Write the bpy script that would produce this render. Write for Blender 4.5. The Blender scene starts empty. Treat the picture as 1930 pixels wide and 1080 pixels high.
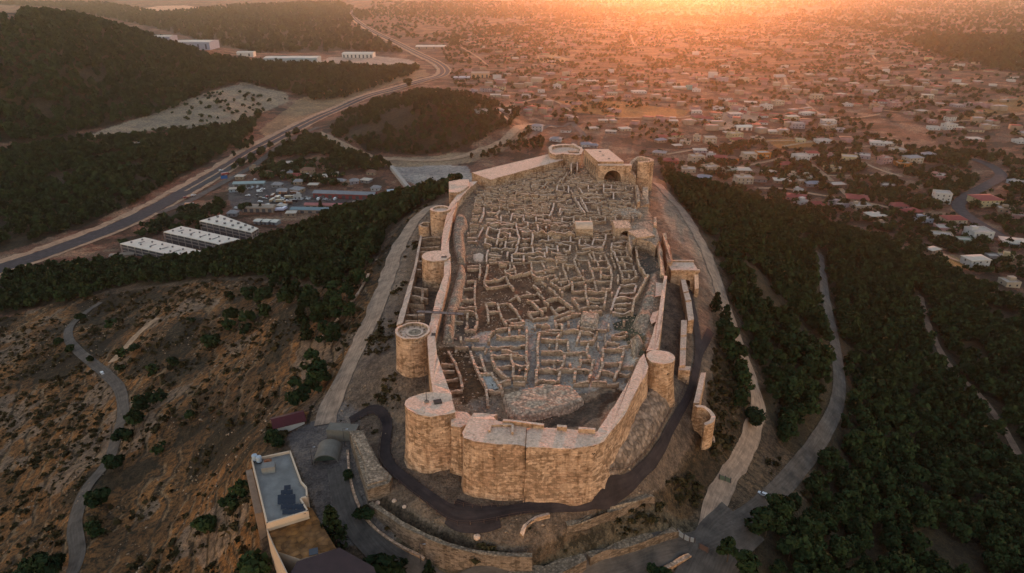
import bpy, math, random
import numpy as np

# ------------------------------------------------------------------ camera, sky, sun, exposure
SC = bpy.context.scene
COL = SC.collection
F = 1304.0                      # focal length in pixels of a 1930 px wide frame
PITCH = math.radians(24.5)
CH = 95.0                       # camera height over the castle courtyard (z = 0)
cam_d = bpy.data.cameras.new('camera')
cam = bpy.data.objects.new('camera', cam_d)
COL.objects.link(cam)
cam.location = (0, 0, CH)
cam.rotation_euler = (math.radians(90) - PITCH, 0, 0)
cam_d.sensor_width = 36.0
cam_d.lens = 36.0 * F / 1930.0
cam_d.clip_start = 1.0
cam_d.clip_end = 40000.0
SC.camera = cam

SUN_EL = math.radians(5.0)
SUN_AZ = math.radians(12.5)      # to the right of straight ahead (+Y)
world = bpy.data.worlds.new('World')
SC.world = world
world.use_nodes = True
wn = world.node_tree
wn.nodes.clear()
w_out = wn.nodes.new('ShaderNodeOutputWorld')
w_bg = wn.nodes.new('ShaderNodeBackground')
w_sky = wn.nodes.new('ShaderNodeTexSky')
w_sky.sky_type = 'NISHITA'
w_sky.sun_disc = False
w_sky.sun_elevation = SUN_EL
w_sky.sun_rotation = SUN_AZ
w_sky.air_density = 1.0
w_sky.dust_density = 0.0
w_sky.ozone_density = 1.8
w_tint = wn.nodes.new('ShaderNodeMix')
w_tint.data_type = 'RGBA'
w_tint.blend_type = 'MULTIPLY'
w_tint.inputs[0].default_value = 1.0
w_tint.inputs[7].default_value = (1.0, 0.70, 0.585, 1)
wn.links.new(w_sky.outputs[0], w_tint.inputs[6])
wn.links.new(w_tint.outputs[2], w_bg.inputs[0])
w_bg.inputs[1].default_value = 0.15
wn.links.new(w_bg.outputs[0], w_out.inputs[0])

sun_d = bpy.data.lights.new('sun', 'SUN')
sun = bpy.data.objects.new('sun', sun_d)
COL.objects.link(sun)
sun_d.energy = 0.72
sun_d.angle = math.radians(3.0)
sun_d.color = (1.0, 0.28, 0.085)
# the lamp shines along its -Z; it has to come from (sin az, cos az, tan el)
sun.rotation_euler = (math.radians(90) - SUN_EL, 0, math.radians(180) - SUN_AZ)

SC.view_settings.view_transform = 'Standard'
SC.view_settings.look = 'None'
SC.view_settings.gamma = 1.0
SC.view_settings.exposure = 2.5
SC.cycles.use_denoising = True
SC.cycles.max_bounces = 5
SC.cycles.diffuse_bounces = 2
SC.cycles.volume_bounces = 1

rng = np.random.default_rng(7)
random.seed(7)

# ------------------------------------------------------------------ helpers
cP, sP = math.cos(PITCH), math.sin(PITCH)


def ray(px, py):
    rx = (px - 965.0) / F
    ry = (540.0 - py) / F
    return np.array([rx, cP + ry * sP, -sP + ry * cP])


def at(px, py, z):
    d = ray(px, py)
    t = (z - CH) / d[2]
    return (d[0] * t, d[1] * t)


def px_of(x, y, z):
    """where a world point falls in the photograph (used only to sort and describe things)"""
    x = np.asarray(x, float); y = np.asarray(y, float); z = np.asarray(z, float) - CH
    dep = y * cP - z * sP
    up = y * sP + z * cP
    return 965 + F * x / dep, 540 - F * up / dep, dep


def tag(o, label=None, cat=None, group=None, kind=None):
    if label: o['label'] = label
    if cat: o['category'] = cat
    if group: o['group'] = group
    if kind: o['kind'] = kind
    return o


def empty(name, loc, rz=0.0):
    o = bpy.data.objects.new(name, None)
    COL.objects.link(o)
    o.location = loc
    o.rotation_euler = (0, 0, rz)
    o.empty_display_size = 1.0
    return o


def link(name, me, parent=None, loc=None, rz=0.0):
    o = bpy.data.objects.new(name, me)
    COL.objects.link(o)
    if parent is not None: o.parent = parent
    if loc is not None: o.location = loc
    if rz: o.rotation_euler = (0, 0, rz)
    return o


def np_mesh(name, V, faces_idx, nper, mats=(), col=None, colname='tint', smooth=False, mat_idx=None):
    """big mesh from arrays: V (n,3), faces_idx flat loop indices, nper verts per face"""
    me = bpy.data.meshes.new(name)
    V = np.asarray(V, np.float32)
    L = np.asarray(faces_idx, np.int32).ravel()
    nf = len(L) // nper
    me.vertices.add(len(V)); me.vertices.foreach_set('co', V.ravel())
    me.loops.add(len(L)); me.loops.foreach_set('vertex_index', L)
    me.polygons.add(nf)
    me.polygons.foreach_set('loop_start', np.arange(0, len(L), nper, dtype=np.int32))
    if smooth: me.polygons.foreach_set('use_smooth', np.ones(nf, bool))
    for m in mats: me.materials.append(m)
    if mat_idx is not None: me.polygons.foreach_set('material_index', np.asarray(mat_idx, np.int32))
    if col is not None:
        a = me.color_attributes.new(colname, 'FLOAT_COLOR', 'POINT')
        c = np.ones((len(V), 4), np.float32); c[:, :col.shape[1]] = col
        a.data.foreach_set('color', c.ravel())
    me.update(calc_edges=True)
    return me


class MB:
    """collects polygons (with uv and a material slot) into ONE mesh"""
    def __init__(s): s.v = []; s.f = []; s.m = []; s.uv = []

    def face(s, pts, m=0, uv=None):
        b = len(s.v); s.v.extend([tuple(p) for p in pts]); s.f.append(tuple(range(b, b + len(pts)))); s.m.append(m)
        s.uv.append(uv if uv is not None else [(p[0], p[1]) for p in pts])

    def box(s, x0, x1, y0, y1, z0, z1, m=0, top=None, bottom=False):
        q = [(x0, y0), (x1, y0), (x1, y1), (x0, y1)]
        for i in range(4):
            a, b = q[i], q[(i + 1) % 4]
            w = math.hypot(b[0] - a[0], b[1] - a[1])
            s.face([(a[0], a[1], z0), (b[0], b[1], z0), (b[0], b[1], z1), (a[0], a[1], z1)], m, [(0, z0), (w, z0), (w, z1), (0, z1)])
        s.face([(x0, y0, z1), (x1, y0, z1), (x1, y1, z1), (x0, y1, z1)], m if top is None else top)
        if bottom: s.face([(x0, y1, z0), (x1, y1, z0), (x1, y0, z0), (x0, y0, z0)], m)

    def cyl(s, cx, cy, z0, z1, r0, r1, n=12, m=0, cap=True, top=None):
        a = [2 * math.pi * i / n for i in range(n)]
        for i in range(n):
            j = (i + 1) % n
            s.face([(cx + r0 * math.cos(a[i]), cy + r0 * math.sin(a[i]), z0), (cx + r0 * math.cos(a[j]), cy + r0 * math.sin(a[j]), z0),
                    (cx + r1 * math.cos(a[j]), cy + r1 * math.sin(a[j]), z1), (cx + r1 * math.cos(a[i]), cy + r1 * math.sin(a[i]), z1)], m)
        if cap: s.face([(cx + r1 * math.cos(t), cy + r1 * math.sin(t), z1) for t in a], m if top is None else top)

    def build(s, name, mats, parent=None, loc=None, rz=0.0, smooth=False):
        me = s.mesh(name, mats, smooth)
        return link(name, me, parent, loc, rz)

    def mesh(s, name, mats, smooth=False):
        me = bpy.data.meshes.new(name)
        me.from_pydata(s.v, [], s.f)
        for mt in (mats if isinstance(mats, (list, tuple)) else [mats]): me.materials.append(mt)
        me.polygons.foreach_set('material_index', s.m)
        ul = me.uv_layers.new(name='UVMap')
        flat = [c for f in s.uv for p in f for c in p]
        ul.data.foreach_set('uv', flat)
        if smooth: me.polygons.foreach_set('use_smooth', [True] * len(s.f))
        me.update()
        return me


def hash2(ix, iy, seed):
    h = (ix.astype(np.int64) * 374761393 + iy.astype(np.int64) * 668265263 + seed * 1274126177) & 0x7fffffff
    h = ((h ^ (h >> 13)) * 1274126177) & 0x7fffffff
    return ((h ^ (h >> 16)) & 0xffff) / 65535.0


def vnoise(x, y, seed=0):
    x = np.asarray(x, float); y = np.asarray(y, float)
    ix = np.floor(x); iy = np.floor(y)
    fx = x - ix; fy = y - iy
    fx = fx * fx * (3 - 2 * fx); fy = fy * fy * (3 - 2 * fy)
    a = hash2(ix, iy, seed); b = hash2(ix + 1, iy, seed); c = hash2(ix, iy + 1, seed); d = hash2(ix + 1, iy + 1, seed)
    return (a * (1 - fx) + b * fx) * (1 - fy) + (c * (1 - fx) + d * fx) * fy


def fbm(x, y, seed=0, oct=4):
    r = 0; a = 0.5; t = 0
    for i in range(oct):
        r = r + a * vnoise(x * 2 ** i + 13.7 * i, y * 2 ** i - 7.1 * i, seed + i); t += a; a *= 0.5
    return r / t


def in_poly(x, y, poly):
    x = np.asarray(x, float); y = np.asarray(y, float)
    r = np.zeros(x.shape, bool)
    n = len(poly)
    for i in range(n):
        x0, y0 = poly[i][0], poly[i][1]; x1, y1 = poly[(i + 1) % n][0], poly[(i + 1) % n][1]
        if y0 == y1: continue
        c = ((y0 > y) != (y1 > y)) & (x < (x1 - x0) * (y - y0) / (y1 - y0) + x0)
        r ^= c
    return r


def seg_dist(x, y, pts):
    d = np.full(np.shape(x), 1e9)
    for i in range(len(pts) - 1):
        ax, ay = pts[i][0], pts[i][1]; bx, by = pts[i + 1][0], pts[i + 1][1]
        l2 = (bx - ax) ** 2 + (by - ay) ** 2 + 1e-9
        t = np.clip(((x - ax) * (bx - ax) + (y - ay) * (by - ay)) / l2, 0, 1)
        d = np.minimum(d, np.hypot(x - ax - t * (bx - ax), y - ay - t * (by - ay)))
    return d


def smooth_line(pts, step):
    """Catmull-Rom through the points, resampled evenly"""
    P = np.array(pts, float)
    if len(P) > 2:
        Q = np.vstack([2 * P[0] - P[1], P, 2 * P[-1] - P[-2]])
        out = []
        for i in range(1, len(Q) - 2):
            n = max(2, int(np.linalg.norm(Q[i + 1] - Q[i]) / step * 2))
            for k in range(n):
                t = k / n
                out.append(0.5 * ((2 * Q[i]) + (-Q[i - 1] + Q[i + 1]) * t + (2 * Q[i - 1] - 5 * Q[i] + 4 * Q[i + 1] - Q[i + 2]) * t * t + (-Q[i - 1] + 3 * Q[i] - 3 * Q[i + 1] + Q[i + 2]) * t ** 3))
        out.append(P[-1]); P = np.array(out)
    return resample(P, step)


def resample(P, step):
    P = np.array(P, float)
    s = np.r_[0, np.cumsum(np.hypot(*(np.diff(P[:, :2], axis=0).T)))]
    n = max(2, int(round(s[-1] / step)) + 1)
    t = np.linspace(0, s[-1], n)
    return np.stack([np.interp(t, s, P[:, k]) for k in range(P.shape[1])], 1)


# ------------------------------------------------------------------ materials
def nt(name, rough=0.95):
    m = bpy.data.materials.new(name); m.use_nodes = True
    t = m.node_tree; b = t.nodes['Principled BSDF']
    b.inputs['Roughness'].default_value = rough
    b.inputs['Specular IOR Level'].default_value = 0.15
    return m, t, b


def N(t, typ, **kw):
    n = t.nodes.new(typ)
    for k, v in kw.items(): setattr(n, k, v)
    return n


def noise_node(t, vec, scale, detail=4, rough=0.6):
    n = N(t, 'ShaderNodeTexNoise'); n.inputs['Scale'].default_value = scale
    n.inputs['Detail'].default_value = detail; n.inputs['Roughness'].default_value = rough
    t.links.new(vec, n.inputs['Vector']); return n.outputs[0]


def ramp(t, fac, stops):
    r = N(t, 'ShaderNodeValToRGB'); e = r.color_ramp.elements
    while len(e) < len(stops): e.new(0.5)
    for i, (p, c) in enumerate(stops):
        e[i].position = p; e[i].color = (c[0], c[1], c[2], 1) if len(c) == 3 else c
    t.links.new(fac, r.inputs[0]); return r.outputs[0]


def mix(t, fac, a, b, mode='MIX'):
    n = N(t, 'ShaderNodeMix'); n.data_type = 'RGBA'; n.blend_type = mode
    for i, v in ((0, fac), (6, a), (7, b)):
        if isinstance(v, (int, float)): n.inputs[i].default_value = v
        elif isinstance(v, tuple): n.inputs[i].default_value = (v[0], v[1], v[2], 1)
        else: t.links.new(v, n.inputs[i])
    return n.outputs[2]


def math_n(t, op, a, b=0.0):
    n = N(t, 'ShaderNodeMath', operation=op)
    for i, v in ((0, a), (1, b)):
        if isinstance(v, (int, float)): n.inputs[i].default_value = v
        else: t.links.new(v, n.inputs[i])
    return n.outputs[0]


def bump(t, b, h, strength=0.5, dist=0.2):
    n = N(t, 'ShaderNodeBump'); n.inputs['Strength'].default_value = strength; n.inputs['Distance'].default_value = dist
    t.links.new(h, n.inputs['Height']); t.links.new(n.outputs[0], b.inputs['Normal'])


def pos(t):
    return N(t, 'ShaderNodeNewGeometry').outputs['Position']


def uv(t):
    return N(t, 'ShaderNodeUVMap').outputs[0]


def scaled(t, vec, s):
    n = N(t, 'ShaderNodeMapping'); n.inputs['Scale'].default_value = s
    t.links.new(vec, n.inputs['Vector']); return n.outputs[0]


def m_ground():
    """zone colour from the terrain itself, broken up by dry grass, stones and low growth"""
    m, t, b = nt('terrain_soil')
    a = N(t, 'ShaderNodeVertexColor'); a.layer_name = 'zone'
    p = pos(t)
    n1 = noise_node(t, p, 0.035, 5, 0.65); n2 = noise_node(t, p, 0.33, 5, 0.7); n3 = noise_node(t, p, 1.9, 3, 0.7)
    c = mix(t, 1.0, a.outputs[0], ramp(t, n1, [(0.25, (0.55, 0.55, 0.6)), (0.75, (1.5, 1.4, 1.25))]), 'MULTIPLY')
    c = mix(t, 1.0, c, ramp(t, n2, [(0.28, (0.45, 0.43, 0.42)), (0.5, (1, 1, 1)), (0.75, (1.7, 1.55, 1.35))]), 'MULTIPLY')
    c = mix(t, 1.0, c, ramp(t, n3, [(0.3, (0.55, 0.55, 0.55)), (0.7, (1.4, 1.4, 1.4))]), 'MULTIPLY')
    sc = math_n(t, 'MULTIPLY', a.outputs[1], ramp(t, noise_node(t, scaled(t, p, (1, 1, 0.4)), 0.62, 4, 0.75), [(0.48, (0, 0, 0)), (0.58, (1, 1, 1))]))
    c = mix(t, sc, c, (0.022, 0.018, 0.010))
    vo = N(t, 'ShaderNodeTexVoronoi'); vo.inputs['Scale'].default_value = 0.8; t.links.new(p, vo.inputs['Vector'])
    st = math_n(t, 'MULTIPLY', ramp(t, vo.outputs[0], [(0.12, (1, 1, 1)), (0.2, (0, 0, 0))]), ramp(t, n2, [(0.55, (0, 0, 0)), (0.65, (1, 1, 1))]))
    st = math_n(t, 'MULTIPLY', st, a.outputs[1])
    c = mix(t, st, c, (0.30, 0.23, 0.17))
    t.links.new(c, b.inputs['Base Color'])
    bump(t, b, math_n(t, 'ADD', n2, math_n(t, 'MULTIPLY', n3, 0.4)), 0.9, 1.2)
    return m


def m_stone(name, base, dark, light, row=0.55, patch=0.12, fine=1.2, contrast=1.0):
    """weathered masonry: courses, dark eroded blocks, pale plaster patches, stains"""
    m, t, b = nt(name)
    u = uv(t); p = pos(t)
    br = N(t, 'ShaderNodeTexBrick'); t.links.new(u, br.inputs['Vector'])
    br.inputs['Scale'].default_value = 1.0; br.inputs['Row Height'].default_value = row; br.inputs['Brick Width'].default_value = row * 2.1
    br.inputs['Mortar Size'].default_value = 0.035; br.inputs['Mortar Smooth'].default_value = 0.3
    br.inputs['Color1'].default_value = (0.72, 0.70, 0.66, 1); br.inputs['Color2'].default_value = (1.22, 1.2, 1.18, 1); br.inputs['Mortar'].default_value = (0.62, 0.58, 0.52, 1)
    n1 = noise_node(t, p, patch, 5, 0.6); n2 = noise_node(t, scaled(t, u, (0.5, 1.6, 1)), 0.9, 4, 0.7); n3 = noise_node(t, p, fine, 5, 0.75)
    c = mix(t, ramp(t, n1, [(0.40, (0, 0, 0)), (0.60, (1, 1, 1))]), base, light)
    vb = N(t, 'ShaderNodeTexVoronoi'); vb.distance = 'CHEBYCHEV'; vb.inputs['Scale'].default_value = 1.0
    t.links.new(scaled(t, u, (1.05, 1.0 / (row * 0.9), 1)), vb.inputs['Vector'])
    bw = N(t, 'ShaderNodeRGBToBW'); t.links.new(vb.outputs[1], bw.inputs[0])
    zone_n = noise_node(t, scaled(t, p, (1, 1, 1.6)), 0.13, 4, 0.6)
    er = ramp(t, math_n(t, 'ADD', math_n(t, 'MULTIPLY', bw.outputs[0], 0.55), math_n(t, 'MULTIPLY', zone_n, 0.95)), [(0.775, (0, 0, 0)), (0.815, (0.75, 0.75, 0.75))])
    li = ramp(t, math_n(t, 'SUBTRACT', math_n(t, 'MULTIPLY', zone_n, 0.95), math_n(t, 'MULTIPLY', bw.outputs[0], 0.5)), [(0.24, (0.75, 0.75, 0.75)), (0.29, (0, 0, 0))])
    c = mix(t, li, c, light)
    c = mix(t, er, c, dark)
    c = mix(t, ramp(t, n2, [(0.56, (0, 0, 0)), (0.68, (0.55, 0.55, 0.55))]), c, dark)
    c = mix(t, 0.75 * contrast, c, br.outputs[0], 'MULTIPLY')
    c = mix(t, 1.0, c, ramp(t, n3, [(0.25, (0.55, 0.52, 0.5)), (0.5, (1, 1, 1)), (0.8, (1.3, 1.28, 1.2))]), 'MULTIPLY')
    stk = ramp(t, noise_node(t, scaled(t, p, (1, 1, 0.10)), 0.55, 4, 0.7), [(0.50, (1, 1, 1)), (0.66, (0.62, 0.58, 0.53))])
    c = mix(t, 1.0, c, stk, 'MULTIPLY')
    hol = ramp(t, noise_node(t, scaled(t, p, (1, 1, 1.4)), 0.55, 2), [(0.70, (0, 0, 0)), (0.74, (1, 1, 1))])
    c = mix(t, hol, c, (0.05, 0.035, 0.025))
    t.links.new(c, b.inputs['Base Color'])
    bump(t, b, math_n(t, 'ADD', n3, math_n(t, 'MULTIPLY', br.outputs[1], -0.5)), 0.6, 0.15)
    return m


def m_speckle(name, c0, c1, c2, scale=1.0, cell=1.4, rough=0.95, bstr=0.8, con=1.0, stain=0.0):
    """loose stones, gravel or dust: cells of two tones over a patchy base"""
    m, t, b = nt(name, rough)
    p = pos(t)
    vo = N(t, 'ShaderNodeTexVoronoi'); vo.inputs['Scale'].default_value = cell; t.links.new(p, vo.inputs['Vector'])
    n1 = noise_node(t, p, 0.18 * scale, 5, 0.65); n2 = noise_node(t, p, 1.3 * scale, 4, 0.7)
    c = mix(t, ramp(t, n1, [(0.35, (0, 0, 0)), (0.65, (1, 1, 1))]), c0, c1)
    c = mix(t, ramp(t, n2, [(0.45, (0, 0, 0)), (0.7, (0.8, 0.8, 0.8))]), c, c2)
    hsv = N(t, 'ShaderNodeRGBToBW'); t.links.new(vo.outputs[1], hsv.inputs[0])
    c = mix(t, 1.0, c, ramp(t, hsv.outputs[0], [(0.15, (1 - 0.4 * con,) * 3), (0.85, (1 + 0.35 * con, 1 + 0.33 * con, 1 + 0.3 * con))]), 'MULTIPLY')
    c = mix(t, 1.0, c, ramp(t, vo.outputs[0], [(0.0, (1.1, 1.1, 1.1)), (0.75, (1.1 - 0.5 * con, 1.1 - 0.52 * con, 1.1 - 0.54 * con))]), 'MULTIPLY')
    if stain:
        sn = ramp(t, noise_node(t, p, 0.55, 5, 0.75), [(0.56, (0, 0, 0)), (0.68, (stain,) * 3)])
        c = mix(t, sn, c, tuple(q * 0.42 for q in c2))
    t.links.new(c, b.inputs['Base Color'])
    bump(t, b, math_n(t, 'SUBTRACT', n2, vo.outputs[0]), bstr, 0.3)
    return m


def m_plain(name, c, rough=0.85, var=0.25, scale=0.6, spec=0.2, metal=0.0):
    m, t, b = nt(name, rough)
    b.inputs['Specular IOR Level'].default_value = spec; b.inputs['Metallic'].default_value = metal
    tc = N(t, 'ShaderNodeTexCoord').outputs['Object']
    n = noise_node(t, tc, scale, 5, 0.7)
    cc = mix(t, 1.0, c, ramp(t, n, [(0.25, (1 - var,) * 3), (0.75, (1 + var,) * 3)]), 'MULTIPLY')
    t.links.new(cc, b.inputs['Base Color'])
    return m


def m_leaf(name, c0, c1, obj_random=False):
    m, t, b = nt(name, 0.9)
    if obj_random: f = N(t, 'ShaderNodeObjectInfo').outputs['Random']
    else:
        a = N(t, 'ShaderNodeVertexColor'); a.layer_name = 'tint'; f = a.outputs[0]
    g = noise_node(t, pos(t), 0.9, 3, 0.7)
    fac = math_n(t, 'ADD', math_n(t, 'MULTIPLY', f, 0.6), math_n(t, 'MULTIPLY', g, 0.45))
    t.links.new(mix(t, fac, c0, c1), b.inputs['Base Color'])
    b.inputs['Specular IOR Level'].default_value = 0.05
    return m


def m_road(name, c, w):
    """worn road: paler wheel tracks along the uv, patches, dusty edges"""
    m, t, b = nt(name, 0.9)
    p = pos(t); u = uv(t)
    n = noise_node(t, p, 0.25, 5, 0.7); n2 = noise_node(t, scaled(t, u, (2.2, 0.12, 1)), 1.0, 3)
    cc = mix(t, 1.0, c, ramp(t, n, [(0.25, (0.5, 0.49, 0.48)), (0.75, (1.55, 1.48, 1.38))]), 'MULTIPLY')
    cc = mix(t, 1.0, cc, ramp(t, n2, [(0.3, (0.75, 0.75, 0.76)), (0.7, (1.25, 1.24, 1.22))]), 'MULTIPLY')
    t.links.new(cc, b.inputs['Base Color'])
    bump(t, b, noise_node(t, p, 2.5, 3), 0.4, 0.1)
    return m


M = {}
M['ground'] = m_ground()
M['wall'] = m_stone('castle_masonry', (0.43, 0.262, 0.165), (0.22, 0.135, 0.082), (0.56, 0.375, 0.25), 0.6)
M['wall_old'] = m_stone('ruin_masonry', (0.52, 0.325, 0.20), (0.27, 0.17, 0.105), (0.62, 0.40, 0.255), 0.4, 0.2)
M['wall_new'] = m_stone('restored_masonry', (0.47, 0.285, 0.17), (0.30, 0.17, 0.09), (0.56, 0.37, 0.24), 0.5, 0.15)
M['top'] = m_speckle('wall_walk_dust', (0.70, 0.455, 0.315), (0.78, 0.53, 0.38), (0.56, 0.355, 0.24), 1.0, 1.9, bstr=0.5, con=0.3, stain=0.75)
M['old_top'] = m_speckle('ruin_capping', (0.72, 0.455, 0.295), (0.78, 0.51, 0.34), (0.56, 0.36, 0.23), 1.4, 1.8, bstr=0.5)
M['rubble'] = m_speckle('rubble_fill', (0.40, 0.285, 0.195), (0.48, 0.345, 0.24), (0.26, 0.19, 0.125), 1.0, 1.6)
M['rubble_pale'] = m_speckle('pale_rubble', (0.58, 0.40, 0.27), (0.66, 0.46, 0.32), (0.42, 0.29, 0.19), 1.0, 1.6)
M['glacis'] = m_speckle('glacis_stones', (0.30, 0.215, 0.16), (0.37, 0.27, 0.20), (0.17, 0.125, 0.095), 1.0, 0.9)
M['dark'] = m_plain('opening_shade', (0.055, 0.045, 0.038), 0.9)  # near-black colour stands for the shade inside openings
M['asphalt'] = m_road('asphalt', (0.048, 0.047, 0.050), 6)
M['asphalt_old'] = m_road('worn_asphalt', (0.092, 0.078, 0.068), 6)
M['wall_grey_dim'] = m_stone('dimmed_terrace_masonry', (0.20, 0.145, 0.105), (0.105, 0.077, 0.055), (0.26, 0.19, 0.14), 0.4, 0.2)  # greyish stone, colour darkened for the weaker light below the castle
M['grey_top_dim'] = m_speckle('dimmed_terrace_capping', (0.30, 0.22, 0.15), (0.36, 0.265, 0.18), (0.22, 0.16, 0.11), 1.2, 2.0, bstr=0.4)  # its capping, darkened in the same way
M['walkway'] = m_road('walkway_surface', (0.040, 0.030, 0.030), 3)
M['gravel'] = m_road('gravel', (0.29, 0.205, 0.150), 6)
M['dirt'] = m_road('dirt', (0.33, 0.22, 0.14), 6)
M['dirt_dark'] = m_road('brown_dirt', (0.17, 0.11, 0.075), 6)
M['metal'] = m_plain('dark_metal', (0.05, 0.04, 0.04), 0.5, 0.2, 2.0, 0.4)

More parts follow.
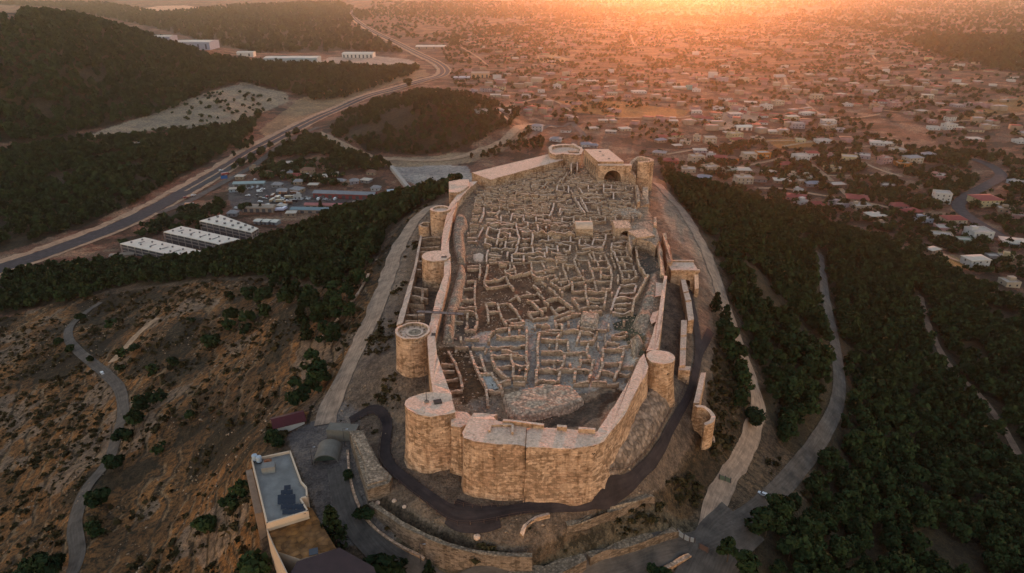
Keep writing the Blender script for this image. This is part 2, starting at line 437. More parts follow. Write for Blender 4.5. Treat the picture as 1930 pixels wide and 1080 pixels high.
# ------------------------------------------------------------------ terrain: heights known at many places, joined by a smooth surface
CTRL = [
    # around the castle foot
    (990, 942, -10.6), (1120, 912, -6.4), (1150, 897, -6.0), (1090, 924, -7.8), (870, 932, -11), (930, 940, -10.8), (1060, 932, -9.3), (1195, 800, -5), (1180, 840, -6), (1235, 830, -9), (795, 893, -11.3), (755, 870, -12), (750, 705, -7.4), (735, 640, -8), (750, 560, -8),
    (790, 470, -7), (800, 400, -6), (840, 372, -6), (900, 345, -5), (1000, 300, -4), (1100, 292, -5), (1215, 345, -4), (1235, 400, -4), (1262, 470, -5),
    (1275, 540, -6), (1270, 620, -7), (1255, 755, -7.4), (1215, 830, -7.8), (1160, 890, -6.8),
    # under the bailey (hidden by its own floor)
    (1000, 780, -8), (1000, 640, -8), (1000, 520, -7), (1050, 420, -7), (1080, 340, -6), (900, 450, -7), (900, 560, -8), (1180, 480, -6), (1180, 600, -7), (880, 660, -8), (950, 380, -6),
    # walkway ring and the terraces below it
    (735, 800, -14), (725, 860, -14), (780, 920, -12.6), (880, 970, -11.6), (1000, 962, -11.2), (1065, 950, -10.6), (1130, 937, -9.6), (1210, 890, -10.6), (1262, 810, -11.2), (1305, 730, -12), (1318, 660, -11), (1300, 560, -9),
    (800, 975, -13.8), (900, 1010, -14), (1000, 1025, -14.5), (1100, 965, -14), (1180, 940, -14.0), (1110, 1002, -16.0), (1180, 978, -16.6), (1230, 952, -16.2), (700, 935, -14.5), (1240, 900, -15.5), (1290, 850, -17),
    (760, 1040, -20), (700, 1000, -18.5), (850, 1075, -21.5), (1000, 1090, -22.5), (1100, 1080, -23), (1250, 1045, -25), (1180, 1020, -21), (1150, 985, -17.5), (1280, 985, -24),
    (900, 1130, -23), (600, 1130, -23), (1200, 1140, -26), (1040, 1062, -20),
    # parking and entrance building
    (600, 830, -17), (640, 800, -16), (620, 900, -17), (640, 960, -17.5), (690, 1040, -19), (560, 800, -18.5), (640, 730, -14.5), (660, 670, -13.5), (540, 790, -20), (590, 980, -18.5), (560, 1040, -20), (600, 1090, -22),
    (480, 870, -23), (490, 960, -21.5), (500, 1030, -22), (470, 1080, -25), (440, 1130, -32),
    # left (west) slope
    (700, 560, -12), (725, 500, -11), (765, 430, -9), (805, 392, -8), (650, 600, -16), (620, 640, -19), (590, 700, -22), (560, 760, -23), (560, 620, -27), (500, 600, -35), (520, 700, -30), (450, 650, -43), (430, 760, -39),
    (450, 850, -31), (400, 880, -38), (400, 960, -36), (400, 1060, -35), (300, 850, -48), (300, 960, -45), (300, 1060, -43), (250, 800, -54), (330, 700, -53), (300, 600, -62), (230, 640, -68), (200, 720, -66), (130, 630, -77), (170, 590, -80), (220, 760, -61), (220, 850, -57), (160, 900, -57),
    (140, 980, -54), (150, 1080, -50), (60, 1000, -62), (60, 850, -72), (0, 900, -74), (0, 1080, -62), (50, 720, -80), (0, 640, -88), (0, 760, -83), (-200, 800, -92), (-250, 1000, -88), (-200, 600, -94), (250, 545, -72), (100, 570, -86), (0, 560, -93),
    (400, 520, -60), (500, 500, -50), (600, 520, -31), (600, 440, -40), (690, 440, -24), (700, 400, -25), (480, 470, -64), (380, 490, -75), (250, 510, -83), (100, 530, -91), (760, 400, -15), (640, 405, -42), (800, 372, -12),
    # right (east) slope
    (1290, 400, -9), (1330, 470, -11), (1345, 520, -13), (1372, 590, -17), (1400, 670, -23), (1428, 760, -28), (1405, 850, -28), (1350, 930, -25), (1325, 985, -25.5), (1290, 920, -21), (1330, 800, -17), (1345, 700, -15), (1345, 640, -13),
    (1340, 1030, -26), (1440, 960, -30), (1510, 885, -39), (1560, 800, -46), (1582, 710, -51), (1572, 620, -56), (1550, 550, -59), (1545, 490, -61), (1450, 600, -32), (1480, 700, -37), (1480, 820, -36), (1420, 500, -27), (1370, 440, -20), (1480, 450, -45),
    (1260, 345, -12), (1330, 360, -22), (1400, 385, -36), (1500, 410, -52), (1600, 450, -66), (1700, 495, -78), (1800, 540, -86), (1900, 580, -90), (1650, 560, -70), (1700, 650, -72), (1660, 760, -60), (1700, 900, -62), (1600, 950, -48), (1560, 1050, -42), (1450, 1060, -31), (1700, 1060, -55),
    (1850, 700, -82), (1850, 850, -77), (1900, 1000, -72), (2100, 700, -90), (2150, 900, -88), (2100, 1080, -80), (1800, 1080, -63),
    # valley floor west: highway, halls, lots
    (0, 500, -93), (150, 455, -93), (330, 460, -91), (270, 400, -92), (400, 335, -92), (430, 430, -90), (470, 370, -90), (560, 365, -90), (660, 360, -90), (560, 320, -89), (640, 395, -90), (520, 262, -91), (640, 205, -90), (740, 168, -88), (820, 140, -88),
    (790, 335, -86), (740, 300, -86), (860, 300, -85), (680, 300, -86), (900, 290, -84), (0, 420, -93), (-200, 480, -95), (150, 330, -92), (0, 300, -90), (300, 300, -91), (250, 260, -89), (420, 250, -88),
    # mound behind the castle
    (800, 195, -50), (740, 205, -58), (870, 205, -54), (700, 235, -70), (800, 240, -68), (900, 240, -68), (950, 225, -68), (800, 280, -84), (640, 240, -84), (985, 215, -80), (620, 225, -88), (840, 178, -70), (990, 240, -80), (700, 180, -86),
    # cemetery hillside and the wooded hill
    (300, 215, -84), (400, 200, -78), (460, 165, -72), (530, 180, -82), (500, 205, -86), (560, 130, -70), (650, 130, -78), (740, 125, -85), (550, 110, -72),
    (110, 30, 24), (30, 50, 22), (-150, 60, 16), (180, 42, 12), (250, 62, -16), (330, 85, -40), (420, 108, -58), (480, 120, -66), (110, 120, -22), (0, 130, -20), (250, 130, -46), (110, 190, -60), (0, 210, -64), (250, 190, -72), (400, 150, -66), (-200, 200, -60), (0, 255, -84), (150, 240, -82),
    # town plain and beyond
    (1300, 300, -92), (1450, 320, -93), (1600, 380, -94), (1750, 440, -95), (1900, 500, -96), (1850, 380, -95), (1930, 330, -95), (1600, 300, -92), (1400, 240, -88), (1250, 250, -86), (1100, 240, -84), (1000, 245, -84), (1130, 195, -82), (1250, 195, -85), (1040, 200, -83),
    (1100, 150, -82), (1300, 150, -84), (1500, 180, -88), (1700, 200, -90), (1900, 220, -90), (1900, 130, -80), (1930, 80, -64), (1830, 80, -74), (1700, 110, -86), (1500, 100, -86), (1300, 80, -86), (1000, 100, -86), (900, 130, -86), (700, 60, -88), (500, 60, -90), (360, 85, -88), (640, 105, -88),
    (300, 20, -90), (600, 15, -90), (900, 30, -90), (1200, 30, -90), (1500, 30, -90), (1800, 30, -82), (0, 12, -88), (2100, 150, -85), (2100, 350, -95), (2100, 50, -70), (-100, 12, -88), (2000, 12, -84),
]
cp = []
for (px, py, z) in CTRL:
    x, y = at(px, py, z)
    cp.append((x, y, z))
for a in np.linspace(-1.2, 1.2, 9):                        # far plain, past what the picture reaches
    for Y in (7000, 12000):
        cp.append((a * (Y * 0.8 + 60), Y, -90.0))
# ground that falls away behind the ridges the camera looks over
for (x, y, z) in [(-150, 470, -84), (-110, 450, -78), (-60, 470, -80), (0, 480, -78), (60, 500, -80), (-200, 460, -88), (-30, 430, -45), (40, 440, -50), (110, 470, -60), (160, 500, -82), (220, 510, -90),
                  (290, 490, -92), (-120, 520, -90), (0, 560, -86), (100, 580, -90), (-10, 400, -22), (60, 410, -22), (0, 60, -34), (-60, 60, -40), (60, 60, -42), (-110, 70, -56), (120, 60, -60)]:
    cp.append((x, y, z))
cp = np.array(cp)


def warp(x, y):
    return x / (y * 0.8 + 60.0), np.log(y + 60.0)


ca, cb = warp(cp[:, 0], cp[:, 1])
C2 = 0.03 ** 2
K = np.sqrt((ca[:, None] - ca[None]) ** 2 + (cb[:, None] - cb[None]) ** 2 + C2)
n_ = len(cp)
A_ = np.zeros((n_ + 3, n_ + 3)); A_[:n_, :n_] = K + np.eye(n_) * -2e-3
A_[:n_, n_] = 1; A_[:n_, n_ + 1] = ca; A_[:n_, n_ + 2] = cb; A_[n_:, :n_] = A_[:n_, n_:].T
W_ = np.linalg.solve(A_, np.r_[cp[:, 2], 0, 0, 0])

NR, NC = 1000, 900
YS = 58.0 * (12500.0 / 58.0) ** (np.arange(NR) / (NR - 1.0))
US = np.linspace(-1.25, 1.25, NC)
GX = US[None, :] * (YS[:, None] * 0.8 + 60.0)
GY = np.repeat(YS[:, None], NC, 1)
ga, gb = warp(GX, GY)
# the smooth surface is evaluated on a coarse lattice of the same fan and interpolated
sr, sc_ = np.linspace(0, NR - 1, 250), np.linspace(0, NC - 1, 226)
la = np.interp(sc_, np.arange(NC), US)
lb = np.log(58.0 * (12500.0 / 58.0) ** (sr / (NR - 1.0)) + 60.0)
LZ = np.zeros((250, 226))
for i in range(250):
    d = np.sqrt((la[:, None] - ca[None]) ** 2 + (lb[i] - cb[None]) ** 2 + C2)
    LZ[i] = d @ W_[:n_] + W_[n_] + W_[n_ + 1] * la + W_[n_ + 2] * lb[i]
tmp = np.stack([np.interp(np.arange(NC), sc_, LZ[i]) for i in range(250)])
HZ = np.stack([np.interp(np.arange(NR), sr, tmp[:, j]) for j in range(NC)], 1)


def H(x, y):
    x = np.asarray(x, float); y = np.asarray(y, float)
    r = np.clip(np.log(np.maximum(y, 58.1) / 58.0) / math.log(12500.0 / 58.0) * (NR - 1), 0, NR - 1.001)
    c = np.clip((x / (np.maximum(y, 58.1) * 0.8 + 60.0) + 1.25) / 2.5 * (NC - 1), 0, NC - 1.001)
    i = r.astype(int); j = c.astype(int); fr = r - i; fc = c - j
    return (HZ[i, j] * (1 - fc) + HZ[i, j + 1] * fc) * (1 - fr) + (HZ[i + 1, j] * (1 - fc) + HZ[i + 1, j + 1] * fc) * fr


_T = 80.0 * (11000.0 / 80.0) ** (np.arange(4000) / 3999.0)


def gnd(px, py):
    """first ground point met when looking along (px, py)"""
    d = ray(px, py)
    x = d[0] * _T; y = d[1] * _T; z = CH + d[2] * _T
    below = np.nonzero(z < H(x, y))[0]
    i = max(1, below[0]) if len(below) else len(_T) - 1
    t0, t1 = _T[i - 1], _T[i]
    for _ in range(14):
        t = 0.5 * (t0 + t1)
        if CH + d[2] * t < H(d[0] * t, d[1] * t): t1 = t
        else: t0 = t
    return np.array([d[0] * t1, d[1] * t1, CH + d[2] * t1])


def gpoly(pts): return [tuple(gnd(*p)[:2]) for p in pts]


# rolling relief on top of the broad shape
relief = (fbm(GX / 55, GY / 55, 3, 4) - 0.5) * 7.0 + (fbm(GX / 11, GY / 11, 9, 3) - 0.5) * 2.0
edge = np.clip((np.hypot((GX - 5) / 62.0, (GY - 235) / 165.0) - 1.0) * 2.2, 0.0, 1.0)      # calmer close to the castle
flat_v = np.clip((HZ + 88) / 14.0, 0.18, 1.0)
HZ_base = HZ.copy()
HZ = HZ + relief * edge * flat_v * np.clip(1.6 - GY / 4000, 0.3, 1) + (fbm(GX / 4, GY / 4, 21, 3) - 0.5) * 0.9

# ------------------------------------------------------------------ roads, tracks and paths (picture points dropped onto the land)
ROADS = {
    'highway': dict(px=[(-120, 545), (0, 507), (130, 462), (270, 404), (400, 333), (520, 263), (640, 205), (740, 169), (800, 152), (832, 143), (838, 132), (822, 118), (790, 103), (745, 80), (700, 58), (668, 36), (662, 24), (680, 15), (715, 8), (760, 2)], w=17, m='asphalt', kind_label='structure'),
    'highway_slip': dict(px=[(300, 402), (360, 378), (420, 345), (480, 312), (540, 268), (600, 240)], w=8, m='asphalt_old'),
    'west_road': dict(px=[(100, 1140), (145, 1060), (142, 990), (160, 930), (195, 880), (215, 840), (232, 780), (226, 735), (205, 708), (175, 685), (148, 665), (130, 640), (135, 615), (165, 588), (190, 570)], w=4.4, m='asphalt_old'),
    'east_road': dict(px=[(1545, 478), (1550, 530), (1560, 590), (1573, 650), (1582, 710), (1578, 760), (1562, 800), (1530, 855), (1480, 910), (1430, 955), (1380, 990)], w=5.0, m='asphalt_old'),
    'lower_road': dict(px=[(640, 880), (650, 930), (672, 985), (715, 1038), (770, 1078), (860, 1120), (1000, 1128), (1100, 1092), (1200, 1060), (1280, 1036), (1340, 1015), (1400, 985)], w=6.0, m='asphalt_old'),
    'exit_road': dict(px=[(1310, 1130), (1335, 1070), (1360, 1020), (1400, 980)], w=12.0, m='asphalt_old'),
    'gravel_track': dict(px=[(815, 388), (780, 420), (757, 455), (742, 490), (728, 530), (712, 570), (690, 620), (668, 665), (645, 715), (625, 760), (612, 800)], w=6.6, m='gravel'),
    'east_track': dict(px=[(1238, 345), (1262, 372), (1290, 405), (1318, 450), (1340, 500), (1358, 550), (1376, 600), (1396, 655), (1415, 705), (1428, 760), (1418, 815), (1395, 865), (1365, 912), (1345, 960), (1335, 1000)], w=5.0, m='gravel'),
    'bank_track': dict(px=[(210, 680), (235, 652), (262, 625), (298, 597)], w=4.5, m='dirt'),
    'slope_track': dict(px=[(1735, 560), (1750, 620), (1790, 690), (1840, 740), (1885, 800), (1930, 880)], w=3.4, m='dirt_dark'),
    'mound_track': dict(px=[(600, 250), (640, 270), (700, 295), (770, 303), (850, 300), (900, 285), (950, 265), (985, 240), (1010, 236), (1050, 240)], w=9.0, m='dirt'),
    'valley_road': dict(px=[(1000, 262), (1012, 250), (1035, 237), (1060, 240), (1075, 232), (1100, 231)], w=6.0, m='asphalt_old'),
    'town_road': dict(px=[(1960, 470), (1900, 452), (1850, 425), (1815, 402), (1806, 388), (1820, 372), (1855, 352), (1885, 335), (1880, 322), (1860, 310), (1830, 300)], w=11.0, m='asphalt'),
    'village_road': dict(px=[(1090, 300), (1082, 275), (1100, 258), (1085, 240), (1080, 232)], w=7, m='asphalt_old'),
}
TRACKS = [  # pale dirt tracks across the town plain
    [(1255, 292), (1300, 284), (1345, 278), (1392, 268), (1405, 270)], [(1362, 320), (1400, 314), (1450, 304), (1480, 295)], [(1430, 355), (1480, 356), (1530, 366), (1600, 376), (1680, 393), (1780, 410)],
    [(1530, 310), (1555, 330), (1580, 352), (1600, 372)], [(1620, 304), (1660, 322), (1700, 334)], [(1550, 331), (1600, 331), (1690, 331)], [(1590, 280), (1640, 276), (1700, 279), (1690, 265), (1650, 258)],
    [(1340, 243), (1362, 232), (1378, 208), (1370, 198)], [(1476, 140), (1485, 165), (1505, 185), (1530, 205), (1545, 215)], [(1780, 232), (1840, 226), (1930, 215)], [(1475, 277), (1530, 268)], [(1430, 268), (1470, 266), (1535, 267)],
    [(1035, 188), (1055, 195), (1075, 210)], [(1188, 66), (1192, 78), (1196, 86)], [(1640, 95), (1648, 110), (1658, 118)], [(1310, 205), (1308, 215), (1280, 222), (1150, 222)], [(870, 90), (900, 108), (920, 125)],
    [(1545, 225), (1580, 222), (1620, 222), (1660, 215)], [(1750, 215), (1700, 212), (1660, 208)], [(1600, 440), (1650, 455), (1720, 500)], [(1745, 465), (1800, 490), (1840, 500)], [(960, 230), (940, 205), (1000, 190), (1035, 187)],
]
for i, tr in enumerate(TRACKS): ROADS['dirt_track_%d' % i] = dict(px=tr, w=4.5, m='dirt', name='dirt_track')
WALK = [(660, 794), (680, 783), (698, 774), (712, 775), (724, 786), (730, 805), (727, 835), (727, 862), (742, 886), (780, 918), (825, 951), (870, 972), (905, 973), (950, 966), (1010, 957), (1065, 949), (1130, 937), (1165, 922), (1197, 903), (1220, 880), (1235, 862), (1250, 838), (1262, 812), (1277, 785), (1294, 755), (1305, 726), (1313, 695), (1318, 668), (1330, 645), (1339, 625)]
WALK2 = [(1317, 668), (1316, 645), (1312, 618), (1306, 585), (1301, 560), (1297, 545)]
ROADS['walk'] = dict(px=WALK, w=3.0, m='walkway', nostrip=True)
ROADS['walk_b'] = dict(px=WALK2, w=2.4, m='walkway', nostrip=True)
for k, r in ROADS.items():
    P = np.array([gnd(px, py) if py > 0 else gnd(px, py) for px, py in r['px']])
    far = max(1.5, np.median(P[:, 1]) / 250)
    r['line'] = smooth_line(P[:, :2], far)

road_near = np.full(GX.shape, 1e9)
for k, r in ROADS.items():
    L = r['line'][::3]
    x0, x1 = L[:, 0].min() - 40, L[:, 0].max() + 40; y0, y1 = L[:, 1].min() - 40, L[:, 1].max() + 40
    msk = (GX > x0) & (GX < x1) & (GY > y0) & (GY < y1)
    if msk.any(): road_near[msk] = np.minimum(road_near[msk], seg_dist(GX[msk], GY[msk], L) - r['w'] / 2)
k_ = np.clip(road_near / 8.0, 0, 1)
HZ = HZ * k_ + (HZ_base + (HZ - HZ_base) * 0.25) * (1 - k_)


def strip(name, line, w, mat, lift=0.12, n=5, wob=0.25, label=None):
    P = np.array(line); T = np.gradient(P, axis=0); T /= np.linalg.norm(T, axis=1)[:, None] + 1e-9
    Nn = np.stack([-T[:, 1], T[:, 0]], 1)
    s = np.r_[0, np.cumsum(np.hypot(*np.diff(P, axis=0).T))]
    V = []; U = []
    W_arr = np.interp(s / s[-1], np.linspace(0, 1, len(w)), w) if isinstance(w, (list, tuple)) else np.full(len(s), float(w))
    w = float(np.mean(W_arr))
    for j in range(n):
        f = j / (n - 1) - 0.5
        wv = W_arr * (1 + wob * (fbm(s / 6, s * 0 + j // 3 * 5.0, 31) - 0.5) * 2 * (abs(f) > 0.4))
        q = P + Nn * (f * wv)[:, None]
        z = H(q[:, 0], q[:, 1]) + lift + q[:, 1] * 0.0006
        V.append(np.c_[q, z]); U.append(np.c_[np.full(len(s), f * w), s])
    V = np.stack(V, 1); U = np.stack(U, 1)                      # (m, n, 3)
    m = len(P); idx = np.arange(m * n).reshape(m, n)
    fq = np.stack([idx[:-1, :-1], idx[:-1, 1:], idx[1:, 1:], idx[1:, :-1]], -1)[..., ::-1].reshape(-1)
    me = np_mesh(name, V.reshape(-1, 3), fq, 4, [mat], smooth=True)
    ul = me.uv_layers.new(name='UVMap'); ul.data.foreach_set('uv', U.reshape(-1, 2)[fq].astype(np.float32).ravel())
    return tag(link(name, me), label, kind='structure')


NAMES = {'highway': 'highway', 'highway_slip': 'slip_road', 'west_road': 'asphalt_road', 'east_road': 'asphalt_road', 'lower_road': 'asphalt_road', 'exit_road': 'asphalt_road', 'gravel_track': 'gravel_path', 'east_track': 'gravel_path', 'bank_track': 'dirt_track', 'slope_track': 'dirt_track', 'mound_track': 'dirt_track', 'valley_road': 'asphalt_road', 'town_road': 'asphalt_road', 'village_road': 'asphalt_road'}
for k, r in ROADS.items():
    if r.get('nostrip'): continue
    strip(NAMES.get(k, 'dirt_track'), r['line'], r['w'], M[r['m']], wob=0.06 if r['m'].startswith('asphalt') else 0.3, lift={'asphalt': 0.16, 'asphalt_old': 0.12}.get(r['m'], 0.08))
# dusty shoulder and median along the highway
hl = ROADS['highway']['line']
strip('median_strip', hl[40:-1] if len(hl) > 200 else hl, 2.4, M['dirt'], lift=0.30, n=3, wob=0.5)
tt = np.gradient(hl, axis=0); tt /= np.linalg.norm(tt, axis=1)[:, None]; nn = np.stack([-tt[:, 1], tt[:, 0]], 1)
q_ = int(len(hl) * 0.62)
strip('road_shoulder', (hl + nn * 13)[:q_], 8, M['dirt'], lift=0.06, wob=0.9)
strip('road_shoulder', (hl - nn * 11)[:q_], 4, M['dirt'], lift=0.06, wob=0.9)


# ------------------------------------------------------------------ ground colour by zone
def zone(base, poly, colr, scrub=None, soft=0.0):
    P = gpoly(poly)
    xs = [p[0] for p in P]; ys = [p[1] for p in P]
    wob = 1.0
    jx = GX + (fbm(GX / 14, GY / 14, 41) - 0.5) * 16 * soft; jy = GY + (fbm(GX / 14, GY / 14, 43) - 0.5) * 16 * soft
    m = in_poly(jx, jy, P)
    base[m, :3] = colr
    if scrub is not None: base[m, 3] = scrub


Z = np.zeros(GX.shape + (4,), np.float32)
town = fbm(GX / 120, GY / 120, 51, 4)[..., None]; t2 = fbm(GX / 26, GY / 15, 57, 4)[..., None]
Z[..., :3] = np.array((0.125, 0.060, 0.040)) * (1 - town) + np.array((0.22, 0.108, 0.066)) * town
Z[..., :3] = np.where(t2 > 0.63, np.array((0.25, 0.155, 0.10)), Z[..., :3])
Z[..., :3] = np.where(t2 < 0.42, np.array((0.062, 0.038, 0.024)), Z[..., :3])
Z[..., 3] = 0.6
near_ = (GY < 430) & (HZ > -86)
Z[near_] = (0.115, 0.080, 0.052, 0.7)
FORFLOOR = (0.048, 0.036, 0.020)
WOODS = {
    'east': [(1250, 330), (1330, 352), (1420, 378), (1510, 400), (1600, 440), (1700, 480), (1800, 520), (1930, 575), (2150, 680), (2200, 1080), (1900, 1140), (1560, 1140), (1420, 1090), (1440, 1010), (1480, 960), (1560, 905), (1470, 840), (1440, 760), (1420, 680), (1395, 600), (1372, 530), (1345, 470), (1300, 400), (1262, 360)],
    'west': [(-200, 600), (0, 590), (120, 570), (250, 535), (380, 525), (470, 520), (560, 530), (640, 540), (700, 490), (740, 430), (790, 388), (760, 372), (690, 385), (600, 425), (480, 462), (380, 490), (230, 495), (100, 505), (0, 525), (-200, 575)],
    'valley': [(-150, 480), (0, 478), (120, 440), (250, 385), (350, 330), (420, 290), (470, 255), (500, 205), (450, 235), (330, 255), (200, 262), (60, 268), (0, 280), (-150, 300)],
    'hill': [(-250, 60), (30, 45), (110, 24), (170, 36), (250, 60), (330, 84), (400, 108), (480, 118), (560, 122), (700, 128), (795, 128), (770, 145), (650, 185), (590, 190), (550, 175), (450, 155), (330, 205), (250, 225), (100, 262), (0, 270), (-200, 290)],
    'mound': [(620, 245), (650, 215), (720, 185), (790, 172), (860, 178), (930, 195), (985, 212), (960, 240), (900, 268), (840, 288), (760, 292), (690, 285)],
    'backwest': [(-150, 2), (200, 6), (300, 25), (450, 10), (640, 4), (700, 30), (650, 45), (720, 80), (760, 100), (640, 95), (480, 100), (350, 68), (230, 40), (100, 14)],
    'backeast': [(1700, 75), (1800, 70), (1930, 70), (2050, 90), (2050, 150), (1930, 140), (1850, 125), (1750, 100)],
}
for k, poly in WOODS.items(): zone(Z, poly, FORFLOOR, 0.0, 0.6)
WEST = [(-300, 640), (0, 600), (150, 560), (300, 540), (480, 525), (620, 545), (700, 500), (780, 400), (815, 385), (760, 560), (740, 760), (700, 830), (640, 800), (560, 810), (480, 860), (500, 1140), (-300, 1140)]
zone(Z, WEST, (0.130, 0.068, 0.029), 0.9, 0.3)
gw = in_poly(GX, GY, gpoly(WEST))
or_ = fbm(GX / 22, GY / 22, 61, 4)
Z[gw & (or_ > 0.53)] = (0.215, 0.100, 0.036, 0.7)
Z[gw & (or_ > 0.63)] = (0.22, 0.148, 0.098, 0.5)
ter = (HZ / 2.4 + fbm(GX / 18, GY / 18, 63, 3) * 2.2) % 1.0
Z[gw & (ter < 0.13) & (or_ > 0.47)] = (0.21, 0.135, 0.075, 0.4)
Z[gw & (ter > 0.86) & (or_ > 0.36)] = (0.070, 0.045, 0.026, 0.9)
Z[gw & (or_ < 0.40)] = (0.052, 0.036, 0.020, 1.0)
zone(Z, [(815, 385), (770, 430), (740, 500), (715, 570), (660, 690), (600, 800), (560, 800), (590, 870), (640, 900), (700, 930), (800, 985), (900, 1015), (1000, 1035), (1100, 985), (1230, 935), (1290, 850), (1330, 760), (1350, 640), (1345, 520), (1300, 420), (1240, 345), (1200, 330), (900, 330)], (0.175, 0.125, 0.09), 0.35, 0.25)
zone(Z, [(1235, 350), (1275, 385), (1335, 465), (1368, 555), (1345, 560), (1310, 490), (1270, 445), (1248, 395)], (0.27, 0.20, 0.148), 0.1, 0.3)
zone(Z, [(790, 405), (815, 392), (785, 440), (760, 520), (735, 600), (690, 690), (650, 740), (690, 640), (730, 520), (755, 455)], (0.20, 0.145, 0.108), 0.2, 0.3)
zone(Z, [(1330, 780), (1345, 640), (1370, 600), (1410, 690), (1425, 760), (1395, 860), (1340, 930), (1290, 990), (1240, 930), (1300, 850)], (0.085, 0.055, 0.03), 0.8, 0.3)
zone(Z, [(660, 960), (760, 1000), (880, 1050), (1010, 1060), (1110, 1000), (1230, 945), (1330, 990), (1280, 1025), (1120, 1075), (950, 1090), (800, 1075), (700, 1020)], (0.105, 0.085, 0.058), 0.8, 0.3)
zone(Z, [(545, 815), (590, 795), (640, 755), (680, 775), (668, 860), (695, 950), (745, 1020), (640, 1040), (600, 1000), (585, 940), (572, 905), (552, 850)], (0.155, 0.130, 0.115), 0.0, 0.15)
PALE = (0.36, 0.27, 0.19)
zone(Z, [(245, 228), (330, 195), (400, 172), (460, 155), (540, 175), (545, 190), (470, 222), (430, 245), (330, 240), (215, 255), (130, 268)], (0.27, 0.215, 0.15), 0.3, 0.5)
zone(Z, [(255, 18), (300, 11), (350, 10), (380, 15), (445, 13), (440, 18), (360, 22), (290, 22)], (0.50, 0.33, 0.22), 0.0, 0.2)
zone(Z, [(420, 300), (470, 265), (510, 262), (450, 300), (400, 330)], (0.26, 0.15, 0.09), 0.1, 0.4)
zone(Z, [(560, 188), (700, 150), (800, 130), (810, 142), (740, 160), (640, 198), (540, 250), (500, 262), (490, 245)], (0.24, 0.16, 0.09), 0.2, 0.4)
zone(Z, [(620, 108), (700, 104), (770, 112), (790, 120), (700, 122), (600, 120)], (0.30, 0.25, 0.20), 0.0, 0.2)
zone(Z, [(730, 312), (880, 312), (895, 335), (860, 365), (800, 355), (760, 340)], (0.30, 0.27, 0.24), 0.0, 0.2)
zone(Z, [(680, 300), (740, 295), (900, 285), (960, 262), (1000, 240), (990, 262), (930, 296), (860, 310), (740, 315)], (0.26, 0.19, 0.12), 0.1, 0.4)
zone(Z, [(1050, 190), (1120, 187), (1220, 198), (1300, 208), (1290, 220), (1180, 222), (1090, 212)], (0.34, 0.15, 0.05), 0.2, 0.3)
zone(Z, [(1345, 245), (1360, 210), (1400, 206), (1440, 214), (1420, 232), (1380, 245)], PALE, 0.1, 0.3)
zone(Z, [(1440, 262), (1540, 262), (1535, 278), (1470, 280)], (0.28, 0.13, 0.035), 0.1, 0.2)
zone(Z, [(1795, 375), (1815, 365), (1850, 362), (1820, 380), (1803, 400), (1790, 395)], (0.33, 0.17, 0.08), 0.1, 0.2)
zone(Z, [(1800, 228), (1930, 210), (1930, 180), (1860, 190)], (0.26, 0.14, 0.055), 0.3, 0.4)
zone(Z, [(430, 345), (540, 340), (620, 372), (700, 372), (700, 385), (560, 395), (500, 400), (440, 400), (430, 375)], (0.10, 0.09, 0.085), 0.0, 0.2)
zone(Z, [(1010, 105), (1040, 100), (1075, 112), (1060, 122), (1020, 120)], (0.38, 0.24, 0.12), 0.0, 0.2)
zone(Z, [(1750, 470), (1830, 495), (1850, 510), (1790, 500)], (0.26, 0.17, 0.06), 0.1, 0.2)

idx = np.arange(NR * NC).reshape(NR, NC)
fq = np.stack([idx[:-1, :-1], idx[:-1, 1:], idx[1:, 1:], idx[1:, :-1]], -1).reshape(-1)
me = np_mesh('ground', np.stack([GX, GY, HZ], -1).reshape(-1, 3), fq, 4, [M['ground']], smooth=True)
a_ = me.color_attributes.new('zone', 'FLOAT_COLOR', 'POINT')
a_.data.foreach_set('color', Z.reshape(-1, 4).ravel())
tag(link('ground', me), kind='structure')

# ------------------------------------------------------------------ the castle: curtain wall, towers, halls
def wpts(pts, z): return [at(px, py, z) for px, py in pts]


def area2(P): return sum(P[i][0] * P[(i + 1) % len(P)][1] - P[(i + 1) % len(P)][0] * P[i][1] for i in range(len(P)))


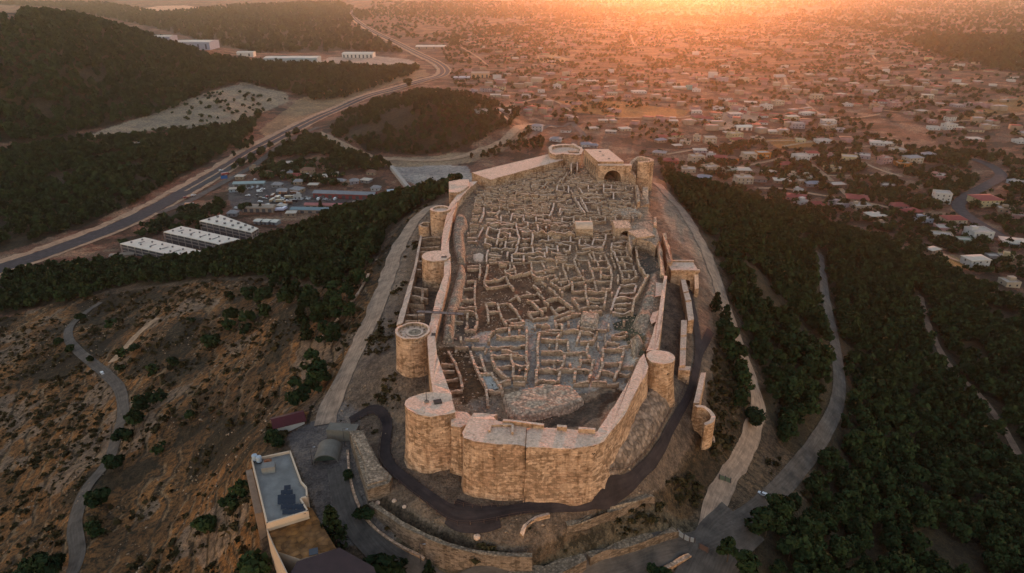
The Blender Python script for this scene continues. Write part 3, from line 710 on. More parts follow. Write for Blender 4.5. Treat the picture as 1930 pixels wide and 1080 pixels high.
def solid(mb, P, ztop, zbase, step=1.3, jit=0.13, batter=0.0, side=0, top=1, edge=0.42, closed_top=True, seed=0, keep=True):
    """walls that follow an outline: resampled, slightly uneven faces, ragged upper edge, spreading foot"""
    if area2(P) < 0: P = P[::-1]
    Q = []
    n = len(P)
    for i in range(n):
        a = np.array(P[i][:2]); b = np.array(P[(i + 1) % n][:2]); k = max(1, int(np.hypot(*(b - a)) / step))
        for j in range(k): Q.append(a + (b - a) * j / k)
    Q = np.array(Q); m = len(Q)
    T = np.roll(Q, -1, 0) - np.roll(Q, 1, 0); T /= np.linalg.norm(T, axis=1)[:, None] + 1e-9
    Nn = np.stack([T[:, 1], -T[:, 0]], 1)
    s = np.r_[0, np.cumsum(np.hypot(*np.diff(np.vstack([Q, Q[:1]]), axis=0).T))]
    zt = np.full(m, float(ztop)) if np.isscalar(ztop) else np.array([ztop(q[0], q[1]) for q in Q])
    zb = np.full(m, float(zbase)) if np.isscalar(zbase) else np.array([zbase(q[0], q[1]) for q in Q])
    zt = zt - edge * np.clip(vnoise(s[:-1] / 2.3, s[:-1] * 0 + seed, 71) - 0.35, 0, 1) * 2
    nl = max(2, int(np.max(zt - zb) / 2.0) + 1)
    rings = []
    for l in range(nl + 1):
        h = l / nl
        o = (vnoise(s[:-1] / 2.1, s[:-1] * 0 + h * 5 + seed, 5) - 0.5) * 2 * jit + batter * (1 - h) ** 2.5
        if l == nl: o = o * 0.4
        R = Q + Nn * o[:, None]
        rings.append(np.c_[R, zb + (zt - zb) * h])
    for l in range(nl):
        A, B = rings[l], rings[l + 1]
        for i in range(m):
            j = (i + 1) % m
            mb.face([A[i], A[j], B[j], B[i]], side, [(s[i], A[i][2]), (s[i + 1], A[j][2]), (s[i + 1], B[j][2]), (s[i], B[i][2])])
    if closed_top: mb.face([p for p in rings[-1]], top)
    return rings


def hbase(off): return lambda x, y: float(H(x, y)) - off


def arc_px(cx, cy, rx, ry, a0=0, a1=360, n=28):
    return [(cx + rx * math.cos(math.radians(a0 + (a1 - a0) * i / n)), cy - ry * math.sin(math.radians(a0 + (a1 - a0) * i / n))) for i in range(n + (a1 - a0 != 360))]


def circle(cx, cy, r, n=32, a0=0, a1=360):
    k = n + (0 if a1 - a0 == 360 else 1)
    return [(cx + r * math.cos(math.radians(a0 + (a1 - a0) * i / n)), cy + r * math.sin(math.radians(a0 + (a1 - a0) * i / n))) for i in range(k)]


WM = [M['wall'], M['top'], M['dark']]
ZT = 4.0
cx0, cy0 = at(1000, 800, 0)
castle = tag(empty('castle', (0, 0, 0)), 'long walled hilltop castle of tan limestone with round towers, seen from above', 'castle')

# near bastion and the wall running up its right side
front_out = [(893, 778), (880, 795), (871, 813), (874, 824), (894, 832), (935, 837), (990, 838)]
front_out2 = [(991.3, 842), (1039, 843), (1091, 843), (1117, 840), (1138, 829), (1156, 808), (1177, 781), (1195, 745), (1210, 716), (1219, 703)]
right_in = [(1208, 672), (1184, 719), (1171, 741), (1161, 758), (1143, 786), (1125, 812)]
front_in = [(1125, 812), (1066, 806), (1010, 800), (950, 796), (936, 792), (930, 783), (939, 777)]
mb = MB(); solid(mb, wpts(front_out + [(990, 838), (992.4, 803), (950, 796), (936, 792), (930, 783), (938, 777)], ZT), ZT, hbase(2), batter=0.9, seed=1)
mb.build('bastion', WM, castle)
mb = MB(); solid(mb, wpts([(993, 803)] + front_out2 + [(1222, 690), (1214, 664)] + right_in + [(1066, 806)], ZT), ZT - 0.05, hbase(2), batter=1.0, seed=2)
cw = mb.build('curtain_wall', WM, castle)
# low inner parapet, sunken box and slab on the platform
for a, b in (((948, 797), (1025, 806)), ((1050, 808), (1068, 810)), ((1090, 812), (1122, 815))):
    mb = MB()
    p, q = np.array(at(*a, ZT)), np.array(at(*b, ZT)); d = (q - p) / np.hypot(*(q - p)); nrm = np.array([-d[1], d[0]]) * 0.35
    solid(mb, [p - nrm, q - nrm, q + nrm, p + nrm], ZT + 0.9, ZT - 0.2, jit=0.04, edge=0.1); mb.build('parapet', [M['wall_new'], M['top']], castle)
mb = MB()
for a, b in (((925, 803), (966, 803)), ((966, 803), (966, 818)), ((925, 803), (922, 815))):
    p, q = np.array(at(*a, ZT)), np.array(at(*b, ZT)); d = (q - p) / np.hypot(*(q - p)); nrm = np.array([-d[1], d[0]]) * 0.25
    solid(mb, [p - nrm, q - nrm, q + nrm, p + nrm], ZT + 0.55, ZT - 0.2, jit=0.03, edge=0.08)
mb.build('low_wall', [M['wall_new'], M['top']], castle)

# upper right wall with two piers
mb = MB(); solid(mb, wpts([(1241, 656), (1249, 600), (1255, 540), (1258, 518), (1252, 518), (1249, 536), (1242, 584), (1232, 622), (1218, 662)], 3.2), 3.2, -7, seed=3)
for c in ([(1236, 532), (1249, 534), (1247, 556), (1235, 558)], [(1230, 588), (1242, 585), (1239, 604), (1228, 610), (1225, 600)]):
    solid(mb, wpts(c, 2.4), 2.4, -6, seed=4)
mb.build('curtain_wall', WM, castle)

# left wall: near part between the two big towers, then up to the far end
lw_out = [(884, 342), (864, 364), (847, 385), (840, 412), (833, 445), (831, 470), (838, 480), (836, 520), (822, 560), (813, 595), (806, 625), (805, 650), (810, 700), (816, 742)]
lw_in = [(851, 742), (840, 715), (823, 664), (820, 632), (828, 600), (838, 560), (849, 515), (850, 498), (846, 470), (846, 445), (853, 410), (862, 380), (879, 360), (900, 340)]
mb = MB(); solid(mb, wpts(lw_out[9:] + lw_in[:5], ZT), ZT, -11, jit=0.14, seed=5); mb.build('curtain_wall', WM, castle)
mb = MB(); solid(mb, wpts(lw_out[5:10] + lw_in[4:9], ZT - 0.1), ZT - 0.1, -9, jit=0.14, seed=6); mb.build('curtain_wall', WM, castle)
mb = MB(); solid(mb, wpts(lw_out[:6] + lw_in[8:], ZT - 0.2), ZT - 0.2, -8, jit=0.14, seed=7); mb.build('curtain_wall', WM, castle)


def wall_floor(mb, P, z, m=1):
    if area2(P) < 0: P = P[::-1]
    mb.face([(p[0], p[1], z) for p in P], m)


def tower(cpx, cpy, rpx, ztop, zb, hollow=0.0, flare=0.9, taper=0.3, label=None, rim=0.0, mats=WM, floor=0.8):
    x, y = at(cpx, cpy, ztop)
    x1, _ = at(cpx + rpx, cpy, ztop); r = x1 - x
    t = None
    mb = MB()
    n = 40
    P = circle(x, y, r, n)
    R = solid(mb, P, ztop, zb, step=0.9, jit=0.10, batter=flare, edge=0.22, closed_top=hollow == 0.0, seed=int(cpx))
    if hollow:
        top = R[-1]; c = np.array([x, y]); k = hollow
        inner = np.c_[c + (top[:, :2] - c) * k, top[:, 2]]; low = np.c_[inner[:, :2], np.full(len(inner), ztop - floor)]
        m = len(top)
        for i in range(m):
            j = (i + 1) % m
            mb.face([top[i], top[j], inner[j], inner[i]], 1)
            mb.face([inner[i], inner[j], low[j], low[i]], 0)
        mb.face([p for p in low], 1)
    else:
        # a shallow lip round the roof
        top = R[-1]; c = np.array([x, y]); m = len(top)
    o = mb.build('tower', mats, castle)
    if label: o['label'] = label
    return o, (x, y, r)


def painted_opening(px, py, z, w, d, rz=0.0, name='opening', parent=None):  # flat dark box that paints the shade of an open hole
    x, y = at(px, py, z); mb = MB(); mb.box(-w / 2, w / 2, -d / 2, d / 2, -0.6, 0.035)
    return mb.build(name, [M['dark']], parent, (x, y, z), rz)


# near-left tower: a D shape joined to the walls
P = wpts([(762, 760), (764, 752), (772, 746), (792, 740), (820, 738), (851, 742), (858, 776), (838, 782), (812, 784), (785, 779), (768, 771)], ZT + 0.3)
mb = MB(); solid(mb, P, ZT + 0.3, hbase(2), step=1.0, batter=1.5, edge=0.4, seed=11)
tw = mb.build('tower', WM, castle); tw['label'] = 'broad near tower with a dark painted roof opening and a flagpole'
painted_opening(825, 756, ZT + 0.34, 1.8, 1.5, 0.3, 'painted_opening', tw)
# the lower shoulder between that tower and the bastion
mb = MB(); solid(mb, wpts([(850, 772), (880, 776), (889, 785), (880, 800), (868, 806), (850, 800)], 2.6), 2.6, hbase(2), jit=0.3, edge=0.8, batter=1.0, seed=12)
mb.build('buttress', WM, castle)
twB, (bx, by, br) = tower(778, 622, 33, ZT + 0.6, -10.5, hollow=0.86, label='round tower with a sunken ring roof', floor=0.9)
mb = MB(); mb.cyl(bx + 0.5, by, ZT - 0.6, ZT - 0.05, br * 0.52, br * 0.5, 28, 0, top=1); mb.cyl(bx + 0.5, by, ZT - 0.09, ZT - 0.02, br * 0.36, br * 0.36, 24, 2)
for i in range(12):
    a = i * math.tau / 12
    mb.box(bx + math.cos(a) * br * 0.7 - 0.2, bx + math.cos(a) * br * 0.7 + 0.2, by + math.sin(a) * br * 0.7 - 0.2, by + math.sin(a) * br * 0.7 + 0.2, ZT - 0.35, ZT + 0.1, 2)
mb.build('roof_ring', [M['wall_new'], M['top'], M['rubble']], twB)
twC, cc = tower(822, 482, 27, ZT + 0.4, -8.5, label='round tower pocked with holes', flare=0.5)
painted_opening(837, 484, ZT + 0.46, 1.9, 1.2, 0.0, 'painted_opening', twC)
twD, dd = tower(830, 393, 19.5, ZT + 0.6, -8.0, hollow=0.74, label='smaller round tower with a ring-shaped top', flare=0.4)
mb = MB(); solid(mb, wpts([(846, 342), (866, 338), (884, 338), (884, 350), (866, 362), (846, 362)], ZT + 0.6), ZT + 0.6, -7.5, seed=14, edge=0.5)
o = mb.build('tower', WM, castle); o['label'] = 'square tower with a broken edge'
twF, ff = tower(1245.5, 672, 26.5, ZT + 0.2, -10, label='pale smooth round tower on the right-hand wall', flare=1.4, mats=[M['wall_new'], M['top'], M['dark']])
painted_opening(817, 630, ZT + 0.04, 1.1, 1.4, 0, 'painted_opening', castle)


def face_frame(p, q):
    p = np.array(p[:2], float); q = np.array(q[:2], float); d = q - p; L = np.hypot(*d); d /= L
    return p, d, np.array([d[1], -d[0]]), L          # start, along, outward (to the right of p->q), length


def arch_block(mb, p, q, z0, z1, thick, arches, side=0, top=1, dark=0, deep=None, cap=True, end=True, ax=None):
    """a wall from p to q (outer face to the right of p->q) with real arched openings running through (or `deep` into) it;
    arches = [(centre along, half width, springing height, sill z)]"""
    p, d, nrm, L = face_frame(p, q)
    dp = thick if deep is None else deep

    axis = -nrm if ax is None else np.array(ax)
    def W(s, o, z): v = p + d * s + axis * o; return (v[0], v[1], z)
    xs = [0.0]
    for (c, hw, sp, zs) in sorted(arches):
        # plain panel up to the arch
        segs = 10
        if c - hw > xs[-1] + 1e-3: mb.face([W(xs[-1], 0, z0), W(c - hw, 0, z0), W(c - hw, 0, z1), W(xs[-1], 0, z1)], side, [(xs[-1], z0), (c - hw, z0), (c - hw, z1), (xs[-1], z1)])
        pts = [(c - hw * math.cos(math.pi * i / segs), sp + hw * math.sin(math.pi * i / segs)) for i in range(segs + 1)]
        if zs > z0: mb.face([W(c - hw, 0, z0), W(c + hw, 0, z0), W(c + hw, 0, zs), W(c - hw, 0, zs)], side, [(c - hw, z0), (c + hw, z0), (c + hw, zs), (c - hw, zs)])
        for i in range(segs):
            a, b = pts[i], pts[i + 1]
            mb.face([W(a[0], 0, a[1]), W(b[0], 0, b[1]), W(b[0], 0, z1), W(a[0], 0, z1)], side, [(a[0], a[1]), (b[0], b[1]), (b[0], z1), (a[0], z1)])
            mb.face([W(a[0], 0, a[1]), W(a[0], dp, a[1]), W(b[0], dp, b[1]), W(b[0], 0, b[1])], side)
        for x in (c - hw, c + hw): mb.face([W(x, 0, zs), W(x, 0, sp), W(x, dp, sp), W(x, dp, zs)], side)
        mb.face([W(c - hw, 0, zs), W(c + hw, 0, zs), W(c + hw, dp, zs), W(c - hw, dp, zs)], top)
        if end: mb.face([W(a, dp - 0.01, z) for a, z in [(c - hw, zs), (c + hw, zs)] + pts[::-1]], dark)
        xs.append(c + hw)
    if xs[-1] < L: mb.face([W(xs[-1], 0, z0), W(L, 0, z0), W(L, 0, z1), W(xs[-1], 0, z1)], side, [(xs[-1], z0), (L, z0), (L, z1), (xs[-1], z1)])
    if cap:
        mb.face([W(0, 0, z1), W(L, 0, z1), W(L, thick, z1), W(0, thick, z1)], top)
        mb.face([W(0, thick, z0), W(0, 0, z0), W(0, 0, z1), W(0, thick, z1)], side, [(0, z0), (thick, z0), (thick, z1), (0, z1)])
        mb.face([W(L, 0, z0), W(L, thick, z0), W(L, thick, z1), W(L, 0, z1)], side, [(0, z0), (thick, z0), (thick, z1), (0, z1)])
        if end: mb.face([W(L, thick, z0), W(0, thick, z0), W(0, thick, z1), W(L, thick, z1)], side, [(0, z0), (L, z0), (L, z1), (0, z1)])


OLD = [M['wall_old'], M['old_top'], M['dark']]
NEW = [M['wall_new'], M['top'], M['dark']]
# long flat-roofed range along the far left wall
rng_ = tag(empty('castle_range', (0, 0, 0)), 'long flat pale-roofed stone range along the far left castle wall', 'building')
P = wpts([(889, 325), (924, 338.5), (1062, 301), (1048, 292), (1031, 291)], 4.6)
mb = MB(); solid(mb, P, 4.6, -6, seed=20, edge=0.12); mb.build('range_body', NEW, rng_)
# half-buried vault beside it
vx, vy = at(985, 333, 0)
mb = MB(); arch_block(mb, (0, 0), (7.0, 0), -1, 3.8, 9.0, [(4.4, 1.5, 1.0, -0.2)], deep=5)
o = mb.build('stone_vault', NEW, None, at(980, 334, 0) + (0,), 0.25); tag(o, 'small low stone vault with a dark round-arched mouth beside the long range', 'vault')
o.location.x -= 2.5
# far round bastion with a raised rim
P = wpts([(1034, 277), (1042, 272), (1060, 270), (1080, 270), (1095, 275), (1100, 282), (1096, 290), (1075, 291), (1063, 289), (1047, 291), (1036, 287)], 7.5)
fb = tag(empty('round_bastion', (0, 0, 0)), 'round stone bastion with a raised rim at the far end of the castle', 'bastion')
mb = MB(); R = solid(mb, P, 7.5, -6, closed_top=False, seed=21, edge=0.5)
top = R[-1]; c = top[:, :2].mean(0); inner = np.c_[c + (top[:, :2] - c) * 0.82, top[:, 2] - 0.1]; low = np.c_[inner[:, :2], np.full(len(inner), 5.9)]
for i in range(len(top)):
    j = (i + 1) % len(top)
    mb.face([top[i], top[j], inner[j], inner[i]], 1); mb.face([inner[i], inner[j], low[j], low[i]], 0)
mb.face([p for p in low], 1)
mb.build('bastion_wall', [M['wall'], M['top'], M['dark']], fb)
mb = MB(); x, y = at(1082, 301, 2); arch_block(mb, (-3, 0), (3, 0), -1, 6.5, 4, [(3, 1.1, 2.2, 0.0)]); mb.build('gate_block', OLD, fb, (x, y - 1, 0), 0.1)

# vaulted hall
hall = tag(empty('vaulted_hall', (0, 0, 0)), 'tall vaulted stone hall with a big open arch and a flat pale roof', 'hall')
fl = np.array(at(1127, 304.5, 10.5)); fr = np.array(at(1176, 304.5, 10.5)); bl = np.array(at(1101, 281, 10.5)); brr = np.array(at(1149, 280, 10.5))
u_ = (fr - fl) / np.hypot(*(fr - fl)); hd = np.hypot(*(bl - fl)); hax = (bl - fl) / hd; f0 = fl - np.array([-u_[1], u_[0]]) * 3.2 - u_ * 0.2; f1 = fr + u_ * 3.4 - np.array([-u_[1], u_[0]]) * 3.2
L = np.hypot(*(f1 - f0))
mb = MB(); arch_block(mb, f0, f1, -2, 9.4, 3.19, [(L * 0.45, 4.1, 2.9, -0.2)], end=False); mb.build('arch_front', [M['wall'], M['top'], M['dark']], hall)
sc_c = float(np.dot(f0 + u_ * L * 0.45 - fl, u_))
mb = MB(); arch_block(mb, fl, fr, -3, 10.5, hd, [(sc_c, 4.1, 2.9, -0.2)], deep=hd - 3, ax=hax); mb.build('hall_body', NEW, hall)
# slit windows down its left side: flat faces coloured dark as shaded openings
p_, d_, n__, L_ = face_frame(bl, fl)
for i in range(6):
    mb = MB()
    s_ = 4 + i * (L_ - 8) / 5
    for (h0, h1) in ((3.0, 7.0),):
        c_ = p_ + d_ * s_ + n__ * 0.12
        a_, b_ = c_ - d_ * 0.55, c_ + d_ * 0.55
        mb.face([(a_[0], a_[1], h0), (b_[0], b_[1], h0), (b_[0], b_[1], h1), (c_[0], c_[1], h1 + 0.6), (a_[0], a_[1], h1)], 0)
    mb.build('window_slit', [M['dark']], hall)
for k, (px, py) in enumerate(((1131, 285), (1137, 292), (1148, 299))):  # flat dark boxes, painted shade of openings in the roof
    x, y = at(px, py, 10.6); mb = MB(); mb.box(-0.6, 0.6, -0.5, 0.5, -0.2, 0.08); mb.build('painted_roof_opening', [M['dark']], hall, (x, y, 10.55), -0.2)

# hollow broken tower right of the hall: an open C in plan with a falling edge
rt = tag(empty('ruined_tower', (0, 0, 0)), 'broken hollow tower standing right of the vaulted hall', 'tower')


def c_wall(mb, cx, cy, ro, th, a0, a1, ztop, zb, n=26, side=0, top=1):
    """an arc of masonry; ztop(f) gives the ragged upper edge, f from 0 to 1"""
    pr = None
    for i in range(n + 1):
        f = i / n; a = math.radians(a0 + (a1 - a0) * f); zt = ztop(f) + (vnoise(f * 9.0, 0.3, 8) - 0.5) * 0.7
        o = (cx + ro * math.cos(a), cy + ro * math.sin(a)); q = (cx + (ro - th) * math.cos(a), cy + (ro - th) * math.sin(a))
        cur = (o, q, zt, ro * math.radians(abs(a1 - a0)) * f)
        if pr:
            (o0, q0, t0, s0) = pr
            nz = 4
            for l in range(nz):
                h0, h1 = l / nz, (l + 1) / nz
                za, zb_, zc, zd = zb + (t0 - zb) * h0, zb + (zt - zb) * h0, zb + (zt - zb) * h1, zb + (t0 - zb) * h1
                mb.face([(*o0, za), (*o, zb_), (*o, zc), (*o0, zd)], side, [(s0, za), (cur[3], zb_), (cur[3], zc), (s0, zd)])
                mb.face([(*q, zb_), (*q0, za), (*q0, zd), (*q, zc)], side, [(cur[3], zb_), (s0, za), (s0, zd), (cur[3], zc)])
            mb.face([(*o0, t0), (*o, zt), (*q, zt), (*q0, t0)], top)
        if i in (0, n): mb.face([(*o, zb), (*q, zb), (*q, zt), (*o, zt)] if i == n else [(*q, zb), (*o, zb), (*o, zt), (*q, zt)], side, [(0, zb), (th, zb), (th, zt), (0, zt)])
        pr = cur


x, y = at(1208, 303, 10.5)
mb = MB(); c_wall(mb, x + 0.5, y + 2, 6.2, 1.9, -115, 175, lambda f: 10.6 - 4.5 * max(0, (f - 0.75) * 4), -5); mb.build('tower_shell', [M['wall'], M['old_top'], M['dark']], rt)
mb = MB(); solid(mb, wpts([(1197, 346), (1203, 346), (1207, 378), (1201, 380)], 3), lambda x_, y_: 3.0, -5, jit=0.3, edge=1.5, seed=25)
solid(mb, wpts([(1185, 318), (1199, 326), (1199, 331), (1181, 322)], 6), 6.0, -2, jit=0.25, edge=1.2, seed=26)
solid(mb, wpts([(1212, 352), (1221, 352), (1224, 384), (1208, 388)], 0.5), 0.5, -6, jit=0.4, edge=1.5, seed=27)
mb.build('broken_wall', OLD, rt)

# ruined vaults on the right edge
vr = tag(empty('ruined_vault', (0, 0, 0)), 'ruined pair of vaults with dark arched mouths on the right edge of the castle', 'vault')
a = np.array(at(1166, 452, 0)); b = np.array(at(1187, 452, 0))
a5 = np.array(at(1160, 428, 4.8)); b5 = np.array(at(1188, 422, 4.8))
mb = MB(); arch_block(mb, a - np.array([1.5, 0]), b + np.array([0.6, 0]), -1, 4.8, 9.0, [(4.0, 2.0, 1.6, -0.1)], deep=7)
mb.build('vault', OLD, vr)
P = wpts([(1188, 424), (1215, 415), (1234, 410), (1238, 432), (1243, 450), (1236, 462), (1222, 452), (1201, 447), (1190, 448)], 5.0)
mb = MB(); solid(mb, P, 4.9, -4, jit=0.35, edge=0.9, seed=28); mb.build('vault_mass', [M['wall_old'], M['rubble'], M['dark']], vr)
a = np.array(at(1196, 466, 0)); b = np.array(at(1229, 462, 0))
mb = MB(); arch_block(mb, a + np.array([0, -3.4]), b + np.array([0, -3.4]), -1, 5.15, 7.5, [(np.hypot(*(b - a)) * 0.5, 2.7, 1.3, -0.1)], deep=7.2)
mb.build('vault', OLD, vr)
mb = MB()
solid(mb, wpts([(1236, 450), (1243, 451), (1249, 476), (1252, 500), (1252, 516), (1245, 516), (1244, 486)], 3.6), 3.6, -6, jit=0.3, edge=1.3, seed=29)
solid(mb, wpts([(1186, 422), (1190, 424), (1192, 462), (1188, 470), (1185, 455)], 4.4), 4.4, -1, jit=0.2, edge=0.8, seed=30)
solid(mb, wpts([(1232, 408), (1237, 407), (1238, 425), (1232, 424)], 5.8), 5.8, -4, jit=0.2, edge=0.8, seed=31)
mb.build('broken_wall', [M['wall'], M['old_top'], M['dark']], vr)
# strip of broken outer wall beside the dark ditch
ow = tag(MB().build('broken_wall_strip', OLD) if False else empty('outer_wall', (0, 0, 0)), 'broken outer wall strip with dark niches beside the right-hand ditch', 'wall')
mb = MB(); solid(mb, wpts([(1248, 440), (1256, 438), (1264, 462), (1268, 490), (1266, 494), (1258, 494), (1254, 466)], 0.5), 0.5, -7, jit=0.3, edge=1.2, seed=32)
mb.build('wall_body', OLD, ow)

# gatehouse on the right
gh = tag(empty('gatehouse', (0, 0, 0)), 'square stone gatehouse with a dark arched passage outside the right-hand wall', 'gatehouse')
a = np.array(at(1266, 511, -1.0)); b = np.array(at(1317, 511, -1.0)); c_ = np.array(at(1316, 493, -1.0))
L = np.hypot(*(b - a)); dpt = c_[1] - b[1]
mb = MB(); arch_block(mb, a, b, -9, -1.0, dpt, [(L * 0.62, 1.15, -5.6, -7.6)], deep=dpt * 0.9)
mb.build('gate_body', NEW, gh)
for (s0, s1, o0, o1) in ((-0.3, L + 0.3, -0.35, 0.5), (-0.3, L + 0.3, dpt - 0.5, dpt + 0.3)):
    mb = MB(); d = (b - a) / L; nr = np.array([d[1], -d[0]])
    q = [a + d * s0 - nr * o0, a + d * s1 - nr * o0, a + d * s1 - nr * o1, a + d * s0 - nr * o1]
    solid(mb, q, -0.45, -1.3, jit=0.03, edge=0.1)
    mb.build('cornice', NEW, gh)
mb = MB(); d = (b - a) / L; nr = np.array([d[1], -d[0]])
q0 = b - d * 1.4 + nr * 0.02; solid(mb, [q0, b + nr * 0.02, b + nr * 2.6, q0 + nr * 2.6], lambda x_, y_: -2.2 - 1.6 * (b[1] - y_), -10, jit=0.05); mb.build('buttress', NEW, gh)

# stepped forewall below the gatehouse
fw = tag(empty('stepped_wall', (0, 0, 0)), 'restored pale stepped wall running down from the gatehouse beside the dark walkway', 'wall')
steps = [((1283, 527), (1292, 527), (1298, 548), (1288, 550), -3.0), ((1288, 550.3), (1298, 548.3), (1303, 565), (1292, 566), -3.4), ((1292, 566.3), (1303, 565.3), (1308, 601), (1297, 604), -3.9),
         ((1284, 603), (1295, 603), (1294, 631), (1283, 632), -4.4), ((1283, 632.3), (1294, 631.3), (1293, 655), (1282, 656), -4.9), ((1282, 656.3), (1293, 655.3), (1292, 688), (1281, 689), -5.4), ((1279, 690), (1302, 690), (1301, 698), (1279, 697), -6.2)]
for (q1, q2, q3, q4, z) in steps:
    mb = MB(); solid(mb, wpts([q1, q2, q3, q4], z), z, -13, jit=0.05, edge=0.12, seed=int(q1[0])); mb.build('wall_section', NEW, fw)
# walling and the open drum tower lower down
dw = tag(empty('drum_tower', (0, 0, 0)), 'small open drum tower of pale stone with a straight wall below the walkway', 'tower')
mb = MB(); solid(mb, wpts([(1321, 702), (1331, 702), (1318, 760), (1307, 759)], -8.5), -8.5, -17, jit=0.06, edge=0.2, seed=41); mb.build('wall_section', NEW, dw)
x, y = at(1326, 773, -8.5)
mb = MB(); c_wall(mb, x - 0.4, y - 0.8, 3.3, 1.1, 115, -92, lambda f: -8.6 - 1.6 * f, -18, 22); mb.build('drum', NEW, dw)

# left forewall with its rooms
lf = tag(empty('fore_wall', (0, 0, 0)), 'low outer wall running parallel to the left castle wall along the gravel path', 'wall')
P = wpts([(792, 443), (779, 508), (766, 548), (747, 611), (759, 609), (770, 568), (777, 540), (784.6, 505), (796, 443)], -3.5)
mb = MB(); solid(mb, P, -3.5, hbase(2.5), jit=0.12, edge=0.4, seed=44); mb.build('wall_body', [M['wall'], M['top'], M['dark']], lf)
mb = MB()
for (q) in ([(796, 448), (830, 446)], [(795, 456), (830, 454)], [(792, 466), (828, 464)], [(789, 474), (812, 474)], [(784, 492), (795, 492)], [(781, 507), (794, 508)], [(778, 540), (806, 545)], [(775, 556), (806, 560)], [(771, 570), (800, 574)], [(766, 592), (800, 592)], [(797, 541), (795, 565)], [(764, 604), (792, 604)]):
    p, q2 = np.array(at(*q[0], -4.2)), np.array(at(*q[1], -4.2)); d = (q2 - p) / np.hypot(*(q2 - p)); nr = np.array([-d[1], d[0]]) * 0.45
    solid(mb, [p - nr, q2 - nr, q2 + nr, p + nr], -4.2, -9, jit=0.12, edge=0.5, seed=int(q[0][0]))
mb.build('cross_walls', OLD, lf)
mb = MB(); c_wall(mb, *at(803, 425, -3), 3.2, 1.0, 60, 300, lambda f: -2.6, -9, 16); mb.build('apse', OLD, lf)

# glacis of tumbled stone under the right wall
gl = [(1180, 790), (1200, 752), (1218, 735), (1272, 742), (1262, 775), (1245, 815), (1218, 850), (1190, 880), (1160, 900), (1130, 905), (1148, 870)]

# ------------------------------------------------------------------ bailey floor and the ruined houses on it
INNER = [(938, 777), (930, 783), (936, 792), (950, 796), (1010, 800), (1066, 806), (1125, 812), (1143, 786), (1161, 758), (1184, 719), (1208, 672), (1218, 662), (1232, 622), (1242, 584), (1249, 536), (1252, 518), (1248, 490), (1240, 460), (1236, 430), (1226, 400), (1215, 370), (1202, 345), (1180, 325), (1130, 300), (1100, 285), (1062, 301), (924, 338.5), (897, 340), (879, 360), (862, 380), (853, 410), (846, 445), (846, 470), (850, 498), (849, 515), (838, 560), (828, 600), (820, 632), (823, 664), (840, 715), (851, 742), (858, 776), (885, 785)]
IP = wpts(INNER, 1.5)
xs = [p[0] for p in IP]; ys = [p[1] for p in IP]
bx_ = np.arange(min(xs) - 1, max(xs) + 1, 0.7); by_ = np.arange(min(ys) - 1, max(ys) + 1, 0.7)
BX, BY = np.meshgrid(bx_, by_)
BZ = (fbm(BX / 9, BY / 9, 81, 4) - 0.5) * 1.3 + (fbm(BX / 2.2, BY / 2.2, 83, 3) - 0.5) * 0.5
# banks of earth against the right wall and at the near end
for pts, rad, hgt in (([(1205, 690), (1222, 620), (1235, 560), (1240, 520)], 9, 2.0), ([(1130, 790), (1150, 750)], 7, 0.8)):
    dd_ = seg_dist(BX, BY, [at(px, py, 0.5) for px, py in pts]); BZ += hgt * np.clip(1 - dd_ / rad, 0, 1) ** 1.3
nearend = in_poly(BX, BY, wpts([(885, 780), (945, 745), (1100, 755), (1165, 745), (1125, 815), (1000, 805)], 0)); BZ[nearend] -= 0.8
ins = in_poly(BX, BY, IP)
BC = np.zeros(BX.shape + (4,), np.float32)
bn = fbm(BX / 13, BY / 13, 85, 4)[..., None]
BC[..., :3] = np.array((0.28, 0.175, 0.108)) * (1 - bn) + np.array((0.40, 0.27, 0.175)) * bn
BC[..., 3] = 0.15


def bzone(poly, c, s=0.2, soft=4.0):
    jx = BX + (fbm(BX / 6, BY / 6, 87) - 0.5) * soft * 2; jy = BY + (fbm(BX / 6, BY / 6, 88) - 0.5) * soft * 2
    BC[in_poly(jx, jy, wpts(poly, 0))] = (*c, s)


bzone([(878, 495), (1000, 490), (1010, 530), (1060, 560), (1085, 590), (1040, 600), (950, 620), (900, 625), (872, 610)], (0.175, 0.088, 0.048), 0.1)
bzone([(830, 610), (905, 600), (905, 640), (830, 645)], (0.15, 0.10, 0.07), 0.2)
bzone([(880, 640), (960, 612), (1040, 600), (1160, 590), (1210, 600), (1215, 650), (1180, 735), (1090, 735), (960, 740), (930, 700)], (0.43, 0.355, 0.29), 0.1)
bzone([(1160, 595), (1215, 600), (1205, 690), (1180, 660)], (0.125, 0.115, 0.065), 0.5)
bzone([(825, 650), (880, 655), (925, 745), (870, 760)], (0.15, 0.075, 0.035), 0.5)
bzone([(880, 760), (945, 750), (940, 778), (890, 778)], (0.30, 0.215, 0.155), 0.0, 1.5)
bzone([(905, 785), (945, 790), (1120, 810), (1160, 745), (1100, 745), (1060, 775), (975, 790)], (0.14, 0.095, 0.065), 0.4)
bzone([(1130, 790), (1150, 735), (1175, 735), (1160, 765)], (0.13, 0.065, 0.035), 0.3)
bzone([(1205, 470), (1240, 470), (1245, 515), (1215, 525)], (0.16, 0.13, 0.095), 0.4)
bzone([(1040, 360), (1075, 352), (1110, 400), (1100, 402)], (0.21, 0.14, 0.10), 0.0, 1.0)
keep = ins[:-1, :-1] | ins[1:, :-1] | ins[:-1, 1:] | ins[1:, 1:]
idx = np.arange(BX.size).reshape(BX.shape)
q = np.stack([idx[:-1, :-1], idx[:-1, 1:], idx[1:, 1:], idx[1:, :-1]], -1)[keep]
used = np.unique(q); remap = np.full(BX.size, -1); remap[used] = np.arange(len(used))
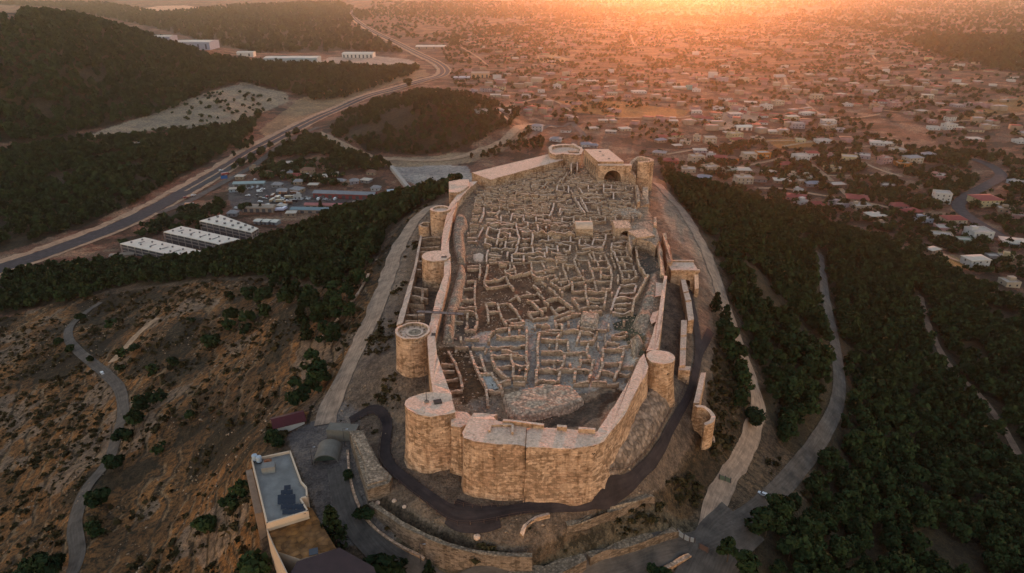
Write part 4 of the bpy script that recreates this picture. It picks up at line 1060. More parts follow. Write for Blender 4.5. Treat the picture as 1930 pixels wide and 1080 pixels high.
me = np_mesh('courtyard', np.stack([BX, BY, BZ], -1).reshape(-1, 3)[used], remap[q].reshape(-1), 4, [M['ground']], smooth=True)
ca_ = me.color_attributes.new('zone', 'FLOAT_COLOR', 'POINT'); ca_.data.foreach_set('color', BC.reshape(-1, 4)[used].ravel())
tag(link('courtyard', me), kind='structure')


def bz(x, y):
    i = np.clip(((np.asarray(y) - by_[0]) / 0.7).astype(int), 0, len(by_) - 1); j = np.clip(((np.asarray(x) - bx_[0]) / 0.7).astype(int), 0, len(bx_) - 1)
    return BZ[i, j]


def ruin_line(mb, pts, h=1.35, th=0.62, seed=0):
    """straight runs of broken walling, one after another, meeting in square corners"""
    pts = [np.array(p, float) for p in pts]
    for i in range(len(pts) - 1):
        a, b = pts[i], pts[i + 1]; L = np.hypot(*(b - a))
        if L < 0.4: continue
        d = (b - a) / L
        ruin_seg(mb, [a - d * (th * 0.4 if i > 0 else 0), b + d * (th * 0.4 if i < len(pts) - 2 else 0)], h, th, seed + i * 0.37)


def ruin_seg(mb, pts, h, th, seed):
    P = resample(np.array(pts, float), 0.75)
    if len(P) < 2: return
    T = np.gradient(P, axis=0); T /= np.linalg.norm(T, axis=1)[:, None] + 1e-9
    Nn = np.stack([-T[:, 1], T[:, 0]], 1)
    s = np.r_[0, np.cumsum(np.hypot(*np.diff(P, axis=0).T))]
    P = P + (rng.random(P.shape) - 0.5) * 0.12
    tw = th * (1 + (rng.random(len(P)) - 0.5) * 0.34)
    zt = bz(P[:, 0], P[:, 1]) + h * (0.62 + 0.6 * vnoise(s / 1.7, s * 0 + seed * 1.7, 91)) + (rng.random(len(P)) - 0.5) * 0.24
    e = 1.0; zt = bz(P[:, 0], P[:, 1]) + (zt - bz(P[:, 0], P[:, 1])) * e
    zb = np.full(len(P), -1.4)
    A = P + Nn * (tw / 2 + 0.05)[:, None]; B = P - Nn * (tw / 2 + 0.05)[:, None]
    A2 = P + Nn * (tw / 2)[:, None]; B2 = P - Nn * (tw / 2)[:, None]; ALLW.append(P)
    for i in range(len(P) - 1):
        j = i + 1
        a0, a1, b0, b1 = (*A[i], zb[i]), (*A[j], zb[j]), (*B[i], zb[i]), (*B[j], zb[j])
        ta0, ta1, tb0, tb1 = (*A2[i], zt[i]), (*A2[j], zt[j]), (*B2[i], zt[i]), (*B2[j], zt[j])
        mb.face([a1, a0, ta0, ta1], 0, [(s[j], zb[j]), (s[i], zb[i]), (s[i], zt[i]), (s[j], zt[j])])
        mb.face([b0, b1, tb1, tb0], 0, [(s[i], zb[i]), (s[j], zb[j]), (s[j], zt[j]), (s[i], zt[i])])
        mb.face([tb0, tb1, ta1, ta0], 1)
        if i == 0: mb.face([a0, b0, tb0, ta0], 0, [(0, -1), (th, -1), (th, zt[i]), (0, zt[i])])
        if j == len(P) - 1: mb.face([b1, a1, ta1, tb1], 0, [(0, -1), (th, -1), (th, zt[j]), (0, zt[j])])


ALLW = []
TILE = {1: (820, 560, 7.716), 2: (1020, 580, 7.716), 3: (820, 660, 7.716), 4: (860, 480, 7.716), 5: (1030, 460, 7.716), 6: (860, 390, 7.716), 7: (1050, 370, 7.716), 8: (860, 290, 4.825)}
RUINS = [
 ('row of small square rooms along the left rubble bank', [(4, [[(150,390),(280,385),(270,480),(265,620),(275,740),(285,800)],[(110,480),(265,480)],[(80,655),(265,655)],[(40,770),(285,775)],[(10,840),(260,845)],[(280,850),(310,930)],[(165,860),(155,920)],[(305,960),(290,1030),(270,1080)]]), (1, [[(270,350),(410,350)],[(460,350),(470,400),(440,470)],[(440,480),(590,490)],[(430,610),(640,620)],[(370,600),(380,640)]])], 1.2),
 ('two parallel wall stubs at the head of the left rubble bank', [(4, [[(340,150),(350,230),(335,340)],[(160,160),(330,160)],[(160,215),(335,215)]])], 1.2),
 ('angular house outline with one long leg in the brown earth court', [(4, [[(460,150),(440,260),(410,380),(410,430)],[(420,400),(560,380),(720,340)],[(720,335),(750,400),(770,440),(810,470),(830,510)],[(410,440),(450,490),(600,470),(760,440)]])], 1.2),
 ('zigzag wall enclosing a tiny cell in the brown earth court', [(4, [[(830,140),(850,200),(780,220),(705,240),(780,315),(860,310),(960,285),(1080,265)],[(780,265),(860,245),(860,290)]])], 1.2),
 ('long straight wall line with two rooms hanging from it', [(4, [[(1085,100),(1100,220),(1090,260),(1140,330),(1260,320),(1380,310),(1430,290)],[(1110,245),(1260,240)],[(1250,110),(1290,210)],[(480,110),(760,110),(1080,100),(1300,95)]])], 1.1),
 ('leaning ladder-shaped pair of rooms in the middle of the bailey', [(4, [[(1550,160),(1590,290),(1640,380),(1690,480)],[(1550,150),(1740,155)],[(1740,170),(1800,290),(1860,370)],[(1510,345),(1620,335)],[(1650,345),(1830,335)],[(1370,390),(1460,460),(1560,470),(1680,430)],[(1370,380),(1470,350),(1430,290)]])], 1.7),
 ('slanting broken walls running downhill through the brown court', [(4, [[(1120,430),(1200,510),(1230,540)],[(1240,390),(1300,440)],[(1340,470),(1420,540),(1490,600)],[(1310,660),(1490,630)],[(1490,630),(1580,700),(1690,780)],[(1430,790),(1580,760)],[(1270,650),(1340,720)],[(1380,740),(1430,810),(1480,860)]])], 1.3),
 ('half-open house with a crooked spine wall near the grey court', [(4, [[(1030,670),(1210,650)],[(1090,670),(1150,730),(1220,800),(1260,850)],[(1220,780),(1310,770)],[(1200,820),(1050,840),(1120,930),(1250,910),(1340,900)],[(1430,890),(1560,850),(1720,815)]])], 1.3),
 ('low tumbled wall crossing the brown court diagonally', [(4, [[(770,650),(880,610),(1090,580)],[(880,610),(930,670)],[(1020,530),(1100,580)],[(1110,580),(1180,550),(1240,600),(1280,640)]])], 0.9),
 ('three joined rooms forming steps at the lower edge of the brown court', [(4, [[(430,720),(580,705)],[(430,720),(460,830),(465,950)],[(460,835),(630,825)],[(600,720),(620,800),(660,910)],[(600,715),(760,700)],[(770,710),(850,790),(920,900),(990,980)],[(680,940),(890,915)],[(680,930),(730,1020)],[(790,1000),(980,985)]])], 1.2),
 ('wide ladder of long rooms on the left of the grey street', [(1, [[(1070,430),(1290,410)],[(1080,430),(1080,550)],[(1335,410),(1335,600),(1330,720),(1325,900),(1360,980),(1350,1040)],[(890,590),(1310,590)],[(800,735),(1100,720),(1310,710)],[(820,860),(1310,870)],[(880,490),(1060,450)],[(870,490),(790,590),(780,670)]])], 1.4),
 ('deep rooms with a slanting outer wall near the stone-filled pit', [(3, [[(810,10),(830,130),(870,250),(980,370),(1080,420)],[(830,80),(1310,85)],[(1100,90),(1140,240),(1130,400)],[(880,240),(1130,240)],[(1140,230),(1350,240)],[(1350,240),(1320,330),(1310,440)],[(1130,430),(1310,420)],[(930,470),(1100,460)],[(1140,470),(1310,480)]])], 1.6),
 ('overgrown terraced rooms against the near left wall', [(3, [[(190,0),(300,200),(370,400),(400,540)],[(90,200),(270,200)],[(100,290),(280,280)],[(130,430),(340,410)],[(510,0),(580,220),(660,400),(740,560),(770,770)],[(230,590),(400,580)]])], 1.1),
 ('small pit full of white stones beside the terraced rooms', [(3, [[(660,360),(820,340)],[(820,340),(890,440),(970,580),(980,620)],[(660,60),(720,280),(740,340)],[(600,260),(720,260)],[(780,600),(960,590)]])], 1.3),
 ('irregular rooms beside the flat rubble platform', [(2, [[(200,170),(330,150),(450,110),(570,70)],[(200,160),(220,290)],[(60,325),(280,325)],[(305,240),(300,350),(240,450),(230,500),(225,610)],[(400,190),(400,240)],[(130,260),(0,270)],[(220,240),(300,250)],[(560,190),(530,300)],[(310,350),(530,345),(770,380)],[(570,360),(520,500)],[(570,500),(740,500),(800,410)],[(0,470),(220,485),(390,480)],[(390,480),(390,610)]])], 1.4),
 ('large gridded block of rooms in the middle of the grey court', [(2, [[(0,640),(350,640),(640,640)],[(690,510),(660,640),(710,740)],[(340,680),(330,780),(290,880),(260,1000),(250,1070)],[(0,770),(310,780)],[(0,900),(240,910),(290,900)],[(570,700),(580,800),(550,890)],[(600,760),(760,770)],[(760,770),(730,900)],[(310,900),(730,920)],[(500,930),(480,1070)],[(730,930),(690,1070)]]), (1, [[(1520,540),(1490,720),(1490,850),(1500,1000),(1470,1080)]]), (3, [[(1490,250),(1470,400),(1470,490)],[(1510,280),(1820,310)],[(1820,330),(1780,460)],[(1480,440),(1600,440)],[(1600,470),(1760,460)]])], 1.4),
 ('column of rooms squeezed between the grey street and the right wall', [(2, [[(900,560),(900,700)],[(920,580),(1060,600),(1200,620)],[(1200,630),(1170,780),(1140,900),(1060,1040)],[(880,720),(890,850),(850,960),(800,1050)],[(920,800),(1140,820)],[(1170,870),(1340,880)],[(890,930),(1100,960)],[(1140,960),(1290,980)],[(960,480),(1140,510)],[(930,390),(940,520)]])], 1.5),
 ('big chequered block of rooms left of the stepped street', [(5, [[(440,130),(400,220),(420,300),(480,430),(540,520)],[(440,110),(640,105),(850,120)],[(620,130),(660,200)],[(420,210),(620,220)],[(610,230),(640,350),(690,500),(730,660)],[(680,110),(700,200),(740,240),(760,330)],[(850,140),(890,250),(930,350),(950,480),(930,640)],[(650,235),(880,240)],[(650,360),(930,360)],[(790,410),(790,510)],[(810,470),(940,475)],[(700,530),(940,540)],[(540,520),(690,515)],[(800,640),(940,650)],[(600,640),(690,630)]])], 1.6),
 ('tapering house block where the stepped street ends', [(5, [[(570,590),(570,730),(610,890)],[(590,690),(870,700)],[(600,790),(840,790)],[(870,700),(840,890)],[(500,920),(650,880),(840,880)],[(370,790),(430,860),(490,940)],[(380,680),(560,685)],[(390,780),(560,790)],[(370,550),(380,680)],[(380,550),(560,560)]])], 1.6),
 ('comb of rooms on the right side of the stepped street', [(5, [[(940,60),(1000,180),(1050,300),(1100,440),(1110,540)],[(960,40),(1140,50)],[(980,95),(1160,100)],[(1030,180),(1200,190)],[(1040,270),(1260,280)],[(1270,300),(1270,370)],[(1090,385),(1270,390)],[(1110,540),(1330,500)],[(1160,50),(1180,160),(1240,250)],[(1290,390),(1310,480)]])], 1.5),
 ('stack of three shallow rooms at the lower end of the stepped street', [(5, [[(1070,600),(1300,600)],[(1070,620),(1010,760),(970,860),(940,960)],[(1060,720),(1280,720)],[(1000,800),(1260,800)],[(1300,610),(1280,720)],[(980,880),(1230,880)],[(960,990),(1240,1000)]])], 1.4),
 ('tall curving wall under the ruined vaults', [(5, [[(1300,20),(1320,200),(1360,320),(1420,430),(1470,480),(1400,620),(1340,730),(1270,830),(1250,980)]])], 2.6),
 ('well-kept restored block of rooms at the upper left', [(6, [[(490,270),(740,255),(870,250)],[(480,290),(430,440)],[(430,460),(600,480),(740,480)],[(490,320),(640,330),(870,345)],[(640,330),(620,420),(600,500),(580,560)],[(640,400),(780,410)],[(780,370),(780,440)],[(870,250),(890,380),(920,480),(870,580)],[(430,480),(410,540),(520,550)],[(710,570),(720,510),(880,510)],[(760,460),(890,460)],[(900,310),(1030,300)],[(920,330),(1100,350)],[(950,390),(1110,380)],[(1040,250),(1040,310)],[(960,480),(1000,500),(1080,470)]])], 2.0),
 ('long high-walled hall foundation left of the plastered chapel', [(6, [[(1120,380),(1400,390),(1720,395)],[(1380,280),(1620,290)],[(1250,260),(1310,270),(1300,340)],[(1180,260),(1190,360)],[(1110,380),(1110,480),(1090,560)]])], 2.8),
 ('broad band of pinkish rooms in front of the long hall foundation', [(6, [[(470,600),(440,700),(440,790)],[(500,600),(860,600)],[(470,680),(660,700)],[(750,630),(740,720)],[(890,600),(860,670)],[(920,605),(1100,600)],[(1100,560),(1120,680)],[(1140,625),(1310,610)],[(800,690),(1000,685),(1330,685)],[(810,690),(810,790)],[(810,745),(980,760)],[(980,690),(980,800)],[(1050,745),(1290,740)],[(1280,690),(1290,740)],[(1310,570),(1320,690)],[(1320,600),(1460,600)],[(1470,560),(1480,650)],[(1380,670),(1530,665)],[(1480,540),(1660,560)],[(1660,560),(1650,640),(1590,660)],[(1440,515),(1720,520)],[(1340,430),(1340,490)],[(1660,440),(1660,510)],[(1190,500),(1380,490)]])], 1.5),
 ('row of small cells behind the long hall foundation', [(6, [[(820,80),(790,190)],[(830,90),(980,110)],[(980,110),(980,200)],[(830,135),(970,140)],[(1000,140),(1170,140),(1350,130)],[(1160,150),(1160,200)],[(1410,30),(1350,150)],[(1520,30),(1490,110)],[(1180,185),(1360,190)],[(980,215),(1230,220)],[(1270,215),(1380,220)],[(1420,225),(1590,230)],[(1710,130),(1710,250)],[(1540,170),(1540,210)],[(1560,160),(1700,160)]])], 1.6),
 ('scattered low cells behind the restored block at the upper left', [(6, [[(430,190),(650,190)],[(440,240),(780,230)],[(650,140),(650,190)],[(630,60),(570,140)],[(450,100),(600,90)],[(400,10),(400,110),(340,220)],[(390,300),(320,440)],[(160,455),(300,455)],[(160,500),(290,510),(290,480)]])], 1.4),
 ('neat walled yard in front of the plastered chapel', [(7, [[(330,630),(320,710)],[(320,715),(680,725)],[(540,610),(510,700)],[(560,620),(690,640)],[(710,550),(700,650),(670,720)],[(390,690),(480,700)],[(360,755),(670,760)]])], 1.8),
 ('two shallow rooms below the first ruined vault', [(7, [[(800,680),(960,690)],[(800,740),(980,740)],[(800,680),(790,750),(860,890),(880,960)],[(910,600),(1050,600)],[(910,640),(1040,650)]])], 1.5),
 ('dense honeycomb of rooms behind the plastered chapel', [(7, [[(430,260),(600,265),(790,270),(940,280)],[(590,170),(620,270)],[(450,220),(600,220)],[(440,240),(340,60)],[(370,240),(260,30)],[(480,300),(490,370)],[(500,300),(690,310)],[(700,300),(700,370)],[(720,310),(870,310)],[(770,370),(880,375)],[(500,370),(690,370)],[(230,290),(420,280)],[(240,290),(240,400)],[(330,330),(350,380)],[(0,420),(240,440)],[(0,370),(230,370)],[(100,150),(330,170)],[(110,230),(350,240)],[(70,180),(30,270)],[(80,290),(70,370)]])], 1.7),
 ('rows of rooms in front of the big hall arch', [(8, [[(1340,280),(1490,290)],[(1340,325),(1500,330)],[(1410,280),(1410,330)],[(1340,290),(1340,350)],[(1340,350),(1490,360)],[(1540,290),(1620,290)],[(1530,370),(1610,380)],[(1540,200),(1620,200)],[(1540,240),(1610,240)],[(1430,360),(1430,420)]])], 1.8),
 ('block of shallow rooms right of the upper street', [(8, [[(1040,230),(1240,235)],[(1050,260),(1240,265)],[(1150,370),(1330,375)],[(1150,400),(1310,410)],[(1170,440),(1330,445)],[(1110,310),(1150,370)],[(1200,290),(1200,330)],[(1200,330),(1300,330)],[(1130,290),(1290,290)],[(1130,400),(1200,540)]])], 1.6),
 ('block of shallow rooms left of the upper street', [(8, [[(920,290),(1030,290)],[(920,340),(1010,340)],[(1020,290),(1020,350)],[(920,290),(910,340)],[(680,290),(830,290)],[(710,370),(900,370)],[(720,345),(860,345)],[(590,375),(700,380)],[(900,430),(1050,420)],[(890,450),(860,560)],[(1080,400),(1170,550)],[(960,510),(1130,510)],[(970,500),(940,560)]])], 1.6),
 ('small square keep-like stub at the top of the upper street', [(8, [[(1040,100),(1100,90),(1100,150)],[(1045,100),(1045,160)]])], 3.0),
 ('pair of street walls leading up to the far bastion', [(8, [[(1040,160),(920,270)],[(1010,170),(960,260)],[(830,210),(920,215)],[(810,235),(910,240)],[(840,260),(770,320)],[(830,125),(960,120)],[(850,155),(960,160)]])], 1.5),
 ('low tumbled cells in the far left corner of the bailey', [(8, [[(480,450),(620,460),(700,450)],[(560,480),(650,480)],[(500,530),(720,540)],[(600,550),(610,620)],[(730,570),(860,570)],[(390,510),(360,570)],[(270,530),(400,530)],[(480,370),(600,310)],[(240,360),(370,360)],[(450,330),(600,310)],[(250,480),(240,550),(210,620)],[(350,290),(440,300),(520,270)],[(500,240),(600,240),(680,220)]])], 1.3),
]
for k, (lab, tiles, hgt) in enumerate(RUINS):
    bright = any(w in lab for w in ('restored', 'hall', 'neat', 'keep'))
    P0 = at(TILE[tiles[0][0]][0] + tiles[0][1][0][0][0] / TILE[tiles[0][0]][2], TILE[tiles[0][0]][1] + tiles[0][1][0][0][1] / TILE[tiles[0][0]][2], 0)
    o = tag(empty('ruined_house', (0, 0, 0)), lab, 'ruined house', 'excavated house walls inside the castle')
    for ti, lines in tiles:
        ox, oy, sc = TILE[ti]
        for j, ln in enumerate(lines):
            mb = MB()
            ruin_line(mb, [at(ox + x / sc, oy + y / sc, hgt * 0.8) for x, y in ln], hgt * random.uniform(0.85, 1.15), seed=k * 40 + j)
            mb.build('wall', [M['wall'], M['top']] if bright else [M['wall_old'], M['old_top']], o)

# the crowded remainder: short cross walls and stubs between the traced houses, grouped house by house
def fill_cells(region, step, hgt, ang0, name_group, label):
    P = wpts(region, 0.8); W = np.concatenate(ALLW)
    xs_ = [p[0] for p in P]; ys_ = [p[1] for p in P]
    blocks = {}
    for y in np.arange(min(ys_), max(ys_), step * 0.62):
        for x in np.arange(min(xs_), max(xs_), step):
            a = ang0 + (vnoise(x / 30, y / 30, 131) - 0.5) * 0.35
            x0 = x + random.uniform(-0.6, 0.6); y0 = y + random.uniform(-0.35, 0.35)
            for (da, L) in ((0, step * random.uniform(0.7, 1.05)), (math.pi / 2, step * 0.62 * random.uniform(0.6, 1.0))):
                if random.random() < (0.16 if da == 0 else 0.34): continue
                q = np.array([(x0 + math.cos(a + da) * L * t, y0 + math.sin(a + da) * L * t) for t in np.linspace(0, 1, 6)])
                if not in_poly(q[:, 0], q[:, 1], P).all(): continue
                d = np.min(np.hypot(q[:, None, 0] - W[None, :, 0], q[:, None, 1] - W[None, :, 1]), axis=1)
                if (d < 1.15).sum() > 1: continue
                blocks.setdefault((int(x // 16), int(y // 16)), []).append(q[[0, -1]])
    for k, lines in blocks.items():
        o = tag(empty('ruined_house', (0, 0, 0)), label, 'ruined house', name_group)
        for j, q in enumerate(lines):
            mb = MB(); ruin_line(mb, q, hgt * random.uniform(0.75, 1.2), th=random.uniform(0.45, 0.65), seed=int(q[0][0] * 7) + j); mb.build('wall', [M['wall_old'], M['old_top']], o)


fill_cells([(905, 352), (930, 345), (1060, 308), (1096, 302), (1130, 340), (1190, 345), (1200, 385), (1215, 408), (1170, 425), (1120, 418), (960, 425), (905, 455), (882, 470), (880, 440), (888, 405), (880, 380)], 3.7, 1.5, 0.06, 'low cells crowding the far half of the bailey', 'low broken house walls of the crowded far half of the bailey')
fill_cells([(925, 425), (1085, 420), (1175, 440), (1190, 470), (1200, 530), (1190, 590), (1080, 590), (1000, 520), (905, 490), (905, 450)], 4.0, 1.5, 0.02, 'stubs between the mid-bailey houses', 'short wall stubs between the larger house blocks in mid bailey')
fill_cells([(830, 648), (905, 640), (950, 615), (1030, 605), (1110, 620), (1180, 600), (1200, 640), (1190, 700), (1160, 738), (1080, 728), (960, 735), (930, 730), (880, 690)], 4.4, 1.3, -0.05, 'stubs in the grey court', 'short wall stubs standing in the grey gravelled court')

# plastered chapel
a = np.array(at(1085, 450, 0)); b = np.array(at(1117, 450, 0)); L = b[0] - a[0]
ch = tag(empty('chapel', (0, 0, 0)), 'small plastered chapel with a rounded pale roof among the ruins', 'chapel')
mb = MB(); D = 7.0; n = 10; hw = 4.0
mb.box(a[0], b[0], a[1], a[1] + D, -1, hw)
mb.build('chapel_wall', [M['wall_new']], ch)
mb = MB()
arc = [(a[1] + D / 2 - D / 2 * math.cos(math.pi * i / n), hw + 0.02 + 1.7 * math.sin(math.pi * i / n)) for i in range(n + 1)]
for i in range(n):
    mb.face([(a[0], arc[i][0], arc[i][1]), (b[0], arc[i][0], arc[i][1]), (b[0], arc[i + 1][0], arc[i + 1][1]), (a[0], arc[i + 1][0], arc[i + 1][1])], 0)
mb.face([(a[0], y_, z_) for y_, z_ in arc[::-1]], 0); mb.face([(b[0], y_, z_) for y_, z_ in arc], 0)
mb.build('roof', [m_plain('pale_plaster', (0.60, 0.40, 0.27), 0.9, 0.25, 0.7)], ch)


def mound(name, outline, z0, hgt, mat, label, cat, edge=0.35, rough=0.5, base=None, kind=None):
    """heap with a rounded rim and a lumpy top, filled as its own little grid"""
    P = [tuple(gnd(px, py)[:2]) if base is not None else at(px, py, z0 + hgt * 0.6) for px, py in outline]
    xs = [p[0] for p in P]; ys = [p[1] for p in P]
    st = 0.6
    gx, gy = np.meshgrid(np.arange(min(xs), max(xs), st), np.arange(min(ys), max(ys), st))
    m = in_poly(gx, gy, P)
    d = seg_dist(gx, gy, P + [P[0]])
    hh = np.clip(d / (hgt * edge + 0.1), 0, 1) ** 0.6
    bs = z0 if base is None else base(gx, gy)
    gz = bs - 0.6 + (hgt + 0.6) * hh + hh * (fbm(gx / 2.5, gy / 2.5, 95, 3) - 0.5) * rough * 2 + (rng.random(gx.shape) - 0.5) * 0.18
    idx = np.arange(gx.size).reshape(gx.shape)
    kp = m[:-1, :-1] | m[1:, :-1] | m[:-1, 1:] | m[1:, 1:]
    gz[~m] = (bs - 1.0) if np.isscalar(bs) else (bs - 1.0)[~m]
    q = np.stack([idx[:-1, :-1], idx[:-1, 1:], idx[1:, 1:], idx[1:, :-1]], -1)[kp]
    us = np.unique(q); rm = np.full(gx.size, -1); rm[us] = np.arange(len(us))
    me = np_mesh(name, np.stack([gx, gy, gz], -1).reshape(-1, 3)[us], rm[q].reshape(-1), 4, [mat], smooth=False)
    o = link(name, me)
    return tag(o, label, cat, kind=kind)


mound('rubble_platform', [(946, 745), (972, 739), (1013, 730), (1052, 726), (1081, 730), (1104, 755), (1073, 771), (1029, 781), (977, 790), (961, 781)], -0.3, 1.7, M['rubble_pale'], 'wide fan-shaped rubble platform near the front bastion', 'rubble platform', 0.25, 0.25)
mound('rubble_platform', [(1095, 588), (1131, 592), (1125, 617), (1092, 613)], 0, 1.9, M['rubble_pale'], 'flat square rubble platform between rooms in the grey court', 'rubble platform', 0.2, 0.2)
mound('rubble_bank', [(862, 404), (880, 408), (884, 425), (876, 440), (879, 470), (877, 492), (858, 492), (852, 470), (850, 440), (853, 415)], 0, 2.6, M['rubble'], 'long rubble bank along the inner left wall, upper length', 'rubble bank', 0.5, 0.5)
mound('rubble_bank', [(863, 500), (876, 500), (881, 515), (874, 545), (872, 560), (862, 590), (855, 640), (830, 642), (835, 590), (848, 550)], 0, 2.4, M['rubble'], 'long rubble bank along the inner left wall, lower length below the metal bridge', 'rubble bank', 0.5, 0.5)
mound('rubble_heap', [(890, 480), (905, 476), (914, 480), (911, 490), (893, 491)], 0, 0.7, M['top'], 'small pale heap of earth at the end of the left rubble bank', 'heap', 0.6, 0.3)
mound('rubble_bank', [(1185, 635), (1212, 630), (1218, 650), (1205, 675), (1188, 668)], 0.4, 3.0, M['rubble'], 'bushy brown earth bank against the right wall above the pale round tower', 'rubble bank', 0.6, 0.8)
mound('rubble_bank', [(1225, 512), (1246, 520), (1240, 575), (1228, 620), (1208, 640), (1190, 610), (1208, 560)], 0.2, 2.2, M['rubble'], 'sloping earth bank along the upper right wall below the curving wall', 'rubble bank', 0.8, 0.8)
mound('rubble_heap', [(1150, 398), (1175, 390), (1200, 394), (1215, 405), (1180, 408), (1155, 406)], 0, 1.1, M['rubble_pale'], 'pale levelled heap near the broken hollow tower', 'heap', 0.6, 0.4)
# stones thrown up under the right-hand wall
mound('stone_glacis', gl, 0, 1.6, M['glacis'], 'steep apron of tumbled stones under the right-hand castle wall', 'stone apron', 0.8, 0.8, base=lambda x, y: H(x, y))


# loose stones: squat irregular blocks, one object
def stones(name, pts, size, mat, label=None):
    n = len(pts)
    base = np.array([(1, 0, 0), (0, 1, 0), (-1, 0, 0), (0, -1, 0), (0.2, 0.1, 0.9), (0, 0, -0.8)])
    tri = np.array([(0, 1, 4), (1, 2, 4), (2, 3, 4), (3, 0, 4), (1, 0, 5), (2, 1, 5), (3, 2, 5), (0, 3, 5)])
    V = base[None] * (0.6 + 0.8 * rng.random((n, 6, 3))) * np.asarray(size).reshape(-1, 1, 1)
    a = rng.random(n) * 6.28; c, s = np.cos(a), np.sin(a)
    X = V[..., 0] * c[:, None] - V[..., 1] * s[:, None]; Y = V[..., 0] * s[:, None] + V[..., 1] * c[:, None]
    V = np.stack([X, Y, V[..., 2] * 0.8], -1) + np.asarray(pts)[:, None, :]
    Fx = (tri[None] + (np.arange(n) * 6)[:, None, None]).reshape(-1)
    me = np_mesh(name, V.reshape(-1, 3), Fx, 3, [mat])
    return tag(link(name, me), label, kind='stuff')


pts = []
for _ in range(16000):
    x = rng.uniform(min(xs), max(xs)) if False else rng.uniform(bx_[0], bx_[-1]); y = rng.uniform(by_[0], by_[-1]); pts.append((x, y))
pts = np.array(pts); k = in_poly(pts[:, 0], pts[:, 1], IP) & (fbm(pts[:, 0] / 7, pts[:, 1] / 7, 97) > 0.44); pts = pts[k]
stones('loose_stones', np.c_[pts, bz(pts[:, 0], pts[:, 1]) + 0.05], rng.uniform(0.12, 0.36, len(pts)), M['old_top'])
# the pit of white stones
p0 = [at(820 + x / 7.716, 660 + y / 7.716, 0.2) for x, y in ((690, 390), (820, 380), (930, 570), (770, 590))]
pp = np.array([np.array(p0[0]) * (1 - u) * (1 - v) + np.array(p0[1]) * u * (1 - v) + np.array(p0[2]) * u * v + np.array(p0[3]) * (1 - u) * v for u, v in rng.random((260, 2))])
stones('stone_pile', np.c_[pp, bz(pp[:, 0], pp[:, 1]) + 0.25], rng.uniform(0.2, 0.5, len(pp)), m_plain('white_stone', (0.50, 0.45, 0.38), 0.9, 0.3, 0.5))

# ------------------------------------------------------------------ trees, scrub
def leaf_cloud(n, size, seed, kind='pine'):
    """n leaf-clump quads in a crown one unit high: several lobes, gaps between them"""
    r = np.random.default_rng(seed)
    if kind == 'pine':
        nl = 9
        cz = r.uniform(0.32, 0.86, nl); rad = 0.30 * np.sin(np.clip((1.02 - cz) / 0.75, 0.05, 1) * math.pi * 0.62) + 0.03
        an = r.uniform(0, 6.28, nl); cen = np.c_[np.cos(an) * rad * r.uniform(0.4, 1.0, nl), np.sin(an) * rad * r.uniform(0.4, 1.0, nl), cz]
        cen[0] = (0, 0, 0.88); lr = r.uniform(0.13, 0.21, nl)
    elif kind == 'conifer':
        nl = 16
        cz = np.linspace(0.12, 0.93, nl); rad = 0.26 * (1.02 - cz); an = np.arange(nl) * 2.4
        cen = np.c_[np.cos(an) * rad * 0.75, np.sin(an) * rad * 0.75, cz]; lr = 0.05 + 0.15 * (1 - cz)
    else:
        nl = 7
        an = r.uniform(0, 6.28, nl); rr = r.uniform(0.1, 0.42, nl)
        cen = np.c_[np.cos(an) * rr, np.sin(an) * rr, r.uniform(0.25, 0.68, nl)]; cen[0] = (0, 0, 0.6); lr = r.uniform(0.2, 0.32, nl)
    k = r.integers(0, nl, n)
    d = r.normal(size=(n, 3)); d /= np.linalg.norm(d, axis=1)[:, None]
    c = cen[k] + d * (lr[k] * r.uniform(0.55, 1.0, n) ** 0.5)[:, None] * np.array([1, 1, 0.72])
    c[:, 2] = np.maximum(c[:, 2], 0.05)
    nrm = d + r.normal(size=(n, 3)) * 0.55; nrm[:, 2] += 0.25; nrm /= np.linalg.norm(nrm, axis=1)[:, None]
    t = np.cross(nrm, r.normal(size=(n, 3))); t /= np.linalg.norm(t, axis=1)[:, None]; b_ = np.cross(nrm, t)
    s = size * r.uniform(0.6, 1.3, n)[:, None]
    asp = r.uniform(0.6, 1.0, n)[:, None]
    bend = nrm * s * 0.25
    return np.stack([c - t * s - b_ * s * asp - bend, c + t * s - b_ * s * asp + bend, c + t * s + b_ * s * asp - bend, c - t * s + b_ * s * asp + bend], 1)


GREEN0, GREEN1 = (0.010, 0.019, 0.009), (0.038, 0.056, 0.019)
M['leaf_stuff'] = m_leaf('foliage', GREEN0, GREEN1)
M['leaf'] = m_leaf('tree_foliage', GREEN0, GREEN1, True)
M['leaf_dark'] = m_leaf('conifer_foliage', (0.010, 0.017, 0.008), (0.026, 0.036, 0.014), True)
M['scrub'] = m_leaf('scrub_foliage', (0.020, 0.020, 0.009), (0.085, 0.060, 0.026))
M['bark'] = m_plain('bark', (0.09, 0.06, 0.04), 0.95, 0.3, 2.0)

TREES = []       # x, y, height, kind, zone


